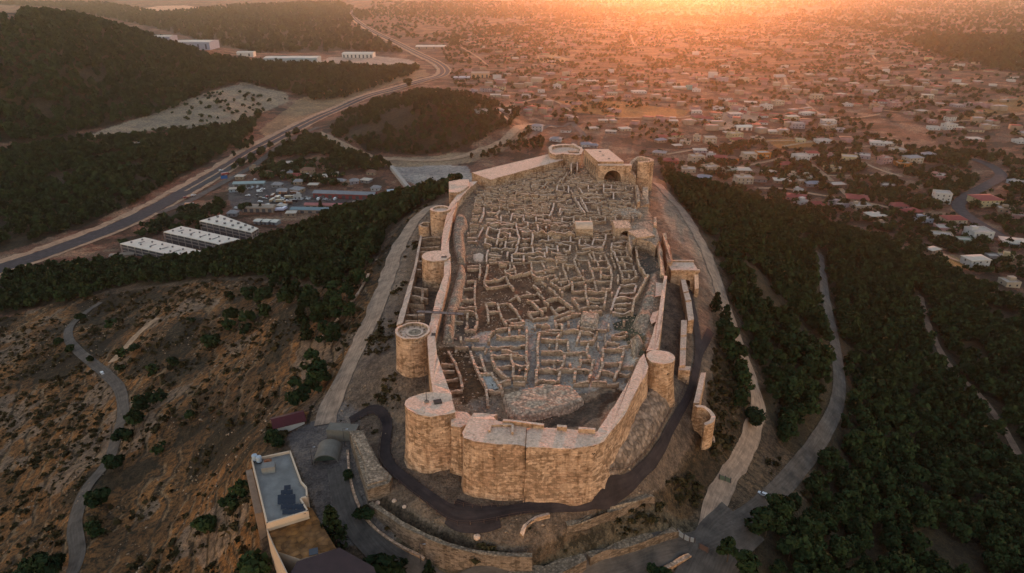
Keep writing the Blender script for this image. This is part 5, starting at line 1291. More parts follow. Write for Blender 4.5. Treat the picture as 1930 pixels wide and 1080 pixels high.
def scatter(poly, spacing, h, kind, zone_, gap=0.30, gapscale=35.0, world=False, clear=3.0, maxn=None, jitter=0.9):
    P = poly if world else gpoly(poly)
    xs = [p[0] for p in P]; ys = [p[1] for p in P]
    gx, gy = np.meshgrid(np.arange(min(xs), max(xs), spacing), np.arange(min(ys), max(ys), spacing))
    x = (gx + (rng.random(gx.shape) - 0.5) * spacing * jitter * 2).ravel(); y = (gy + (rng.random(gx.shape) - 0.5) * spacing * jitter * 2).ravel()
    m = in_poly(x, y, P) & (y > 85)
    m &= fbm(x / gapscale, y / gapscale, 101, 3) > gap
    x, y = x[m], y[m]
    px, py, dep = px_of(x, y, H(x, y))
    m = (px > -170) & (px < 2100) & (py < 1200) & (py > -60)
    x, y = x[m], y[m]
    d = np.full(len(x), 1e9)
    for k, r in ROADS.items():
        if r['line'][:, 1].max() + 30 < y.min() or r['line'][:, 1].min() - 30 > y.max(): continue
        d = np.minimum(d, seg_dist(x, y, r['line'][::4]) - r['w'] / 2)
    m = d > clear * (0.4 + 0.9 * rng.random(len(x)))
    x, y = x[m], y[m]
    if maxn and len(x) > maxn:
        s = rng.permutation(len(x))[:maxn]; x, y = x[s], y[s]
    hh = h * rng.uniform(0.65, 1.25, len(x))
    for i in range(len(x)): TREES.append((x[i], y[i], hh[i], kind, zone_))


scatter(WOODS['east'], 3.9, 6.6, 'pine', 'east', 0.30, 26)
scatter(WOODS['west'], 3.9, 6.6, 'pine', 'west', 0.26, 26)
scatter(WOODS['valley'], 6.2, 7.6, 'pine', 'valley', 0.30, 45)
scatter(WOODS['hill'], 8.4, 9.5, 'pine', 'hill', 0.22, 60)
scatter(WOODS['mound'], 6.6, 6.5, 'pine', 'mound', 0.42, 32)
scatter(WOODS['backwest'], 15.0, 13.0, 'pine', 'back', 0.25, 120, maxn=5000)
scatter(WOODS['backeast'], 16.0, 12.0, 'pine', 'back', 0.25, 120, maxn=2500)
TOWNPOLY = [(820, 60), (1100, 30), (1500, 30), (1800, 60), (2080, 120), (2100, 560), (1930, 570), (1800, 525), (1600, 440), (1420, 375), (1250, 330), (1200, 290), (1090, 268), (1000, 262), (985, 225), (960, 195), (860, 165)]
scatter(TOWNPOLY, 9.0, 5.6, 'round', 'town', 0.50, 38, maxn=9500)
scatter([(700, 30), (700, 3), (1300, 1), (1930, 1), (2000, 40), (1930, 90), (1500, 40), (1100, 35)], 34.0, 11.0, 'round', 'back', 0.38, 150, maxn=4500)
scatter([(1240, 300), (1500, 250), (1950, 300), (1950, 560), (1800, 525), (1600, 440), (1420, 375), (1250, 330)], 7.0, 6.0, 'round', 'town', 0.47, 30, maxn=3000)
scatter([(560, 20), (1000, 12), (1300, 12), (1000, 60), (830, 90), (700, 60)], 26.0, 9.0, 'round', 'back', 0.42, 140, maxn=1500)
scatter([(470, 300), (640, 245), (720, 300), (700, 350), (620, 352), (540, 345), (480, 335)], 7.0, 6.5, 'round', 'settlement', 0.42, 26)
scatter([(440, 262), (560, 250), (620, 262), (720, 300), (690, 330), (600, 290), (500, 300), (440, 320)], 6.0, 7.5, 'pine', 'settlement', 0.40, 22)
scatter([(590, 285), (640, 270), (720, 300), (735, 318), (690, 322)], 6.0, 7.0, 'pine', 'settlement', 0.35, 22)
scatter([(860, 300), (900, 285), (960, 262), (1000, 248), (1030, 262), (1020, 280), (930, 296)], 6.0, 5.5, 'pine', 'mound', 0.36, 22)
scatter([(200, 260), (330, 240), (440, 235), (440, 250), (330, 262), (150, 275)], 9.0, 6.0, 'round', 'valley', 0.45, 30)
scatter([(270, 228), (460, 160), (540, 178), (540, 190), (430, 240)], 16.0, 5.0, 'round', 'valley', 0.45, 30)
scatter([(300, 420), (360, 395), (420, 380), (450, 410), (420, 430), (330, 440), (240, 470), (180, 490)], 7.0, 7.5, 'round', 'settlement', 0.42, 26)
scatter([(430, 560), (560, 535), (700, 495), (722, 515), (650, 640), (600, 760), (540, 745), (560, 650), (480, 640)], 7.5, 7.0, 'pine', 'west', 0.50, 14)
scatter([(180, 620), (420, 560), (520, 640), (420, 800), (250, 900), (230, 760)], 13.0, 5.0, 'round', 'west', 0.55, 22)
scatter([(715, 395), (790, 360), (850, 350), (865, 365), (800, 385), (760, 400)], 4.5, 7.0, 'pine', 'west', 0.1, 20)
PLACED = [(630, 1022, 10.5, 'conifer'), (688, 982, 4.5, 'bush'), (725, 1095, 8, 'round'), (655, 905, 3.5, 'bush'), (1240, 1100, 5, 'round'), (809, 1088, 5, 'conifer'),
          (190, 952, 6.5, 'round'), (183, 1008, 5.5, 'round'), (216, 884, 6, 'round'), (236, 832, 6, 'round'), (258, 800, 7.5, 'round'), (270, 772, 7, 'round'), (155, 603, 5, 'round'), (172, 682, 4, 'round'), (226, 700, 4, 'bush'), (110, 650, 4.5, 'round'), (132, 664, 4.5, 'round'), (95, 1085, 8, 'round'), (60, 1090, 7, 'round'),
          (562, 765, 9.5, 'pine'), (590, 702, 8.5, 'pine'), (580, 642, 9, 'conifer'), (612, 645, 8, 'pine'), (640, 602, 9.5, 'pine'), (598, 590, 10, 'conifer'), (570, 612, 9.5, 'conifer'), (655, 572, 8, 'pine'), (680, 540, 7.5, 'pine'), (560, 562, 8.5, 'pine'), (520, 545, 8, 'pine'), (470, 565, 7.5, 'round'), (440, 602, 7, 'round'), (400, 655, 7, 'round'), (432, 622, 6, 'round'), (500, 565, 7, 'round'), (545, 525, 8.5, 'pine'), (620, 545, 9.5, 'conifer'), (650, 512, 9.5, 'pine'), (690, 505, 8.5, 'pine'), (705, 465, 8.5, 'pine'), (665, 545, 8, 'conifer'), (632, 570, 9, 'pine'), (602, 612, 9, 'pine'), (620, 600, 9.5, 'conifer'), (585, 575, 9, 'pine'), (540, 580, 7.5, 'pine'),
          (385, 1005, 6, 'bush'), (400, 1000, 5, 'bush'), (330, 690, 5, 'round'), (512, 835, 4.5, 'round'), (524, 838, 4, 'round'), (480, 1095, 7, 'round'), (440, 960, 5, 'round'), (455, 930, 5, 'round'),
          (1348, 588, 8, 'conifer'), (1366, 612, 8, 'conifer'), (1374, 672, 10.5, 'pine'), (1388, 695, 9, 'pine'), (1400, 742, 8, 'pine'), (1362, 640, 8, 'pine'), (1392, 715, 7, 'pine'), (1395, 770, 7, 'pine'), (1418, 800, 6, 'round'),
          (375, 418, 9.5, 'round'), (343, 417, 9, 'round'), (362, 418, 8, 'conifer'), (462, 398, 9, 'round'), (455, 365, 9, 'round'), (492, 398, 8, 'conifer'), (474, 398, 8, 'conifer'), (605, 395, 9, 'conifer'), (770, 163, 17, 'round'), (1085, 265, 7, 'round'), (790, 372, 8, 'pine'), (826, 372, 8, 'pine'), (812, 368, 9, 'pine'),
          (1370, 1060, 7, 'pine'), (1430, 1010, 8.5, 'pine'), (1460, 980, 8, 'pine'), (1400, 1090, 8, 'pine')]
NP = len(PLACED)
for px, py, h, kd in PLACED:
    g = gnd(px, py)
    TREES.append((g[0], g[1], h, kd, 'placed'))

tx = np.array([t[0] for t in TREES]); ty = np.array([t[1] for t in TREES]); th = np.array([t[2] for t in TREES]); tk = np.array([t[3] for t in TREES]); tz_ = np.array([t[4] for t in TREES])
tz = H(tx, ty)
tpx, tpy, tdep = px_of(tx, ty, tz)
score = th / tdep * F
score[tz_ == 'placed'] += 1000
inframe = (tpx > -20) & (tpx < 1950) & (tpy < 1100)
score[~inframe] = 0
order = np.argsort(-score)
single = order[:292]
rest = order[292:]
print('trees', len(TREES), 'forest faces est')

CROWNS = {}
for kd, nv, nq, sz in (('pine', 6, 420, 0.060), ('conifer', 3, 420, 0.045), ('round', 5, 420, 0.085), ('bush', 2, 300, 0.10)):
    CROWNS[kd] = []
    for v in range(nv):
        q = leaf_cloud(nq, sz, 300 + v + len(kd) * 17, kd)
        CROWNS[kd].append(np_mesh('crown', q.reshape(-1, 3), np.arange(len(q) * 4), 4, [M['leaf_dark' if kd == 'conifer' else 'leaf']]))
mb = MB(); mb.cyl(0, 0, -0.06, 0.55, 0.026, 0.012, 7, 0, cap=True)
for a in range(4):
    t = a * 1.7; p = np.array([0, 0, 0.3 + 0.07 * a]); e = p + np.array([math.cos(t) * 0.2, math.sin(t) * 0.2, 0.13]); w = 0.008
    mb.face([p + (0, 0, -w), p + (0, 0, w), e + (0, 0, w * 0.4), e + (0, 0, -w * 0.4)], 0)
    sd = np.array([-math.sin(t), math.cos(t), 0]) * w; mb.face([p - sd, p + sd, e + sd * 0.4, e - sd * 0.4], 0)
TRUNK = mb.mesh('trunk', [M['bark']])
ZL = {'east': ('dark pine standing in the dense wood on the slope right of the castle', 'pines of the right-hand wood'),
      'west': ('dark tree on the wooded shoulder and slope left of the castle', 'pines of the left-hand shoulder'),
      'valley': ('bushy tree in the dark wood beside the highway', 'trees of the valley wood'), 'hill': ('small tree on the big wooded hill beyond the highway', 'trees of the far hill'),
      'mound': ('small tree on the wooded mound behind the castle', 'trees of the mound'), 'town': ('round dark tree among the town houses', 'trees of the town'),
      'settlement': ('dark tree between the sheds and small houses by the highway', 'trees of the roadside settlement'), 'back': ('far tree in the hazy plain', 'far trees')}
KN = {'pine': 'pine_tree', 'conifer': 'conifer_tree', 'round': 'broadleaf_tree', 'bush': 'bush'}


def placed_label(px, py, kd, h):
    if px == 809: return 'small dark cypress at the bottom edge in front of the curving wall', None
    if kd == 'conifer' and py > 950: return 'dark pointed conifer beside the rust-brown terrace', None
    if px < 280 and py > 560: return 'dark rounded tree along the winding road on the left slope', 'trees along the left road'
    if 1330 < px < 1430 and py < 820: return 'dark tree on the bank between the walkway and the right gravel path', 'trees by the right gravel path'
    if px > 1360 and py > 950: return 'dark pine at the road fork in the lower right', 'pines at the road fork'
    if px == 770: return 'big round tree standing alone at the highway bend', None
    if px == 1085: return 'lone round tree just behind the far end of the castle', None
    if py < 430 and px < 700: return ('dark tree between the sheds and small houses by the highway', 'trees of the roadside settlement')
    if 700 < px < 870 and py < 430: return ZL['west']
    if px == 688: return 'dark bush growing against the gravel-topped bastion by the road', None
    if px == 655 and py > 800: return 'low bush beside the gravel-topped bastion wall', None
    if px == 725: return 'dark round tree at the bottom edge beside the lower road', None
    if px == 1240: return 'low round tree at the bottom edge right of the lower road', None
    if px in (512, 524): return 'light green shrub below the red-roofed hut', 'shrubs by the hut'
    if px < 520 and py > 900: return 'dark bush on the slope left of the flat-roofed building', 'bushes left of the building'
    return 'dark tree standing apart on the dry slope left of the castle', 'trees on the dry left slope'


for i in single:
    kd = tk[i]; o = empty(KN[kd], (tx[i], ty[i], tz[i] - 0.1), rng.uniform(0, 6.28))
    o.scale = (th[i] * rng.uniform(0.85, 1.15), th[i] * rng.uniform(0.85, 1.15), th[i])
    lab, grp = ZL[tz_[i]] if tz_[i] != 'placed' else placed_label(int(PLACED[i - (len(TREES) - NP)][0]), int(PLACED[i - (len(TREES) - NP)][1]), kd, th[i])
    tag(o, lab, 'bush' if kd == 'bush' else 'tree', grp)
    v = CROWNS[kd]
    c = link('crown', v[int(rng.integers(len(v)))], o)
    if kd != 'bush': link('trunk', TRUNK, o)


def tree_mass(name, sel, label=None):
    Vs, Cs = [], []
    for kd in ('pine', 'conifer', 'round', 'bush'):
        near = sel[(tk[sel] == kd) & (tdep[sel] < 620)]; mid = sel[(tk[sel] == kd) & (tdep[sel] >= 620) & (tdep[sel] < 1500)]; far = sel[(tk[sel] == kd) & (tdep[sel] >= 1500)]
        for s_, nq, sz in ((near, 90, 0.115), (mid, 34, 0.19), (far, 14, 0.30)):
            if len(s_) == 0: continue
            var = [leaf_cloud(nq, sz, 900 + v, 'round' if kd == 'bush' else kd) for v in range(6)]
            vi = rng.integers(0, 6, len(s_))
            B = np.stack(var)[vi]                                        # (n, nq, 4, 3)
            a = rng.uniform(0, 6.28, len(s_)); c, s = np.cos(a)[:, None, None], np.sin(a)[:, None, None]
            w = (th[s_] * rng.uniform(0.75, 1.15, len(s_)))[:, None, None]
            X = (B[..., 0] * c - B[..., 1] * s) * w + tx[s_][:, None, None]
            Y = (B[..., 0] * s + B[..., 1] * c) * w + ty[s_][:, None, None]
            Zz = B[..., 2] * th[s_][:, None, None] + tz[s_][:, None, None] - 0.1
            Vs.append(np.stack([X, Y, Zz], -1).reshape(-1, 3))
            Cs.append(np.repeat(rng.random(len(s_)), nq * 4))
    V = np.concatenate(Vs); Cc = np.concatenate(Cs)
    me = np_mesh(name, V, np.arange(len(V)), 4, [M['leaf_stuff']], col=Cc[:, None].repeat(3, 1))
    print(name, len(V) // 4)
    return tag(link(name, me), label, kind='stuff')


tree_mass('forest', rest)

# low dry scrub over the open slopes
SP = []
for poly, n in ((WEST, 7000), ([(1330, 780), (1345, 640), (1370, 600), (1410, 690), (1425, 760), (1395, 860), (1340, 930), (1290, 990), (1240, 930), (1300, 850)], 1500), ([(660, 960), (760, 1000), (880, 1050), (1010, 1060), (1110, 1000), (1230, 945), (1330, 990), (1280, 1025), (1120, 1075), (950, 1090), (800, 1075), (700, 1020)], 900),
                ([(640, 700), (720, 600), (745, 700), (755, 760), (740, 800), (690, 770)], 300), ([(1250, 340), (1340, 350), (1420, 400), (1350, 470)], 500), ([(1490, 560), (1640, 600), (1660, 820), (1480, 960), (1440, 860)], 1200), ([(720, 900), (1000, 1010), (1230, 930), (1000, 990), (840, 970)], 200)):
    P = gpoly(poly); xs = [p[0] for p in P]; ys = [p[1] for p in P]
    x = rng.uniform(min(xs), max(xs), n * 2); y = rng.uniform(max(85, min(ys)), max(ys), n * 2)
    m = in_poly(x, y, P) & (fbm(x / 14, y / 14, 111, 3) > 0.46)
    x, y = x[m][:n], y[m][:n]
    d = np.full(len(x), 1e9)
    for k, r in ROADS.items(): d = np.minimum(d, seg_dist(x, y, r['line'][::4]) - r['w'] / 2)
    m = d > 1.0
    SP.append(np.c_[x[m], y[m]])
SP = np.concatenate(SP)
var = np.stack([leaf_cloud(16, 0.24, 950 + v, 'round') for v in range(6)])
B = var[rng.integers(0, 6, len(SP))]
sh = (0.4 + 1.5 * rng.random(len(SP)) ** 3) * 1.1
a = rng.uniform(0, 6.28, len(SP)); c, s = np.cos(a)[:, None, None], np.sin(a)[:, None, None]; w = (sh * rng.uniform(1.1, 1.7, len(SP)))[:, None, None]
V = np.stack([(B[..., 0] * c - B[..., 1] * s) * w + SP[:, 0][:, None, None], (B[..., 0] * s + B[..., 1] * c) * w + SP[:, 1][:, None, None], B[..., 2] * sh[:, None, None] + (H(SP[:, 0], SP[:, 1]) - 0.15)[:, None, None]], -1).reshape(-1, 3)
me = np_mesh('scrub', V, np.arange(len(V)), 4, [M['scrub']], col=np.repeat(rng.random(len(SP)), 64)[:, None].repeat(3, 1))
tag(link('scrub', me), kind='stuff')
# pale stones lying on the slopes
P = gpoly(WEST + []); xs = [p[0] for p in P]; ys = [p[1] for p in P]
x = rng.uniform(min(xs), max(xs), 16000); y = rng.uniform(max(85, min(ys)), max(ys), 16000)
m = in_poly(x, y, P) & (fbm(x / 9, y / 9, 121, 3) > 0.58); x, y = x[m], y[m]
P2 = gpoly([(690, 700), (745, 690), (760, 880), (800, 920), (900, 950), (1100, 925), (1200, 870), (1280, 780), (1340, 760), (1300, 900), (1200, 960), (1000, 1020), (800, 990), (700, 930), (690, 800)])
x2 = rng.uniform(-60, 80, 5000); y2 = rng.uniform(90, 240, 5000); m2 = in_poly(x2, y2, P2) & (fbm(x2 / 5, y2 / 5, 122, 3) > 0.52)
x = np.r_[x, x2[m2]]; y = np.r_[y, y2[m2]]
stones('rocks', np.c_[x, y, H(x, y) + 0.05], 0.12 + 0.45 * rng.random(len(x)) ** 3, M['rubble'])

# ------------------------------------------------------------------ things close round the castle
wl = smooth_line([tuple(gnd(*p)[:2]) for p in WALK], 0.8)
wl2 = smooth_line([tuple(gnd(*p)[:2]) for p in WALK2], 0.8)
strip('walkway', wl, [2.6, 2.6, 2.6, 2.6, 2.6, 2.2, 1.8, 1.8, 2.2, 2.4], M['walkway'], lift=0.30, wob=0.0)
strip('walkway', wl2, 2.3, M['walkway'], lift=0.26, wob=0.0)
apr = smooth_line([tuple(gnd(*p)[:2]) for p in [(850, 962), (880, 974), (910, 978), (940, 972)]], 0.8)
strip('walkway', apr, 5.0, M['walkway'], lift=0.24, wob=0.0)


def railing(name, line, off, step, label, mat, hgt=1.05):
    o = tag(empty(name, (0, 0, 0)), label, 'railing')
    P = resample(line, step); T = np.gradient(P, axis=0); T /= np.linalg.norm(T, axis=1)[:, None]; Nn = np.stack([-T[:, 1], T[:, 0]], 1)
    P = P + Nn * off
    z = H(P[:, 0], P[:, 1]) + 0.3
    mb = MB(); mb.box(-0.05, 0.05, -0.05, 0.05, -0.5, hgt); me = mb.mesh('post', [mat])
    for i in range(len(P)): link('post', me, o, (P[i, 0], P[i, 1], z[i]))
    for hh in (hgt, hgt * 0.5):
        mb = MB()
        for i in range(len(P) - 1):
            a, b = (P[i, 0], P[i, 1], z[i] + hh), (P[i + 1, 0], P[i + 1, 1], z[i + 1] + hh)
            t = 0.045
            mb.face([(a[0], a[1], a[2] - t), (b[0], b[1], b[2] - t), (b[0], b[1], b[2] + t), (a[0], a[1], a[2] + t)], 0)
            n_ = Nn[i] * t
            mb.face([(a[0] - n_[0], a[1] - n_[1], a[2]), (b[0] - n_[0], b[1] - n_[1], b[2]), (b[0] + n_[0], b[1] + n_[1], b[2]), (a[0] + n_[0], a[1] + n_[1], a[2])], 0)
        mb.build('rail', [mat], o)


M['rail'] = m_plain('brown_rail', (0.09, 0.055, 0.045), 0.7, 0.2, 1.0)
i0 = int(len(wl) * 0.12); i1 = int(len(wl) * 0.80)
railing('railing', wl[i0:i1], 1.55, 2.4, 'brown post and rail fence on the castle side of the dark walkway', M['rail'])
railing('railing', wl[:int(len(wl) * 0.42)], -1.55, 2.6, 'brown post and rail fence on the outer left side of the dark walkway', M['rail'])

# gravel-topped bastion by the road
gb = tag(empty('gravel_bastion', (0, 0, 0)), 'long stone bastion topped with gravel and weeds between road and walkway', 'bastion')
P = wpts([(658, 812), (684, 811), (701, 846), (718, 878), (739, 898), (733, 911), (692, 923), (676, 872)], -11.0)
mb = MB(); solid(mb, P, -11.0, hbase(3), jit=0.06, batter=0.5, edge=0.1, seed=51); mb.build('bastion_wall', [M['wall_grey_dim'], M['grey_top_dim'], M['dark']], gb)
cen = np.mean(P, axis=0)
Pi = [tuple(np.array(p) + (cen - np.array(p)) / np.hypot(*(cen - np.array(p))) * 1.3) for p in P]
mb = MB(); solid(mb, Pi, -10.65, -11.5, step=0.9, jit=0.15, edge=0.2, seed=52); mb.build('gravel_top', [M['rubble'], M['rubble'], M['dark']], gb)


def free_wall(name, pts, zt, th, label, mats, base=hbase(3), cat='wall', edge=0.25, seed=60, jit=0.08, batter=0.3, step=1.4, rise=1.0):
    """a wall along picture points at given top heights"""
    if zt == 'ground': L = smooth_line([tuple(gnd(px, py)) for px, py in pts], 1.5); L[:, 2] = H(L[:, 0], L[:, 1]) + rise
    else:
        zs = zt if isinstance(zt, (list, tuple)) else [zt] * len(pts)
        L = smooth_line([(*at(px, py, z), z) for (px, py), z in zip(pts, zs)], 1.5)
    T = np.gradient(L[:, :2], axis=0); T /= np.linalg.norm(T, axis=1)[:, None]; Nn = np.stack([-T[:, 1], T[:, 0]], 1)
    poly = [tuple(p) for p in (L[:, :2] + Nn * th / 2)] + [tuple(p) for p in (L[:, :2] - Nn * th / 2)[::-1]]
    zf = lambda x, y: float(L[np.argmin(np.hypot(L[:, 0] - x, L[:, 1] - y)), 2])
    mb = MB(); solid(mb, poly, zf, base, step=step, jit=jit, edge=edge, batter=batter, seed=seed)
    return tag(mb.build(name, mats), label, cat)


free_wall('retaining_wall', [(698, 946), (728, 966), (762, 988), (808, 1011), (860, 1030), (930, 1043), (1003, 1046)], [-14.0, -14.0, -14.0, -14.2, -14.6, -15.2, -15.6], 1.1, 'long curving stone retaining wall above the lower road', [M['wall_grey_dim'], M['grey_top_dim'], M['dark']])
free_wall('retaining_wall', [(1067, 993), (1120, 977), (1180, 956), (1231, 940)], 'ground', 1.3, 'straight tan retaining wall on the terrace below the walkway', [M['wall_grey_dim'], M['grey_top_dim'], M['dark']])
free_wall('retaining_wall', [(1107, 1050), (1160, 1034), (1220, 1015), (1272, 1003)], 'ground', 2.4, 'low tan wall running up to the metal gate along the lower road', [M['wall_grey_dim'], M['grey_top_dim'], M['dark']], edge=0.15)
free_wall('stone_edging', [(983, 1012), (986, 998), (996, 986), (1010, 978), (1035, 971)], 'ground', 0.8, 'short curved line of pale broken stones below the walkway', [M['wall_new'], M['top'], M['dark']], edge=0.8, jit=0.3)
mb = MB(); solid(mb, wpts([(955, 1062), (1026, 1066), (1062, 1048), (1090, 1024), (1106, 1055), (1050, 1084), (960, 1092)], -19.5), -19.5, -26, jit=0.06, edge=0.15, seed=63)
tag(mb.build('stone_ramp', [M['wall_grey_dim'], M['grey_top_dim'], M['dark']]), 'pale L-shaped stone ramp at the end of the curving retaining wall', 'ramp')
free_wall('roadside_wall', [(1225, 1092), (1262, 1070), (1300, 1048)], 'ground', 1.0, 'rough stone wall on the near side of the lower road at the bottom right', [M['wall_old'], M['old_top'], M['dark']], edge=0.5)
free_wall('kerb_wall', [(655, 850), (660, 900), (672, 945), (695, 985), (740, 1022), (800, 1055)], 'ground', 0.6, 'low kerb wall along the inner edge of the lower road', [M['wall_old'], M['old_top'], M['dark']], edge=0.1, rise=0.5)
free_wall('bank_wall', [(1330, 800), (1342, 820), (1345, 840)], 'ground', 0.8, 'short broken stone wall below the small drum tower', [M['wall_old'], M['old_top'], M['dark']], edge=0.8)
free_wall('field_wall', [(606, 640), (640, 600), (672, 560), (695, 520)], 'ground', 0.9, 'thin pale stone field wall on the slope left of the gravel path', [M['wall_old'], M['old_top'], M['dark']], edge=0.6)

# visitor building with the grey flat roof
cream = m_plain('cream_render', (0.50, 0.36, 0.25), 0.9, 0.15, 0.4)
roofgrey = m_plain('roof_membrane', (0.20, 0.185, 0.165), 0.85, 0.35, 0.25)
vb = tag(empty('visitor_building', (0, 0, 0)), 'flat grey-roofed building with cream parapets beside the parking', 'building')
RP = [(474, 869), (548, 853), (569, 911), (573, 915), (579, 922), (580, 940), (568, 943), (582, 967), (503, 991)]
P = wpts(RP, -12.6)
mb = MB(); solid(mb, P, -12.6, -30, step=6, jit=0.0, edge=0.0, seed=70); mb.build('building_wall', [cream, roofgrey], vb)
mb = MB()
Pp = wpts(RP, -12.0)
for i in range(len(Pp)):
    p, q = np.array(P[i]), np.array(P[(i + 1) % len(P)]); d = q - p; L = np.hypot(*d); d /= L; n = np.array([-d[1], d[0]])
    if area2(P) < 0: n = -n
    for za, zb, o0, o1 in ((-13.4, -11.95, -0.03, 0.32),):
        a, b, c, e = p - n * 0.03, q - n * 0.03, q + n * 0.32, p + n * 0.32
        mb.face([(*a, za), (*b, za), (*b, zb), (*a, zb)], 0); mb.face([(*a, zb), (*b, zb), (*c, zb), (*e, zb)], 0); mb.face([(*c, za), (*e, za), (*e, zb), (*c, zb)], 0)
mb.build('parapet', [m_plain('parapet_cream', (0.62, 0.44, 0.30), 0.9, 0.1, 0.5)], vb)
mb = MB(); solid(mb, wpts([(463, 887), (475, 884), (495, 966), (481, 968)], -15.5), -15.5, -30, step=6, jit=0, edge=0, seed=71); mb.build('annex', [m_plain('annex_render', (0.2, 0.14, 0.10), 0.9), m_plain('annex_roof', (0.24, 0.17, 0.12), 0.9)], vb)
dw_ = m_plain('dark_glass', (0.03, 0.03, 0.035), 0.3, 0.2, 1.0, 0.5)
# windows on the long right-hand wall, each a pane set 4 cm proud
A1, A2 = np.array(P[1]), np.array(P[2])
d = (A2 - A1) / np.hypot(*(A2 - A1)); n = np.array([-d[1], d[0]]); n = n if n[0] > 0 else -n
for s_ in (2, 4.4, 6.8):
    c_ = A1 + d * s_ + n * 0.04; mb = MB(); a_, b_ = c_ - d * 0.6, c_ + d * 0.6
    mb.face([(*a_, -16.6), (*b_, -16.6), (*b_, -15.0), (*a_, -15.0)], 0); mb.build('window', [dw_], vb)
x, y = at(519, 905, -12.5)
mb = MB(); mb.box(-1.5, 1.5, -1.1, 1.1, -0.3, 1.6); mb.build('stair_box', [roofgrey], vb, (x - 2.6, y + 3.5, -12.5), 0.25)
pan_d, pan_f = m_plain('solar_cell', (0.018, 0.022, 0.032), 0.25, 0.2, 3.0, 0.6), m_plain('aluminium', (0.35, 0.36, 0.38), 0.4, 0.1, 2.0, 0.5, 0.6)
mb = MB(); mb.face([(-0.72, -0.5, 0.2), (0.72, -0.5, 0.2), (0.72, 0.5, 0.7), (-0.72, 0.5, 0.7)], 0); mb.face([(-0.72, -0.5, 0.15), (-0.72, 0.5, 0.65), (0.72, 0.5, 0.65), (0.72, -0.5, 0.15)], 1)
pan_me = mb.mesh('panel', [pan_d, pan_f])
mb = MB()
for sx in (-0.6, 0.6): mb.box(sx - 0.04, sx + 0.04, 0.4, 0.46, 0, 0.6, 0); mb.box(sx - 0.04, sx + 0.04, -0.46, -0.4, 0, 0.2, 0)
fr_me = mb.mesh('support_frame', [pan_f])
pn = 0
for r_, (row, xs_) in enumerate([((542, 921), (0,)), ((541, 930), (-5, 5)), ((541, 939), (-11, 0, 10)), ((543, 948), (-13, -3, 8)), ((548, 957), (-12, -1, 9, 19)), ((550, 967), (-11, 0, 11, 20))]):
    for dx in xs_:
        x, y = at(row[0] + dx, row[1], -12.5)
        o = empty('solar_panel', (x, y, -12.57), 0.22); link('panel', pan_me, o); link('support_frame', fr_me, o)
        tag(o, 'dark blue tilted solar panel on the grey roof of the visitor building', 'solar panel', 'solar panels on the grey roof'); pn += 1
tank_m = m_plain('pale_blue_plastic', (0.30, 0.36, 0.42), 0.5, 0.1, 1.0)
for k, (px, py, lab) in enumerate(((481, 868, 'pale blue water tank at the roof corner of the grey-roofed building'), (489, 871, 'second pale tank right of the roof-corner water tank'))):
    x, y = at(px, py, -12.5); o = empty('water_tank', (x, y, -12.57)); mb = MB(); mb.cyl(0, 0, 0.35, 1.7, 0.65, 0.65, 16); mb.cyl(0, 0, 1.7, 1.95, 0.65, 0.25, 16); mb.build('tank', [tank_m], o)
    mb = MB(); mb.box(-0.6, 0.6, -0.6, 0.6, 0, 0.34); mb.build('stand', [M['metal']], o); tag(o, lab, 'water tank')
x, y = at(505, 873, -12.5); mb = MB(); mb.box(-0.9, 0.9, -0.6, 0.6, 0, 0.8); mb.box(-0.5, 0.5, -0.4, 0.4, 0.8, 1.1, 0)
tag(mb.build('roof_unit', [m_plain('rusty_sheet', (0.28, 0.10, 0.04), 0.8)], None, (x, y, -12.57), 0.3), 'rust-orange machine box near the roof tanks', 'roof unit')
# rust terrace and dark lower roof
rust = m_speckle('rust_terrace', (0.30, 0.13, 0.035), (0.24, 0.12, 0.05), (0.16, 0.08, 0.04), 1.0, 0.7, bstr=0.2)
tr = tag(empty('terrace', (0, 0, 0)), 'rust-brown roof terrace with a dark lower roof in front of the grey-roofed building', 'terrace')
mb = MB(); solid(mb, wpts([(503, 997), (581, 969), (578, 955), (588, 958), (634, 1034), (566, 1054), (524, 1040)], -14.2), -14.2, -32, step=6, jit=0, edge=0, seed=72); mb.build('terrace_floor', [cream, rust], tr)
mb = MB(); solid(mb, wpts([(560, 1058), (640, 1032), (704, 1068), (720, 1110), (560, 1120), (545, 1085)], -14.0), -14.0, -32, step=6, jit=0, edge=0, seed=73); mb.build('lower_roof', [cream, m_plain('brown_sheet_roof', (0.055, 0.03, 0.028), 0.7, 0.2, 0.5)], tr)
mb = MB()
lp = [(503, 997), (512, 1020), (524, 1045), (540, 1078), (556, 1105)]
LPw = wpts(lp, -13.4)
mb = MB(); solid(mb, [tuple(np.array(p) + (-0.12, 0)) for p in LPw] + [tuple(np.array(p) + (0.12, 0)) for p in LPw[::-1]], -13.4, -32, step=4, jit=0, edge=0.0, seed=74); mb.build('side_wall', [cream, cream], tr)
x, y = at(591, 1040, -14.2); mb = MB(); mb.box(-0.9, 0.9, -0.9, 0.9, -0.2, 0.12); mb.build('skylight', [dw_], tr, (x, y, -14.2), 0.3)

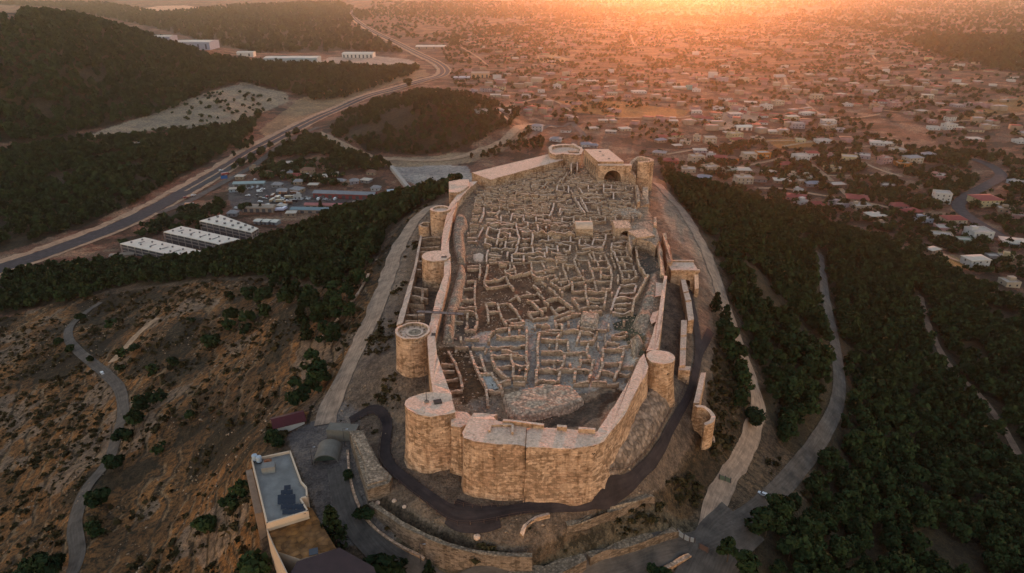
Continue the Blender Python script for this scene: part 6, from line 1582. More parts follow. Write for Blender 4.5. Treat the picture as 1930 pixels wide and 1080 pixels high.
# hut with the dark red roof
g = gnd(545, 803)
hut = tag(empty('hut', (g[0], g[1], g[2] - 0.3), 0.45), 'small hut with a dark red gable roof beside the gravel path', 'hut')
red = m_plain('dark_red_sheet', (0.075, 0.016, 0.018), 0.7, 0.2, 0.8); whitew = m_plain('whitewash', (0.55, 0.47, 0.40), 0.9, 0.15, 0.5)
mb = MB(); mb.box(-3.9, 3.9, -2.4, 2.4, -1.5, 2.6)
for sx in (-3.9, 3.9): mb.face([(sx, -2.4, 2.6), (sx, 2.4, 2.6), (sx, 0, 3.7)], 0)
mb.build('wall', [whitew], hut)
mb = MB()
for sy in (-1, 1): mb.face([(-4.4, sy * 2.9, 2.5), (4.4, sy * 2.9, 2.5), (4.4, 0, 3.83), (-4.4, 0, 3.83)], 0); mb.face([(-4.4, sy * 2.9, 2.4), (4.4, sy * 2.9, 2.4), (4.4, sy * 2.9, 2.5), (-4.4, sy * 2.9, 2.5)], 0)
mb.build('roof', [red], hut)
for yy in (-0.9, 0.9):
    mb = MB(); mb.face([(3.94, yy - 0.4, 1.1), (3.94, yy + 0.4, 1.1), (3.94, yy + 0.4, 2.1), (3.94, yy - 0.4, 2.1)], 0); mb.build('window', [dw_], hut)

# barrel-roofed shelter and concrete block on the parking
g = gnd(614, 874)
bs = tag(empty('barrel_shelter', (g[0], g[1], g[2]), 0.04), 'grey half-round vaulted shelter standing in the parking area', 'shelter')
conc = m_plain('grey_concrete', (0.17, 0.145, 0.115), 0.95, 0.25, 0.4)
n = 14; Rr = 3.25; Dp = 6.5; arc = [(-Rr * math.cos(math.pi * i / n), 2.7 * math.sin(math.pi * i / n)) for i in range(n + 1)]
mb = MB()
for i in range(n): mb.face([(arc[i][0], 0, arc[i][1]), (arc[i + 1][0], 0, arc[i + 1][1]), (arc[i + 1][0], Dp, arc[i + 1][1]), (arc[i][0], Dp, arc[i][1])], 0)
for i in range(n):
    k = 0.9; mb.face([(arc[i][0], 0, arc[i][1]), (arc[i][0] * k, 0, arc[i][1] * k), (arc[i + 1][0] * k, 0, arc[i + 1][1] * k), (arc[i + 1][0], 0, arc[i + 1][1])], 0)
    mb.face([(arc[i][0] * k, 0, arc[i][1] * k), (arc[i][0] * k, Dp - 0.2, arc[i][1] * k), (arc[i + 1][0] * k, Dp - 0.2, arc[i + 1][1] * k), (arc[i + 1][0] * k, 0, arc[i + 1][1] * k)], 0)
mb.face([(a_, Dp, z_) for a_, z_ in arc[::-1]], 0)
mb.build('shell', [conc], bs)
mb = MB(); mb.face([(a_ * 0.9, 1.2, z_ * 0.9) for a_, z_ in arc], 0); mb.build('end_wall', [m_plain('dull_green', (0.07, 0.085, 0.06), 0.9)], bs)
x, y = at(646, 806, -13.2)
mb = MB(); mb.box(-3.9, 3.9, -1.6, 1.6, -5, 0); tag(mb.build('concrete_block', [conc], None, (x, y, -13.0), -0.12), 'plain grey concrete block behind the vaulted shelter', 'concrete block')


def gate(pts, hgt, label, mat, n=2):
    o = tag(empty('metal_gate', (0, 0, 0)), label, 'gate')
    W = [gnd(*p) for p in pts]
    for i in range(len(W) - 1):
        a, b = W[i], W[i + 1]; mb = MB()
        d = (b - a); d[2] = 0; L = np.hypot(d[0], d[1]); d /= L; n_ = np.array([-d[1], d[0], 0]) * 0.05
        a = a + d * 0.15; b = b - d * 0.1
        for s_ in (-1, 1): mb.face([a + n_ * s_ + (0, 0, 0.15), b + n_ * s_ + (0, 0, 0.15), b + n_ * s_ + (0, 0, hgt), a + n_ * s_ + (0, 0, hgt)], 0)
        mb.face([a - n_ + (0, 0, hgt), b - n_ + (0, 0, hgt), b + n_ + (0, 0, hgt), a + n_ + (0, 0, hgt)], 0)
        mb.build('gate_leaf', [mat], o)
    for w in W:
        mb = MB(); mb.box(-0.12, 0.12, -0.12, 0.12, -0.5, hgt + 0.25); mb.build('post', [M['metal']], o, tuple(w))


gate([(1276, 1008), (1288, 1017), (1299, 1022), (1308, 1024)], 1.6, 'pale grey metal gate across the lower road by the fork', m_plain('galvanised', (0.22, 0.23, 0.24), 0.5, 0.15, 1.0, 0.4))
gate([(1317, 1034), (1334, 1043)], 1.7, 'single brown gate leaf on the rough bank right of the grey gate', m_plain('brown_paint', (0.09, 0.055, 0.045), 0.7))
gate([(1355, 904), (1366, 907), (1376, 911)], 1.5, 'dull green barrier gate across the right gravel path', m_plain('green_paint', (0.10, 0.12, 0.08), 0.7))

# flagpole, handrail, footbridge
x, y = at(804, 757, 4.3)
fp = tag(empty('flagpole', (x, y, 4.3)), 'thin dark flagpole on the broad near tower', 'flagpole')
mb = MB(); mb.cyl(0, 0, 0, 9.2, 0.09, 0.05, 8); mb.cyl(0, 0, 9.2, 9.36, 0.11, 0.05, 8); mb.build('pole', [M['metal']], fp)
mb = MB(); mb.cyl(0, 0, 0, 0.25, 0.6, 0.5, 12); mb.build('foot', [conc], fp)
fbm_ = M['metal']
fo = tag(empty('footbridge', (0, 0, 0)), 'dark metal footbridge with railings crossing the left castle wall', 'footbridge')
a, b = np.array(at(786, 586, 5.0)), np.array(at(874, 591, 5.0)); d = (b - a) / np.hypot(*(b - a)); n = np.array([-d[1], d[0]]) * 0.7; L = np.hypot(*(b - a))
mb = MB()
q = [a - n, b - n, b + n, a + n]; mb.face([(*p, 4.95) for p in q], 0); mb.face([(*p, 4.80) for p in q[::-1]], 0)
for i in range(4): mb.face([(*q[i], 4.8), (*q[(i + 1) % 4], 4.8), (*q[(i + 1) % 4], 4.95), (*q[i], 4.95)], 0)
mb.build('deck', [fbm_], fo)
for s_ in (-1, 1):
    for k in range(7):
        p = a + d * L * k / 6 + n * s_; mb = MB(); mb.box(-0.05, 0.05, -0.05, 0.05, 4.95, 6.0); mb.build('post', [fbm_], fo, (p[0], p[1], 0))
    mb = MB(); p, q_2 = a + n * s_, b + n * s_
    for zz in (5.45, 5.98): mb.face([(*p, zz), (*q_2, zz), (*q_2, zz + 0.08), (*p, zz + 0.08)], 0)
    mb.build('rail', [fbm_], fo)
for k in (0, 0.28, 0.72, 1.0):
    p = a + d * L * k; mb = MB(); mb.box(-0.1, 0.1, -0.1, 0.1, -7 if k < 0.3 else -1, 4.8); mb.build('leg', [fbm_], fo, (p[0], p[1], 0))
hl_ = [gnd(682, 700)[:2], gnd(712, 675)[:2], gnd(744, 648)[:2]]
railing('stair_rail', smooth_line([tuple(p) for p in hl_], 1.0), 0, 3.0, 'dark straight handrail climbing from the gravel path to the round ring-topped tower', M['metal'])

# a few big pale boulders near the gravel-topped bastion
for k, (px, py, s_, lab) in enumerate(((712, 949, 0.6, 'pale boulder just right of the gravel-topped bastion tip'), (743, 945, 0.55, 'pale boulder on the terrace between bastion tip and walkway'), (762, 956, 0.5, 'lone small pale boulder left of the walkway bend'), (899, 1014, 0.8, 'large round pale boulder on the terrace above the curving wall'), (820, 883, 0.7, 'pale rock at the foot of the near tower'))):
    g = gnd(px, py); r_ = np.random.default_rng(k)
    mb = MB(); nn_ = 10
    rings = [[(s_ * math.cos(i * math.tau / nn_) * math.cos(t) * r_.uniform(0.8, 1.15), s_ * math.sin(i * math.tau / nn_) * math.cos(t) * r_.uniform(0.8, 1.15), s_ * 0.8 * (math.sin(t) + 0.6)) for i in range(nn_)] for t in (-0.7, -0.1, 0.5, 1.1)]
    for l in range(3):
        for i in range(nn_): mb.face([rings[l][i], rings[l][(i + 1) % nn_], rings[l + 1][(i + 1) % nn_], rings[l + 1][i]], 0)
    mb.face(rings[3], 0)
    tag(mb.build('boulder', [M['top']], None, (g[0], g[1], g[2] - 0.1)), lab, 'boulder')

# lamp posts by the lower road and the parking
for px, py, lab in ((793, 1062, 'tall thin lamp post in front of the curving retaining wall'), (589, 876, 'thin lamp post at the left corner of the vaulted shelter'), (650, 842, 'thin lamp post between the concrete block and the gravel-topped bastion')):
    g = gnd(px, py); o = tag(empty('street_lamp', tuple(g)), lab, 'street lamp')
    mb = MB(); mb.cyl(0, 0, -0.3, 5.6, 0.10, 0.06, 8); mb.box(-0.05, 1.0, -0.04, 0.04, 5.55, 5.65); mb.build('pole', [M['metal']], o)
    mb = MB(); mb.box(0.7, 1.3, -0.14, 0.14, 5.45, 5.6, bottom=True); mb.build('lamp_head', [pan_f], o)

# ------------------------------------------------------------------ vehicles
CARCOL = {'white': (0.62, 0.60, 0.58), 'black': (0.02, 0.02, 0.022), 'grey': (0.18, 0.18, 0.18), 'red': (0.30, 0.04, 0.03), 'blue': (0.05, 0.10, 0.22), 'orange': (0.45, 0.16, 0.04), 'brown': (0.16, 0.07, 0.04), 'tan': (0.35, 0.25, 0.15), 'pale blue': (0.32, 0.40, 0.46), 'lilac': (0.50, 0.46, 0.55)}
CM = {k: m_plain('car_paint_' + k.replace(' ', '_'), c, 0.35, 0.05, 1.0, 0.5) for k, c in CARCOL.items()}
glass = m_plain('vehicle_glass', (0.02, 0.022, 0.026), 0.15, 0.1, 1.0, 0.6); tyre = m_plain('tyre', (0.015, 0.015, 0.015), 0.9)


def profile(mb, pts, w, m, win=None):
    """side profile (x along the car, z) pulled to width w"""
    h = w / 2
    mb.face([(x, -h, z) for x, z in pts], m); mb.face([(x, h, z) for x, z in pts[::-1]], m)
    n = len(pts)
    for i in range(n):
        a, b = pts[i], pts[(i + 1) % n]; mb.face([(a[0], h, a[1]), (b[0], h, b[1]), (b[0], -h, b[1]), (a[0], -h, a[1])], m)


def veh_meshes(kind, colr):
    body = MB(); cab = MB(); wh = MB()
    if kind == 'car':
        profile(body, [(-2.1, 0.35), (2.1, 0.35), (2.15, 0.7), (1.2, 0.92), (-1.9, 0.98), (-2.15, 0.7)], 1.72, 0)
        profile(body, [(-1.75, 1.42), (-1.72, 0.98), (0.95, 0.92), (0.25, 1.40), (-1.3, 1.46)], 1.45, 0)
        profile(cab, [(-1.80, 1.32), (-1.78, 1.0), (1.0, 0.95), (0.38, 1.32)], 1.50, 0)
        wx = (-1.3, 1.35); ww = 0.33
    elif kind == 'van':
        profile(body, [(-2.5, 0.4), (2.4, 0.4), (2.45, 1.0), (1.7, 1.25), (1.2, 2.15), (-2.5, 2.2)], 1.9, 0)
        profile(cab, [(0.3, 1.3), (1.72, 1.3), (1.3, 2.0), (0.3, 2.0)], 1.94, 0); wx = (-1.6, 1.6); ww = 0.36
    else:
        profile(body, [(-3.8, 0.9), (1.6, 0.9), (1.6, 2.7), (-3.8, 2.7)], 2.4, 1)
        profile(body, [(1.75, 0.6), (3.7, 0.6), (3.7, 1.6), (3.4, 2.5), (1.75, 2.55)], 2.3, 0)
        profile(cab, [(2.3, 1.6), (3.72, 1.6), (3.45, 2.3), (2.3, 2.3)], 2.34, 0); wx = (-2.8, -1.6, 2.7); ww = 0.5
    for x in wx:
        for s in (-1, 1):
            n = 10; y = s * (0.78 if kind == 'car' else 0.9)
            ring = [(x + ww * math.cos(i * math.tau / n), ww + ww * math.sin(i * math.tau / n)) for i in range(n)]
            for i in range(n):
                a, b = ring[i], ring[(i + 1) % n]; wh.face([(a[0], y - 0.11, a[1]), (b[0], y - 0.11, b[1]), (b[0], y + 0.11, b[1]), (a[0], y + 0.11, a[1])], 0)
            wh.face([(p[0], y + 0.11 * s, p[1]) for p in ring], 0)
    return body, cab, wh


VEH = {}


def vehicle(kind, colr, px, py, rz, label, group=None, load=None, big=False, flat=None):
    key = (kind, colr, load)
    if key not in VEH:
        b_, c_, w_ = veh_meshes(kind, colr)
        VEH[key] = (b_.mesh('body', [CM[colr], CM[load or colr]]), c_.mesh('window_band', [glass]), w_.mesh('wheels', [tyre]))
    g = gnd(px, py)
    o = empty({'car': 'car', 'van': 'van', 'truck': 'truck'}[kind], (g[0], g[1], g[2] + 0.12 + g[1] * 0.0006), rz)
    for nm, me in zip(('body', 'window_band', 'wheels'), VEH[key]): link(nm, me, o)
    tag(o, label, kind, group)
    return o


vehicle('car', 'white', 193, 705, 2.3, 'small white car driving down the winding road on the left slope').scale = (0.7,) * 3
vehicle('car', 'white', 1437, 934, 2.5, 'small white car on the right road near the fork').scale = (0.6,) * 3
vehicle('car', 'red', 350, 374, 0.75, 'dark red car on the highway near the three white-roofed halls')
vehicle('car', 'white', 365, 370, 0.75, 'pale car just ahead of the dark red car on the highway')
vehicle('truck', 'white', 358, 389, 0.15, 'truck with white cab and orange bed parked at the highway edge', load='orange')
vehicle('car', 'white', 417, 323, 0.8, 'white car on the far highway lane above the blue sign')
vehicle('truck', 'red', 425, 331, 0.8, 'dark red truck on the highway beside the blue road sign')
vehicle('car', 'white', 822, 126, 0.4, 'white car on the highway bend behind the mound')
LOT = [(260, 165, 'car', 'white'), (330, 178, 'car', 'grey'), (448, 212, 'van', 'white'), (485, 182, 'car', 'white'), (235, 222, 'van', 'white'), (305, 258, 'car', 'white'), (455, 334, 'car', 'white'), (462, 288, 'car', 'black'), (512, 296, 'car', 'grey'), (605, 325, 'truck', 'white'), (680, 292, 'truck', 'white'), (728, 298, 'car', 'white'), (780, 322, 'car', 'white'), (610, 272, 'truck', 'orange'), (655, 295, 'truck', 'brown'), (732, 240, 'truck', 'orange'), (868, 236, 'truck', 'brown'), (805, 288, 'truck', 'tan'), (640, 328, 'car', 'white'), (700, 338, 'truck', 'tan'), (792, 355, 'truck', 'orange'), (552, 385, 'van', 'white'), (965, 300, 'car', 'white'), (1008, 284, 'car', 'black'), (1035, 302, 'car', 'white'), (1065, 292, 'car', 'grey'), (1160, 306, 'van', 'white'), (1195, 284, 'car', 'grey'), (1240, 304, 'car', 'white'), (1278, 316, 'car', 'grey'), (1365, 306, 'van', 'white'), (1420, 284, 'car', 'red'), (1520, 274, 'van', 'pale blue'), (1680, 276, 'van', 'white'), (1722, 286, 'car', 'black'), (1812, 284, 'car', 'red'), (690, 440, 'truck', 'lilac'), (748, 430, 'truck', 'lilac'), (170, 412, 'car', 'white'), (712, 40, 'car', 'white'), (700, 390, 'truck', 'blue'), (395, 66, 'car', 'white'), (540, 268, 'car', 'red'), (860, 335, 'truck', 'black'), (1600, 340, 'car', 'tan'), (420, 258, 'car', 'black'), (365, 160, 'car', 'pale blue'), (425, 155, 'car', 'white')]
ZONES_ = [(lambda x: x < 560, 'in the open yard below the pale green shed'), (lambda x: x < 900, 'in the crowded truck yard'), (lambda x: True, 'parked in front of the red workshop')]
cnt = {}
for (x, y, kd, cl) in LOT:
    zn = [z for f, z in ZONES_ if f(x)][0]; cnt.setdefault((kd, cl, zn), []).append((x, y))
ORD = ['leftmost', 'second', 'third', 'fourth', 'fifth', 'sixth', 'seventh', 'eighth', 'ninth']
for (x, y, kd, cl) in LOT:
    zn = [z for f, z in ZONES_ if f(x)][0]; g_ = sorted(cnt[(kd, cl, zn)])
    nth = '' if len(g_) == 1 else (ORD[g_.index((x, y))] + (' ' if g_.index((x, y)) == 0 else ' from left '))
    vehicle(kd, cl, x / 6.433 + 420, y / 6.433 + 330, random.choice([0.0, 0.1, 1.4, 1.6, 3.1, 0.4]), (nth + cl + ' ' + kd + ' ' + zn).strip(), 'vehicles in the roadside yard', load={'white': 'tan', 'orange': 'brown'}.get(cl) if kd == 'truck' else None)

# ------------------------------------------------------------------ buildings of the valley
def mat_c(name, c, **k):
    if name not in M: M[name] = m_plain(name, c, **k)
    return M[name]


def quad_frame(px4, z):
    Q = [np.array(at(px, py, z)) for px, py in px4]
    return Q


hall_roof = m_plain('white_roof_sheet', (0.62, 0.54, 0.43), 0.7, 0.18, 0.12); hall_frame = m_plain('pale_concrete', (0.30, 0.24, 0.20), 0.9, 0.1)
dark_in = m_plain('door_and_shade_grey', (0.075, 0.066, 0.065), 0.8)  # shed doors; on the halls, painted shade inside the open storeys
HALLS = [([(226, 459), (334, 483), (391, 475.5), (272, 447)], 'nearest white-roofed industrial hall, partly hidden behind pines'),
         ([(308, 437), (412, 460), (452, 450.5), (342, 426)], 'middle one of the three white-roofed industrial halls'),
         ([(376, 416), (474, 438), (487, 430), (415, 404.5)], 'farthest of the three white-roofed halls, with many round roof vents')]
for hi, (q4, lab) in enumerate(HALLS):
    zr = -82.0; Q = quad_frame(q4, zr)
    o = tag(empty('industrial_hall', (0, 0, 0)), lab, 'hall', 'white-roofed halls by the highway')
    mb = MB(); mb.face([(*p, zr) for p in Q], 0)
    for i in range(4): a, b = Q[i], Q[(i + 1) % 4]; mb.face([(*a, zr - 0.5), (*b, zr - 0.5), (*b, zr), (*a, zr)], 0)
    mb.build('roof', [hall_roof], o)
    cen = sum(Q) / 4; mb = MB()
    I = [p + (cen - p) * 0.035 for p in Q]
    for i in range(4): a, b = I[i], I[(i + 1) % 4]; mb.face([(*a, -92), (*b, -92), (*b, zr - 0.5), (*a, zr - 0.5)], 0)
    mb.build('wall', [dark_in], o)  # dark faces stand for the shade inside the open storeys
    for (a, b, k) in ((Q[0], Q[1], 8), (Q[3], Q[0], 3), (Q[1], Q[2], 3)):
        for j in range(k + 1):
            p = a + (b - a) * (j / k) + (cen - a) * 0.012; mb = MB(); mb.box(-0.28, 0.28, -0.28, 0.28, -92, zr - 0.5); mb.build('column', [hall_frame], o, (p[0], p[1], 0))
        for zz in (-84.6, -87.2):
            d = (b - a) / np.hypot(*(b - a)); n = np.array([d[1], -d[0]]); mb = MB()
            for s in (0.06,): mb.face([(*(a + n * 0.12), zz), (*(b + n * 0.12), zz), (*(b + n * 0.12), zz + 0.45), (*(a + n * 0.12), zz + 0.45)], 0); mb.face([(*(a + n * 0.12), zz + 0.45), (*(b + n * 0.12), zz + 0.45), (*(b - n * 0.3), zz + 0.45), (*(a - n * 0.3), zz + 0.45)], 0)
            mb.build('beam', [hall_frame], o)
    vm = MB(); vm.cyl(0, 0, 0, 0.9, 0.55, 0.75, 10, 0); vm = vm.mesh('roof_vent', [m_plain('vent_grey', (0.16, 0.15, 0.14), 0.6)] if 'vent_grey' not in bpy.data.materials else [bpy.data.materials['vent_grey']])
    for u in range(6):
        for v in (0.28, 0.72):
            p = Q[0] * (1 - (u + 0.5) / 6) * (1 - v) + Q[1] * ((u + 0.5) / 6) * (1 - v) + Q[2] * ((u + 0.5) / 6) * v + Q[3] * (1 - (u + 0.5) / 6) * v
            link('roof_vent', vm, o, (p[0], p[1], zr), 0).scale = (1.5, 1.5, 1.3) if hi == 2 else (1, 1, 1)
    if hi < 2:
        ang = math.atan2(*(Q[3] - Q[0])[::-1])
        for u in range(4):
            p = Q[0] * (1 - (u + 0.8) / 5) * .5 + Q[1] * ((u + 0.8) / 5) * .5 + Q[2] * ((u + 0.8) / 5) * .5 + Q[3] * (1 - (u + 0.8) / 5) * .5
            mb = MB(); mb.box(-2.2, 2.2, -0.35, 0.35, 0, 0.3); mb.build('skylight', [bpy.data.materials['vent_grey']], o, (p[0], p[1], zr), ang)


def shed(px, py, wpx, depth, hgt, wallc, roofc, label, rz=0.0, cat='shed', gable=1.2, doors=4, name='shed', group=None):
    """a long low building; its front foot is at (px, py)"""
    g = gnd(px, py); dep = px_of(g[0], g[1], g[2])[2]; w = wpx / F * dep / max(0.6, abs(math.cos(rz)))
    o = tag(empty(name, (g[0], g[1], g[2] - 0.3), rz), label, cat, group)
    mb = MB(); mb.box(-w / 2, w / 2, 0, depth, -2, hgt)
    for sx in (-w / 2, w / 2): mb.face([(sx, 0, hgt), (sx, depth, hgt), (sx, depth / 2, hgt + gable)], 0)
    mb.build('wall', [wallc], o)
    mb = MB(); e = 0.5
    for y0, z0, y1, z1 in ((-e, hgt - 0.1, depth / 2, hgt + gable + 0.12), (depth + e, hgt - 0.1, depth / 2, hgt + gable + 0.12)):
        mb.face([(-w / 2 - e, y0, z0), (w / 2 + e, y0, z0), (w / 2 + e, y1, z1), (-w / 2 - e, y1, z1)], 0)
    for y0 in (-e, depth + e): mb.face([(-w / 2 - e, y0, hgt - 0.35), (w / 2 + e, y0, hgt - 0.35), (w / 2 + e, y0, hgt - 0.1), (-w / 2 - e, y0, hgt - 0.1)], 0)
    mb.build('roof', [roofc], o)
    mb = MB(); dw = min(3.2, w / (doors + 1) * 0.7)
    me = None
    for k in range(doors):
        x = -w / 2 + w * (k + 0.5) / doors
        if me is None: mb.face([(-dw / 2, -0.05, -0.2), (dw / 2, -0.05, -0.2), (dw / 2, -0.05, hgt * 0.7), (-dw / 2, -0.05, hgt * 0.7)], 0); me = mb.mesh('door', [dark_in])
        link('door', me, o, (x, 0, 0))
    return o


C_ = lambda n, c: mat_c(n, c, rough=0.85, var=0.18, scale=0.3)
shed(648, 375, 118, 9, 5.0, C_('red_wall', (0.22, 0.045, 0.04)), C_('grey_sheet', (0.22, 0.22, 0.22)), 'long red-walled workshop with a grey roof facing the yard', -0.12, 'workshop', 1.4, 9, 'workshop')
shed(469, 352, 57, 8, 3.6, C_('green_grey_wall', (0.16, 0.18, 0.17)), C_('pale_green_sheet', (0.28, 0.33, 0.31)), 'long pale green shed at the back of the left yard', 0.08, 'shed', 0.9, 5)
shed(612, 394, 76, 6, 3.8, C_('tan_wall', (0.30, 0.21, 0.15)), C_('pink_roof', (0.38, 0.14, 0.12)), 'long shed with a pinkish-red roof just behind the pine ridge', -0.06, 'shed', 1.0, 6)
shed(592, 402, 90, 7, 3.4, C_('tan_wall', (0.30, 0.21, 0.15)), C_('turquoise_roof', (0.17, 0.23, 0.24)), 'long shed with a dull turquoise roof below the pinkish-red roof', -0.06, 'shed', 0.8, 6)
shed(486, 400, 58, 9, 4.6, C_('tan_wall', (0.30, 0.21, 0.15)), C_('tan_roof', (0.30, 0.23, 0.17)), 'tan workshop with a flat tan roof in front of the truck yard', -0.04, 'workshop', 0.7, 5, 'workshop')
for k, (px, lab) in enumerate(((484, 'leftmost of three small white canopies behind the farthest hall'), (500, 'middle of three small white canopies behind the farthest hall'), (516, 'rightmost of three small white canopies behind the farthest hall'))):
    shed(px, 423 + k * 0.6, 12, 6, 3.0, C_('grey_wall', (0.20, 0.20, 0.20)), hall_roof, lab, -0.3, 'canopy', 0.5, 1, 'canopy')
shed(743, 369, 22, 8, 4.2, C_('pale_blue_wall', (0.36, 0.40, 0.42)), C_('pale_blue_sheet', (0.42, 0.46, 0.48)), 'pale blue shed at the end of the paved yard', 0.25, 'shed', 0.8, 2)
shed(1403, 246, 29, 12, 5, C_('white_wall', (0.60, 0.52, 0.44)), hall_roof, 'long white shed beside a round tree at the edge of the town', 0.05, 'shed', 1.2, 3)
shed(360, 92, 72, 50, 13, C_('blue_grey_wall', (0.30, 0.31, 0.36)), hall_roof, 'large warehouse with a pale roof behind the wooded hill', 0.0, 'warehouse', 1.5, 5, 'warehouse')
shed(303, 80, 36, 34, 11, C_('blue_grey_wall', (0.30, 0.31, 0.36)), hall_roof, 'smaller warehouse left of the large pale-roofed warehouse', 0.0, 'warehouse', 1.5, 3, 'warehouse')
shed(548, 120, 100, 36, 11, C_('turq_wall', (0.26, 0.34, 0.35)), hall_roof, 'long white-roofed factory with turquoise walls along the wood edge', 0.02, 'factory', 1.4, 3, 'factory')
shed(674, 109, 58, 34, 10, C_('white_wall', (0.60, 0.52, 0.44)), hall_roof, 'white factory building on the pale yard left of the highway', 0.0, 'factory', 1.2, 8, 'factory')
shed(811, 92, 56, 40, 6, C_('tan_wall', (0.30, 0.21, 0.15)), hall_roof, 'low white-roofed warehouse right of the highway', 0.0, 'warehouse', 1.0, 4, 'warehouse')
shed(462, 106, 30, 24, 8, C_('white_wall', (0.60, 0.52, 0.44)), hall_roof, 'small white-roofed factory left of the turquoise-walled factory', 0.1, 'factory', 1.2, 2, 'factory')
shed(905, 147, 34, 24, 9, C_('tan_wall2', (0.42, 0.27, 0.16)), C_('tan_roof', (0.30, 0.23, 0.17)), 'tan block building right of the highway bend', 0.0, 'building', 0.6, 4, 'building')
shed(870, 150, 30, 18, 4, C_('grey_wall', (0.20, 0.20, 0.20)), C_('pale_blue_sheet', (0.42, 0.46, 0.48)), 'pale canopy roof of a filling station at the highway bend', 0.0, 'canopy', 0.4, 2, 'canopy')
shed(230, 486, 40, 5, 2.5, C_('tan_wall', (0.30, 0.21, 0.15)), C_('tan_roof', (0.30, 0.23, 0.17)), 'low tan wall-like shed left of the nearest hall', 0.25, 'shed', 0.3, 1)
# concrete slipway wall on the pale yard
free_wall('concrete_wall', [(738, 312), (752, 330), (772, 354)], [-83, -83.5, -84], 3.5, 'sloping concrete retaining strip across the pale yard', [C_('pale_concrete2', (0.36, 0.30, 0.25)), C_('pale_concrete2', (0.36, 0.30, 0.25)), M['dark']], edge=0.0, jit=0.0, step=5)
# blue road sign
g = gnd(424, 343); sg = tag(empty('road_sign', tuple(g), 0.4), 'blue road sign beside the highway', 'road sign')
mb = MB(); mb.box(-3.0, 3.0, -0.08, 0.08, 3.2, 6.4, bottom=True); mb.build('panel', [C_('sign_blue', (0.02, 0.09, 0.24))], sg)
for sx in (-2, 2): mb = MB(); mb.cyl(sx, 0.15, -0.5, 6.0, 0.12, 0.12, 8); mb.build('post', [M['metal']], sg)

# ------------------------------------------------------------------ houses
WALLC = {'white': (0.62, 0.57, 0.52), 'cream': (0.52, 0.40, 0.28), 'pale yellow': (0.54, 0.43, 0.24), 'pink': (0.46, 0.25, 0.22), 'lilac': (0.38, 0.32, 0.33), 'pale green': (0.33, 0.40, 0.31), 'orange': (0.55, 0.20, 0.04), 'tan': (0.38, 0.26, 0.17), 'grey': (0.25, 0.23, 0.22), 'pale blue': (0.36, 0.41, 0.45), 'brown': (0.20, 0.12, 0.08), 'red': (0.36, 0.08, 0.05), 'teal': (0.16, 0.38, 0.34)}
WALLC = {k: tuple(0.66 * q for q in v) for k, v in WALLC.items()}
ROOFC = {'red': (0.24, 0.055, 0.045), 'grey': (0.26, 0.24, 0.23), 'brown': (0.17, 0.09, 0.06), 'pale': (0.50, 0.41, 0.32), 'blue': (0.21, 0.22, 0.24)}
pane_m = m_plain('window_pane', (0.035, 0.035, 0.04), 0.2, 0.2, 1.0, 0.5); tank_w = m_plain('tank_white', (0.6, 0.58, 0.55), 0.5)
WIN = {}
HOUSES = []


def house(px, py, wpx, wall, roof, st, rz=None, extra=None, name='house'):
    HOUSES.append(dict(px=px, py=py, w=wpx, wall=wall, roof=roof, st=st, rz=random.uniform(-0.45, 0.45) if rz is None else rz, lab=extra))


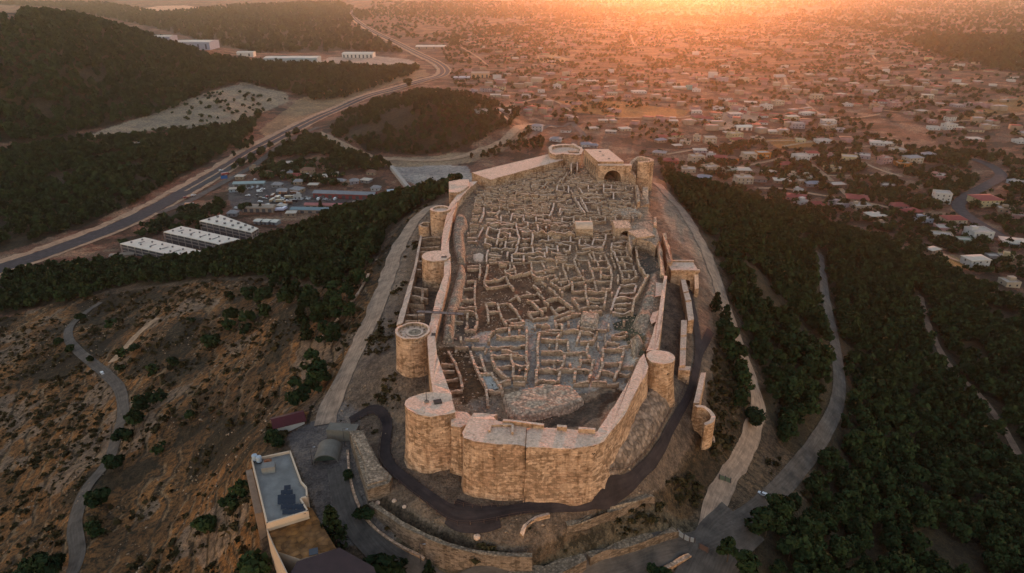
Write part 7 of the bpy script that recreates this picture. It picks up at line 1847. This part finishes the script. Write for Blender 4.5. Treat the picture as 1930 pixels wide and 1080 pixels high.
for h in [(1272, 249, 11, 'cream', 'flat', 1), (1246, 269, 20, 'tan', 'blue', 1), (1293, 272, 20, 'cream', 'flat', 1), (1314, 267, 14, 'cream', 'flat', 2), (1339, 270, 22, 'cream', 'flat', 2), (1277, 279, 16, 'brown', 'pale', 1), (1244, 293, 24, 'tan', 'grey', 1), (1266, 308, 27, 'red', 'red', 1), (1314, 306, 26, 'cream', 'flat', 2), (1320, 288, 24, 'lilac', 'pale', 1), (1341, 297, 17, 'white', 'flat', 1), (1359, 302, 24, 'tan', 'red', 1), (1381, 304, 20, 'orange', 'brown', 1), (1413, 301, 25, 'cream', 'flat', 2), (1439, 299, 25, 'orange', 'flat', 2),
          (1482, 315, 27, 'tan', 'red', 1), (1511, 305, 26, 'white', 'flat', 2), (1532, 299, 22, 'white', 'red', 2), (1299, 325, 26, 'cream', 'flat', 1), (1340, 326, 27, 'cream', 'flat', 2), (1329, 340, 26, 'pale blue', 'blue', 1), (1376, 326, 24, 'pale green', 'flat', 1), (1402, 326, 28, 'tan', 'pale', 1), (1403, 347, 31, 'cream', 'flat', 2), (1432, 343, 28, 'grey', 'brown', 1), (1451, 329, 22, 'pale green', 'pale', 1), (1476, 346, 30, 'tan', 'pale', 1), (1491, 335, 22, 'cream', 'flat', 1), (1518, 339, 30, 'pale green', 'flat', 1), (1511, 347, 16, 'tan', 'flat', 1), (1506, 364, 14, 'white', 'flat', 1), (1504, 378, 36, 'pink', 'red', 1),
          (1603, 307, 27, 'pale yellow', 'flat', 2), (1573, 324, 32, 'pale yellow', 'flat', 1), (1629, 299, 27, 'lilac', 'flat', 1), (1571, 299, 24, 'pink', 'flat', 1), (1669, 309, 22, 'pink', 'flat', 2), (1723, 308, 30, 'cream', 'grey', 2), (1705, 314, 26, 'orange', 'flat', 1), (1749, 297, 32, 'pale green', 'grey', 1), (1695, 288, 26, 'cream', 'flat', 1), (1774, 338, 28, 'pink', 'flat', 1), (1676, 356, 24, 'grey', 'flat', 1), (1582, 355, 30, 'brown', 'flat', 1), (1534, 352, 26, 'grey', 'blue', 1), (1621, 381, 38, 'tan', 'red', 1), (1541, 391, 24, 'pink', 'red', 1), (1511, 386, 20, 'white', 'flat', 1), (1587, 391, 32, 'lilac', 'flat', 1), (1626, 395, 36, 'cream', 'flat', 1), (1722, 406, 32, 'brown', 'red', 1), (1741, 420, 32, 'pale blue', 'flat', 1), (1697, 394, 28, 'pink', 'red', 1), (1653, 413, 30, 'cream', 'pale', 1),
          (1777, 384, 28, 'white', 'flat', 3), (1864, 389, 44, 'pale yellow', 'red', 2), (1800, 427, 38, 'cream', 'red', 2), (1790, 438, 40, 'pink', 'flat', 1), (1850, 452, 38, 'white', 'flat', 2), (1779, 451, 34, 'cream', 'flat', 1), (1842, 505, 40, 'white', 'pale', 2), (1917, 465, 40, 'pale blue', 'pale', 1), (1873, 491, 22, 'grey', 'flat', 1), (1898, 491, 24, 'pale yellow', 'flat', 1), (1907, 541, 28, 'cream', 'flat', 1), (1900, 401, 28, 'tan', 'flat', 1), (1922, 349, 30, 'pale blue', 'flat', 1), (1920, 413, 24, 'pink', 'flat', 1), (1662, 429, 20, 'tan', 'flat', 1), (1820, 460, 26, 'pale green', 'flat', 1), (1760, 478, 24, 'tan', 'pale', 1),
          (1013, 247, 20, 'white', 'grey', 2), (1067, 250, 18, 'white', 'brown', 1), (1119, 246, 18, 'tan', 'pale', 1), (1152, 252, 20, 'grey', 'pale', 1), (1178, 247, 20, 'cream', 'pale', 1), (1137, 231, 17, 'tan', 'pale', 1), (1048, 267, 22, 'white', 'grey', 1), (1106, 277, 20, 'white', 'blue', 1), (1120, 279, 14, 'grey', 'blue', 1), (1013, 155, 22, 'cream', 'flat', 2), (1050, 168, 14, 'white', 'flat', 2), (996, 164, 14, 'cream', 'flat', 2), (978, 166, 20, 'tan', 'flat', 2), (944, 158, 20, 'pink', 'flat', 2), (992, 184, 17, 'white', 'flat', 1), (1096, 155, 16, 'cream', 'flat', 1), (1116, 156, 24, 'tan', 'pale', 1), (1154, 156, 16, 'cream', 'flat', 1), (1187, 161, 18, 'cream', 'flat', 1), (1205, 176, 26, 'white', 'pale', 1), (1282, 168, 24, 'cream', 'pale', 1), (1299, 169, 10, 'teal', 'flat', 2), (1314, 173, 15, 'white', 'flat', 1), (1152, 138, 11, 'white', 'flat', 2), (1208, 157, 13, 'cream', 'pale', 1),
          (1445, 207, 20, 'white', 'flat', 2), (1467, 199, 20, 'cream', 'flat', 2), (1541, 187, 22, 'cream', 'flat', 2), (1650, 175, 16, 'white', 'flat', 1), (1689, 202, 20, 'pink', 'flat', 2), (1523, 217, 24, 'white', 'pale', 1), (1741, 214, 24, 'tan', 'flat', 1), (1583, 249, 22, 'pale blue', 'flat', 1), (1762, 245, 20, 'white', 'flat', 1), (1757, 232, 18, 'pink', 'flat', 1), (1572, 152, 13, 'white', 'flat', 1), (1611, 160, 15, 'cream', 'pale', 1), (1601, 131, 12, 'cream', 'flat', 1), (1751, 128, 9, 'white', 'flat', 2), (1746, 142, 12, 'cream', 'flat', 1), (1573, 228, 15, 'tan', 'flat', 1), (1344, 147, 16, 'white', 'flat', 3), (1364, 154, 15, 'lilac', 'flat', 2), (1403, 154, 16, 'cream', 'flat', 2),
          (550, 312, 25, 'pale green', 'pale', 1), (539, 331, 22, 'tan', 'grey', 1), (557, 337, 20, 'brown', 'red', 1), (579, 332, 22, 'tan', 'brown', 2), (600, 340, 28, 'white', 'pale', 1), (631, 332, 12, 'white', 'pale', 1), (667, 347, 16, 'lilac', 'grey', 1), (559, 363, 22, 'tan', 'grey', 1), (517, 317, 22, 'brown', 'brown', 1), (561, 348, 16, 'tan', 'grey', 1), (505, 332, 18, 'tan', 'brown', 1), (522, 354, 18, 'grey', 'grey', 1), (590, 354, 18, 'brown', 'pale', 1), (640, 347, 20, 'tan', 'grey', 1), (690, 345, 18, 'grey', 'pale', 1), (480, 322, 18, 'tan', 'flat', 1), (578, 318, 16, 'white', 'red', 1), (612, 320, 16, 'tan', 'brown', 1), (530, 366, 18, 'grey', 'grey', 1), (452, 338, 16, 'tan', 'pale', 1), (708, 360, 16, 'white', 'grey', 1), (700, 330, 16, 'tan', 'brown', 1), (530, 394, 16, 'white', 'pale', 1), (548, 408, 18, 'tan', 'pale', 1), (440, 362, 16, 'pale blue', 'pale', 1), (438, 408, 18, 'grey', 'grey', 1), (560, 376, 14, 'white', 'flat', 1), (720, 378, 16, 'cream', 'pale', 1), (270, 276, 26, 'pale blue', 'grey', 1), (243, 276, 22, 'tan', 'flat', 1), (812, 178, 14, 'white', 'pale', 1), (820, 180, 8, 'cream', 'flat', 1)]:
    house(*h)
# the smaller ones scattered over the hazy plain
r_ = random.Random(5)
placed = [(h['px'], h['py']) for h in HOUSES]
tries = 0
while len(HOUSES) < 296 and tries < 9000:
    tries += 1
    py = r_.uniform(62, 275); px = r_.uniform(890, 1930)
    if py > 215 and px < 1240: continue
    if px > 1500 and py < 70 + (px - 1500) * 0.14: continue
    if 1040 < px < 1310 and 185 < py < 232: continue
    if vnoise(px / 70.0, py / 22.0, 7) < 0.42: continue
    if any(abs(px - a) < 15 and abs(py - b) < 6 for a, b in placed): continue
    placed.append((px, py))
    dep = 185 / (-ray(px, py)[2])
    house(px, py, r_.uniform(10, 19) / dep * F, r_.choice(['white', 'cream', 'cream', 'tan', 'pink', 'white', 'pale yellow', 'lilac']), r_.choice(['flat', 'flat', 'pale', 'red', 'brown']), r_.choice([1, 1, 2]))
LANDM = [(1600, 385, 'between the town and the right-hand wood'), (1830, 400, 'beside the curving asphalt road'), (1860, 470, 'below the curving road at the right edge'), (1490, 275, 'near the flat orange field'), (1300, 300, 'just right of the castle end'), (1420, 325, 'in the middle of the near town'), (1620, 300, 'above the straight tracks of the town'), (1740, 300, 'among the trees left of the curving road'), (1090, 255, 'right behind the far end of the castle'), (1000, 160, 'beyond the wooded mound'), (1130, 155, 'on the reddish plain under the sunset'), (1270, 170, 'on the reddish plain near the teal building'), (1450, 195, 'by the long straight track on the plain'), (1600, 160, 'on the right-hand hazy plain'), (1740, 220, 'by the ochre field on the right'), (580, 335, 'in the small settlement by the highway'), (250, 275, 'in the wood beyond the highway'), (815, 178, 'on top of the wooded mound'), (1560, 360, 'along the tracks at the wood edge'), (1300, 110, 'in the glowing haze'), (1600, 100, 'in the far hazy plain on the right'), (1000, 100, 'in the far plain left of the glow')]
for h in HOUSES:
    lm = min(LANDM, key=lambda l: (l[0] - h['px']) ** 2 + 6 * (l[1] - h['py']) ** 2)[2]
    rf = {'flat': 'flat-roofed', 'pale': 'pale-roofed', 'red': 'red-roofed', 'grey': 'grey-roofed', 'brown': 'brown-roofed', 'blue': 'blue-roofed'}[h['roof']]
    stw = {1: 'low', 2: 'two-storey', 3: 'three-storey'}[h['st']]
    h['base'] = '%s %s %s house %s' % (stw, h['wall'], rf, lm)
by = {}
for h in HOUSES: by.setdefault(h['base'], []).append(h)
for k, v in by.items():
    v.sort(key=lambda h: h['px'])
    for i, h in enumerate(v):
        if len(v) == 1: h['label'] = k
        elif i == 0: h['label'] = 'leftmost ' + k
        elif i == len(v) - 1: h['label'] = 'rightmost ' + k
        elif len(v) == 3: h['label'] = 'middle ' + k
        else: h['label'] = ORD[i] + ' from left ' + k
for h in HOUSES:
    g = gnd(h['px'], h['py']); dep = float(px_of(g[0], g[1], g[2])[2]); w = h['w'] / F * dep; d = w * random.uniform(0.65, 0.9); st = h['st']; hh = 3.1 * st + 0.2
    w = min(w, 24); wc = C_('render_' + h['wall'].replace(' ', '_'), WALLC[h['wall']])
    o = tag(empty('house', (g[0], g[1] + d * 0.4, g[2] - 0.2), h['rz']), h['label'], 'house', 'houses of the town below the castle' if h['px'] > 880 else 'houses by the highway')
    mb = MB(); mb.box(-w / 2, w / 2, -d / 2, d / 2, -3, hh)
    near = dep < 1150
    if near and h['roof'] == 'flat' and st >= 2 and w > 9: mb.box(-w / 2 - 1.3, -w / 2, -d / 2 + 0.3, d / 2 - 1.0, -3, 3.1)
    mb.build('wall', [wc], o)
    if h['roof'] == 'flat':
        mb = MB(); t = 0.25
        for (x0, x1, y0, y1) in ((-w / 2 - 0.1, w / 2 + 0.1, -d / 2 - 0.1, -d / 2 + t), (-w / 2 - 0.1, w / 2 + 0.1, d / 2 - t, d / 2 + 0.1), (-w / 2 - 0.1, -w / 2 + t, -d / 2 + t, d / 2 - t), (w / 2 - t, w / 2 + 0.1, -d / 2 + t, d / 2 - t)): mb.box(x0, x1, y0, y1, hh - 0.15, hh + 0.75)
        mb.face([(-w / 2 + t, -d / 2 + t, hh + 0.05), (w / 2 - t, -d / 2 + t, hh + 0.05), (w / 2 - t, d / 2 - t, hh + 0.05), (-w / 2 + t, d / 2 - t, hh + 0.05)], 1)
        mb.build('roof', [wc, C_('flat_roof', (0.40, 0.33, 0.27))], o)
        if near and random.random() < 0.6:
            s_ = random.uniform(1.4, 2.4); mb = MB(); mb.box(-s_, s_, -s_ * 0.8, s_ * 0.8, hh, hh + 2.4); mb.build('stair_tower', [wc], o, (w * random.uniform(-0.25, 0.25), d * 0.15, 0))
    else:
        mb = MB(); rc = C_('tiles_' + h['roof'], ROOFC[h['roof']]); e = 0.5; rh = 1.9 if h['roof'] != 'pale' else 0.8; ri = min(w, d) * 0.35 if w > d else 0.5
        c4 = [(-w / 2 - e, -d / 2 - e), (w / 2 + e, -d / 2 - e), (w / 2 + e, d / 2 + e), (-w / 2 - e, d / 2 + e)]
        r1, r2 = (-w / 2 + ri, 0), (w / 2 - ri, 0)
        zt, zb = hh + rh, hh
        mb.face([(*c4[0], zb), (*c4[1], zb), (*r2, zt), (*r1, zt)], 0); mb.face([(*c4[1], zb), (*c4[2], zb), (*r2, zt)], 0); mb.face([(*c4[2], zb), (*c4[3], zb), (*r1, zt), (*r2, zt)], 0); mb.face([(*c4[3], zb), (*c4[0], zb), (*r1, zt)], 0)
        for i in range(4): a_, b_ = c4[i], c4[(i + 1) % 4]; mb.face([(*a_, zb - 0.25), (*b_, zb - 0.25), (*b_, zb), (*a_, zb)], 0)
        mb.build('roof', [rc], o)
    if near:
        if 'w' not in WIN:
            mb = MB(); mb.face([(-0.6, -0.04, 0), (0.6, -0.04, 0), (0.6, -0.04, 1.3), (-0.6, -0.04, 1.3)], 0); WIN['w'] = mb.mesh('window', [pane_m])
            mb = MB(); mb.box(-1.6, 1.6, -1.2, 0, 0, 0.18, bottom=True); mb.box(-1.6, 1.6, -1.2, -1.08, 0.18, 1.05); WIN['b'] = mb.mesh('balcony', [C_('render_white', WALLC['white'])])
        for s_ in range(st):
            nx = max(2, int(w / 4))
            for k in range(nx): link('window', WIN['w'], o, (-w / 2 + w * (k + 0.5) / nx, -d / 2, 3.1 * s_ + 1.0))
            link('window', WIN['w'], o, (w / 2 if h['px'] < 965 else -w / 2, 0.6, 3.1 * s_ + 1.0), math.pi / 2 if h['px'] < 965 else -math.pi / 2)
        if st >= 2:
            for s_ in range(1, st): link('balcony', WIN['b'], o, (w * 0.18, -d / 2, 3.1 * s_))

# beyond those, the houses of the far plain that are only specks: one mass of small hipped and flat boxes
n = 700
fx = np.zeros(n); fy = np.zeros(n); c_ = 0
fr = np.random.default_rng(11)
P = gpoly([(840, 60), (1000, 25), (1500, 22), (1930, 95), (1960, 250), (1900, 300), (1600, 270), (1480, 255), (1320, 245), (1250, 235), (1180, 235), (990, 222), (960, 190), (880, 150)])
xs_ = [p[0] for p in P]; ys_ = [p[1] for p in P]
x = fr.uniform(min(xs_), max(xs_), 14000); y = min(ys_) + (max(ys_) - min(ys_)) * fr.random(14000) ** 1.9
m = in_poly(x, y, P) & (fbm(x / 170, y / 170, 141, 3) > 0.43)
x, y = x[m][:n], y[m][:n]; n = len(x)
w = fr.uniform(4, 8, n); d = fr.uniform(3.5, 6.5, n); h = fr.choice([3.2, 3.4, 6.2], n); a = fr.uniform(-0.6, 0.6, n)
loc = np.array([(-1, -1), (1, -1), (1, 1), (-1, 1)], float)
cs, sn = np.cos(a)[:, None], np.sin(a)[:, None]
lx = loc[None, :, 0] * w[:, None]; ly = loc[None, :, 1] * d[:, None]
X = lx * cs - ly * sn + x[:, None]; Y = lx * sn + ly * cs + y[:, None]; zb = H(x, y)[:, None]
V = np.concatenate([np.stack([X, Y, np.repeat(zb - 2, 4, 1)], -1), np.stack([X, Y, np.repeat(zb, 4, 1) + h[:, None]], -1)], 1)
fidx = np.array([(0, 1, 5, 4), (1, 2, 6, 5), (2, 3, 7, 6), (3, 0, 4, 7), (4, 5, 6, 7)])
FX = (fidx[None] + (np.arange(n) * 8)[:, None, None]).reshape(-1)
mi = np.tile([0, 0, 0, 0, 1], n) + np.repeat(fr.integers(0, 3, n) * 2, 5)
me = np_mesh('distant_houses', V.reshape(-1, 3), FX, 4, [C_('render_tan', WALLC['tan']), C_('tiles_grey', ROOFC['grey']), C_('render_pink', WALLC['pink']), C_('tiles_brown', ROOFC['brown']), C_('render_tan', WALLC['tan']), C_('tiles_red', ROOFC['red'])], mat_idx=mi)
tag(link('distant_houses', me), kind='stuff')

# ------------------------------------------------------------------ evening haze filling the whole place
def m_haze():
    m = bpy.data.materials.new('evening_haze'); m.use_nodes = True
    t = m.node_tree; t.nodes.clear()
    o = t.nodes.new('ShaderNodeOutputMaterial'); v = t.nodes.new('ShaderNodeVolumePrincipled')
    v.inputs['Color'].default_value = (0.95, 0.90, 0.86, 1)
    v.inputs['Density'].default_value = HAZE
    v.inputs['Anisotropy'].default_value = HAZE_G
    t.links.new(v.outputs[0], o.inputs['Volume'])
    return m


HAZE, HAZE_G = 0.38e-4, 0.84
b = MB(); b.box(-14000, 14000, -400, 12480, -130, 125, bottom=True)
hz = b.build('haze', m_haze())
tag(hz, kind='stuff')
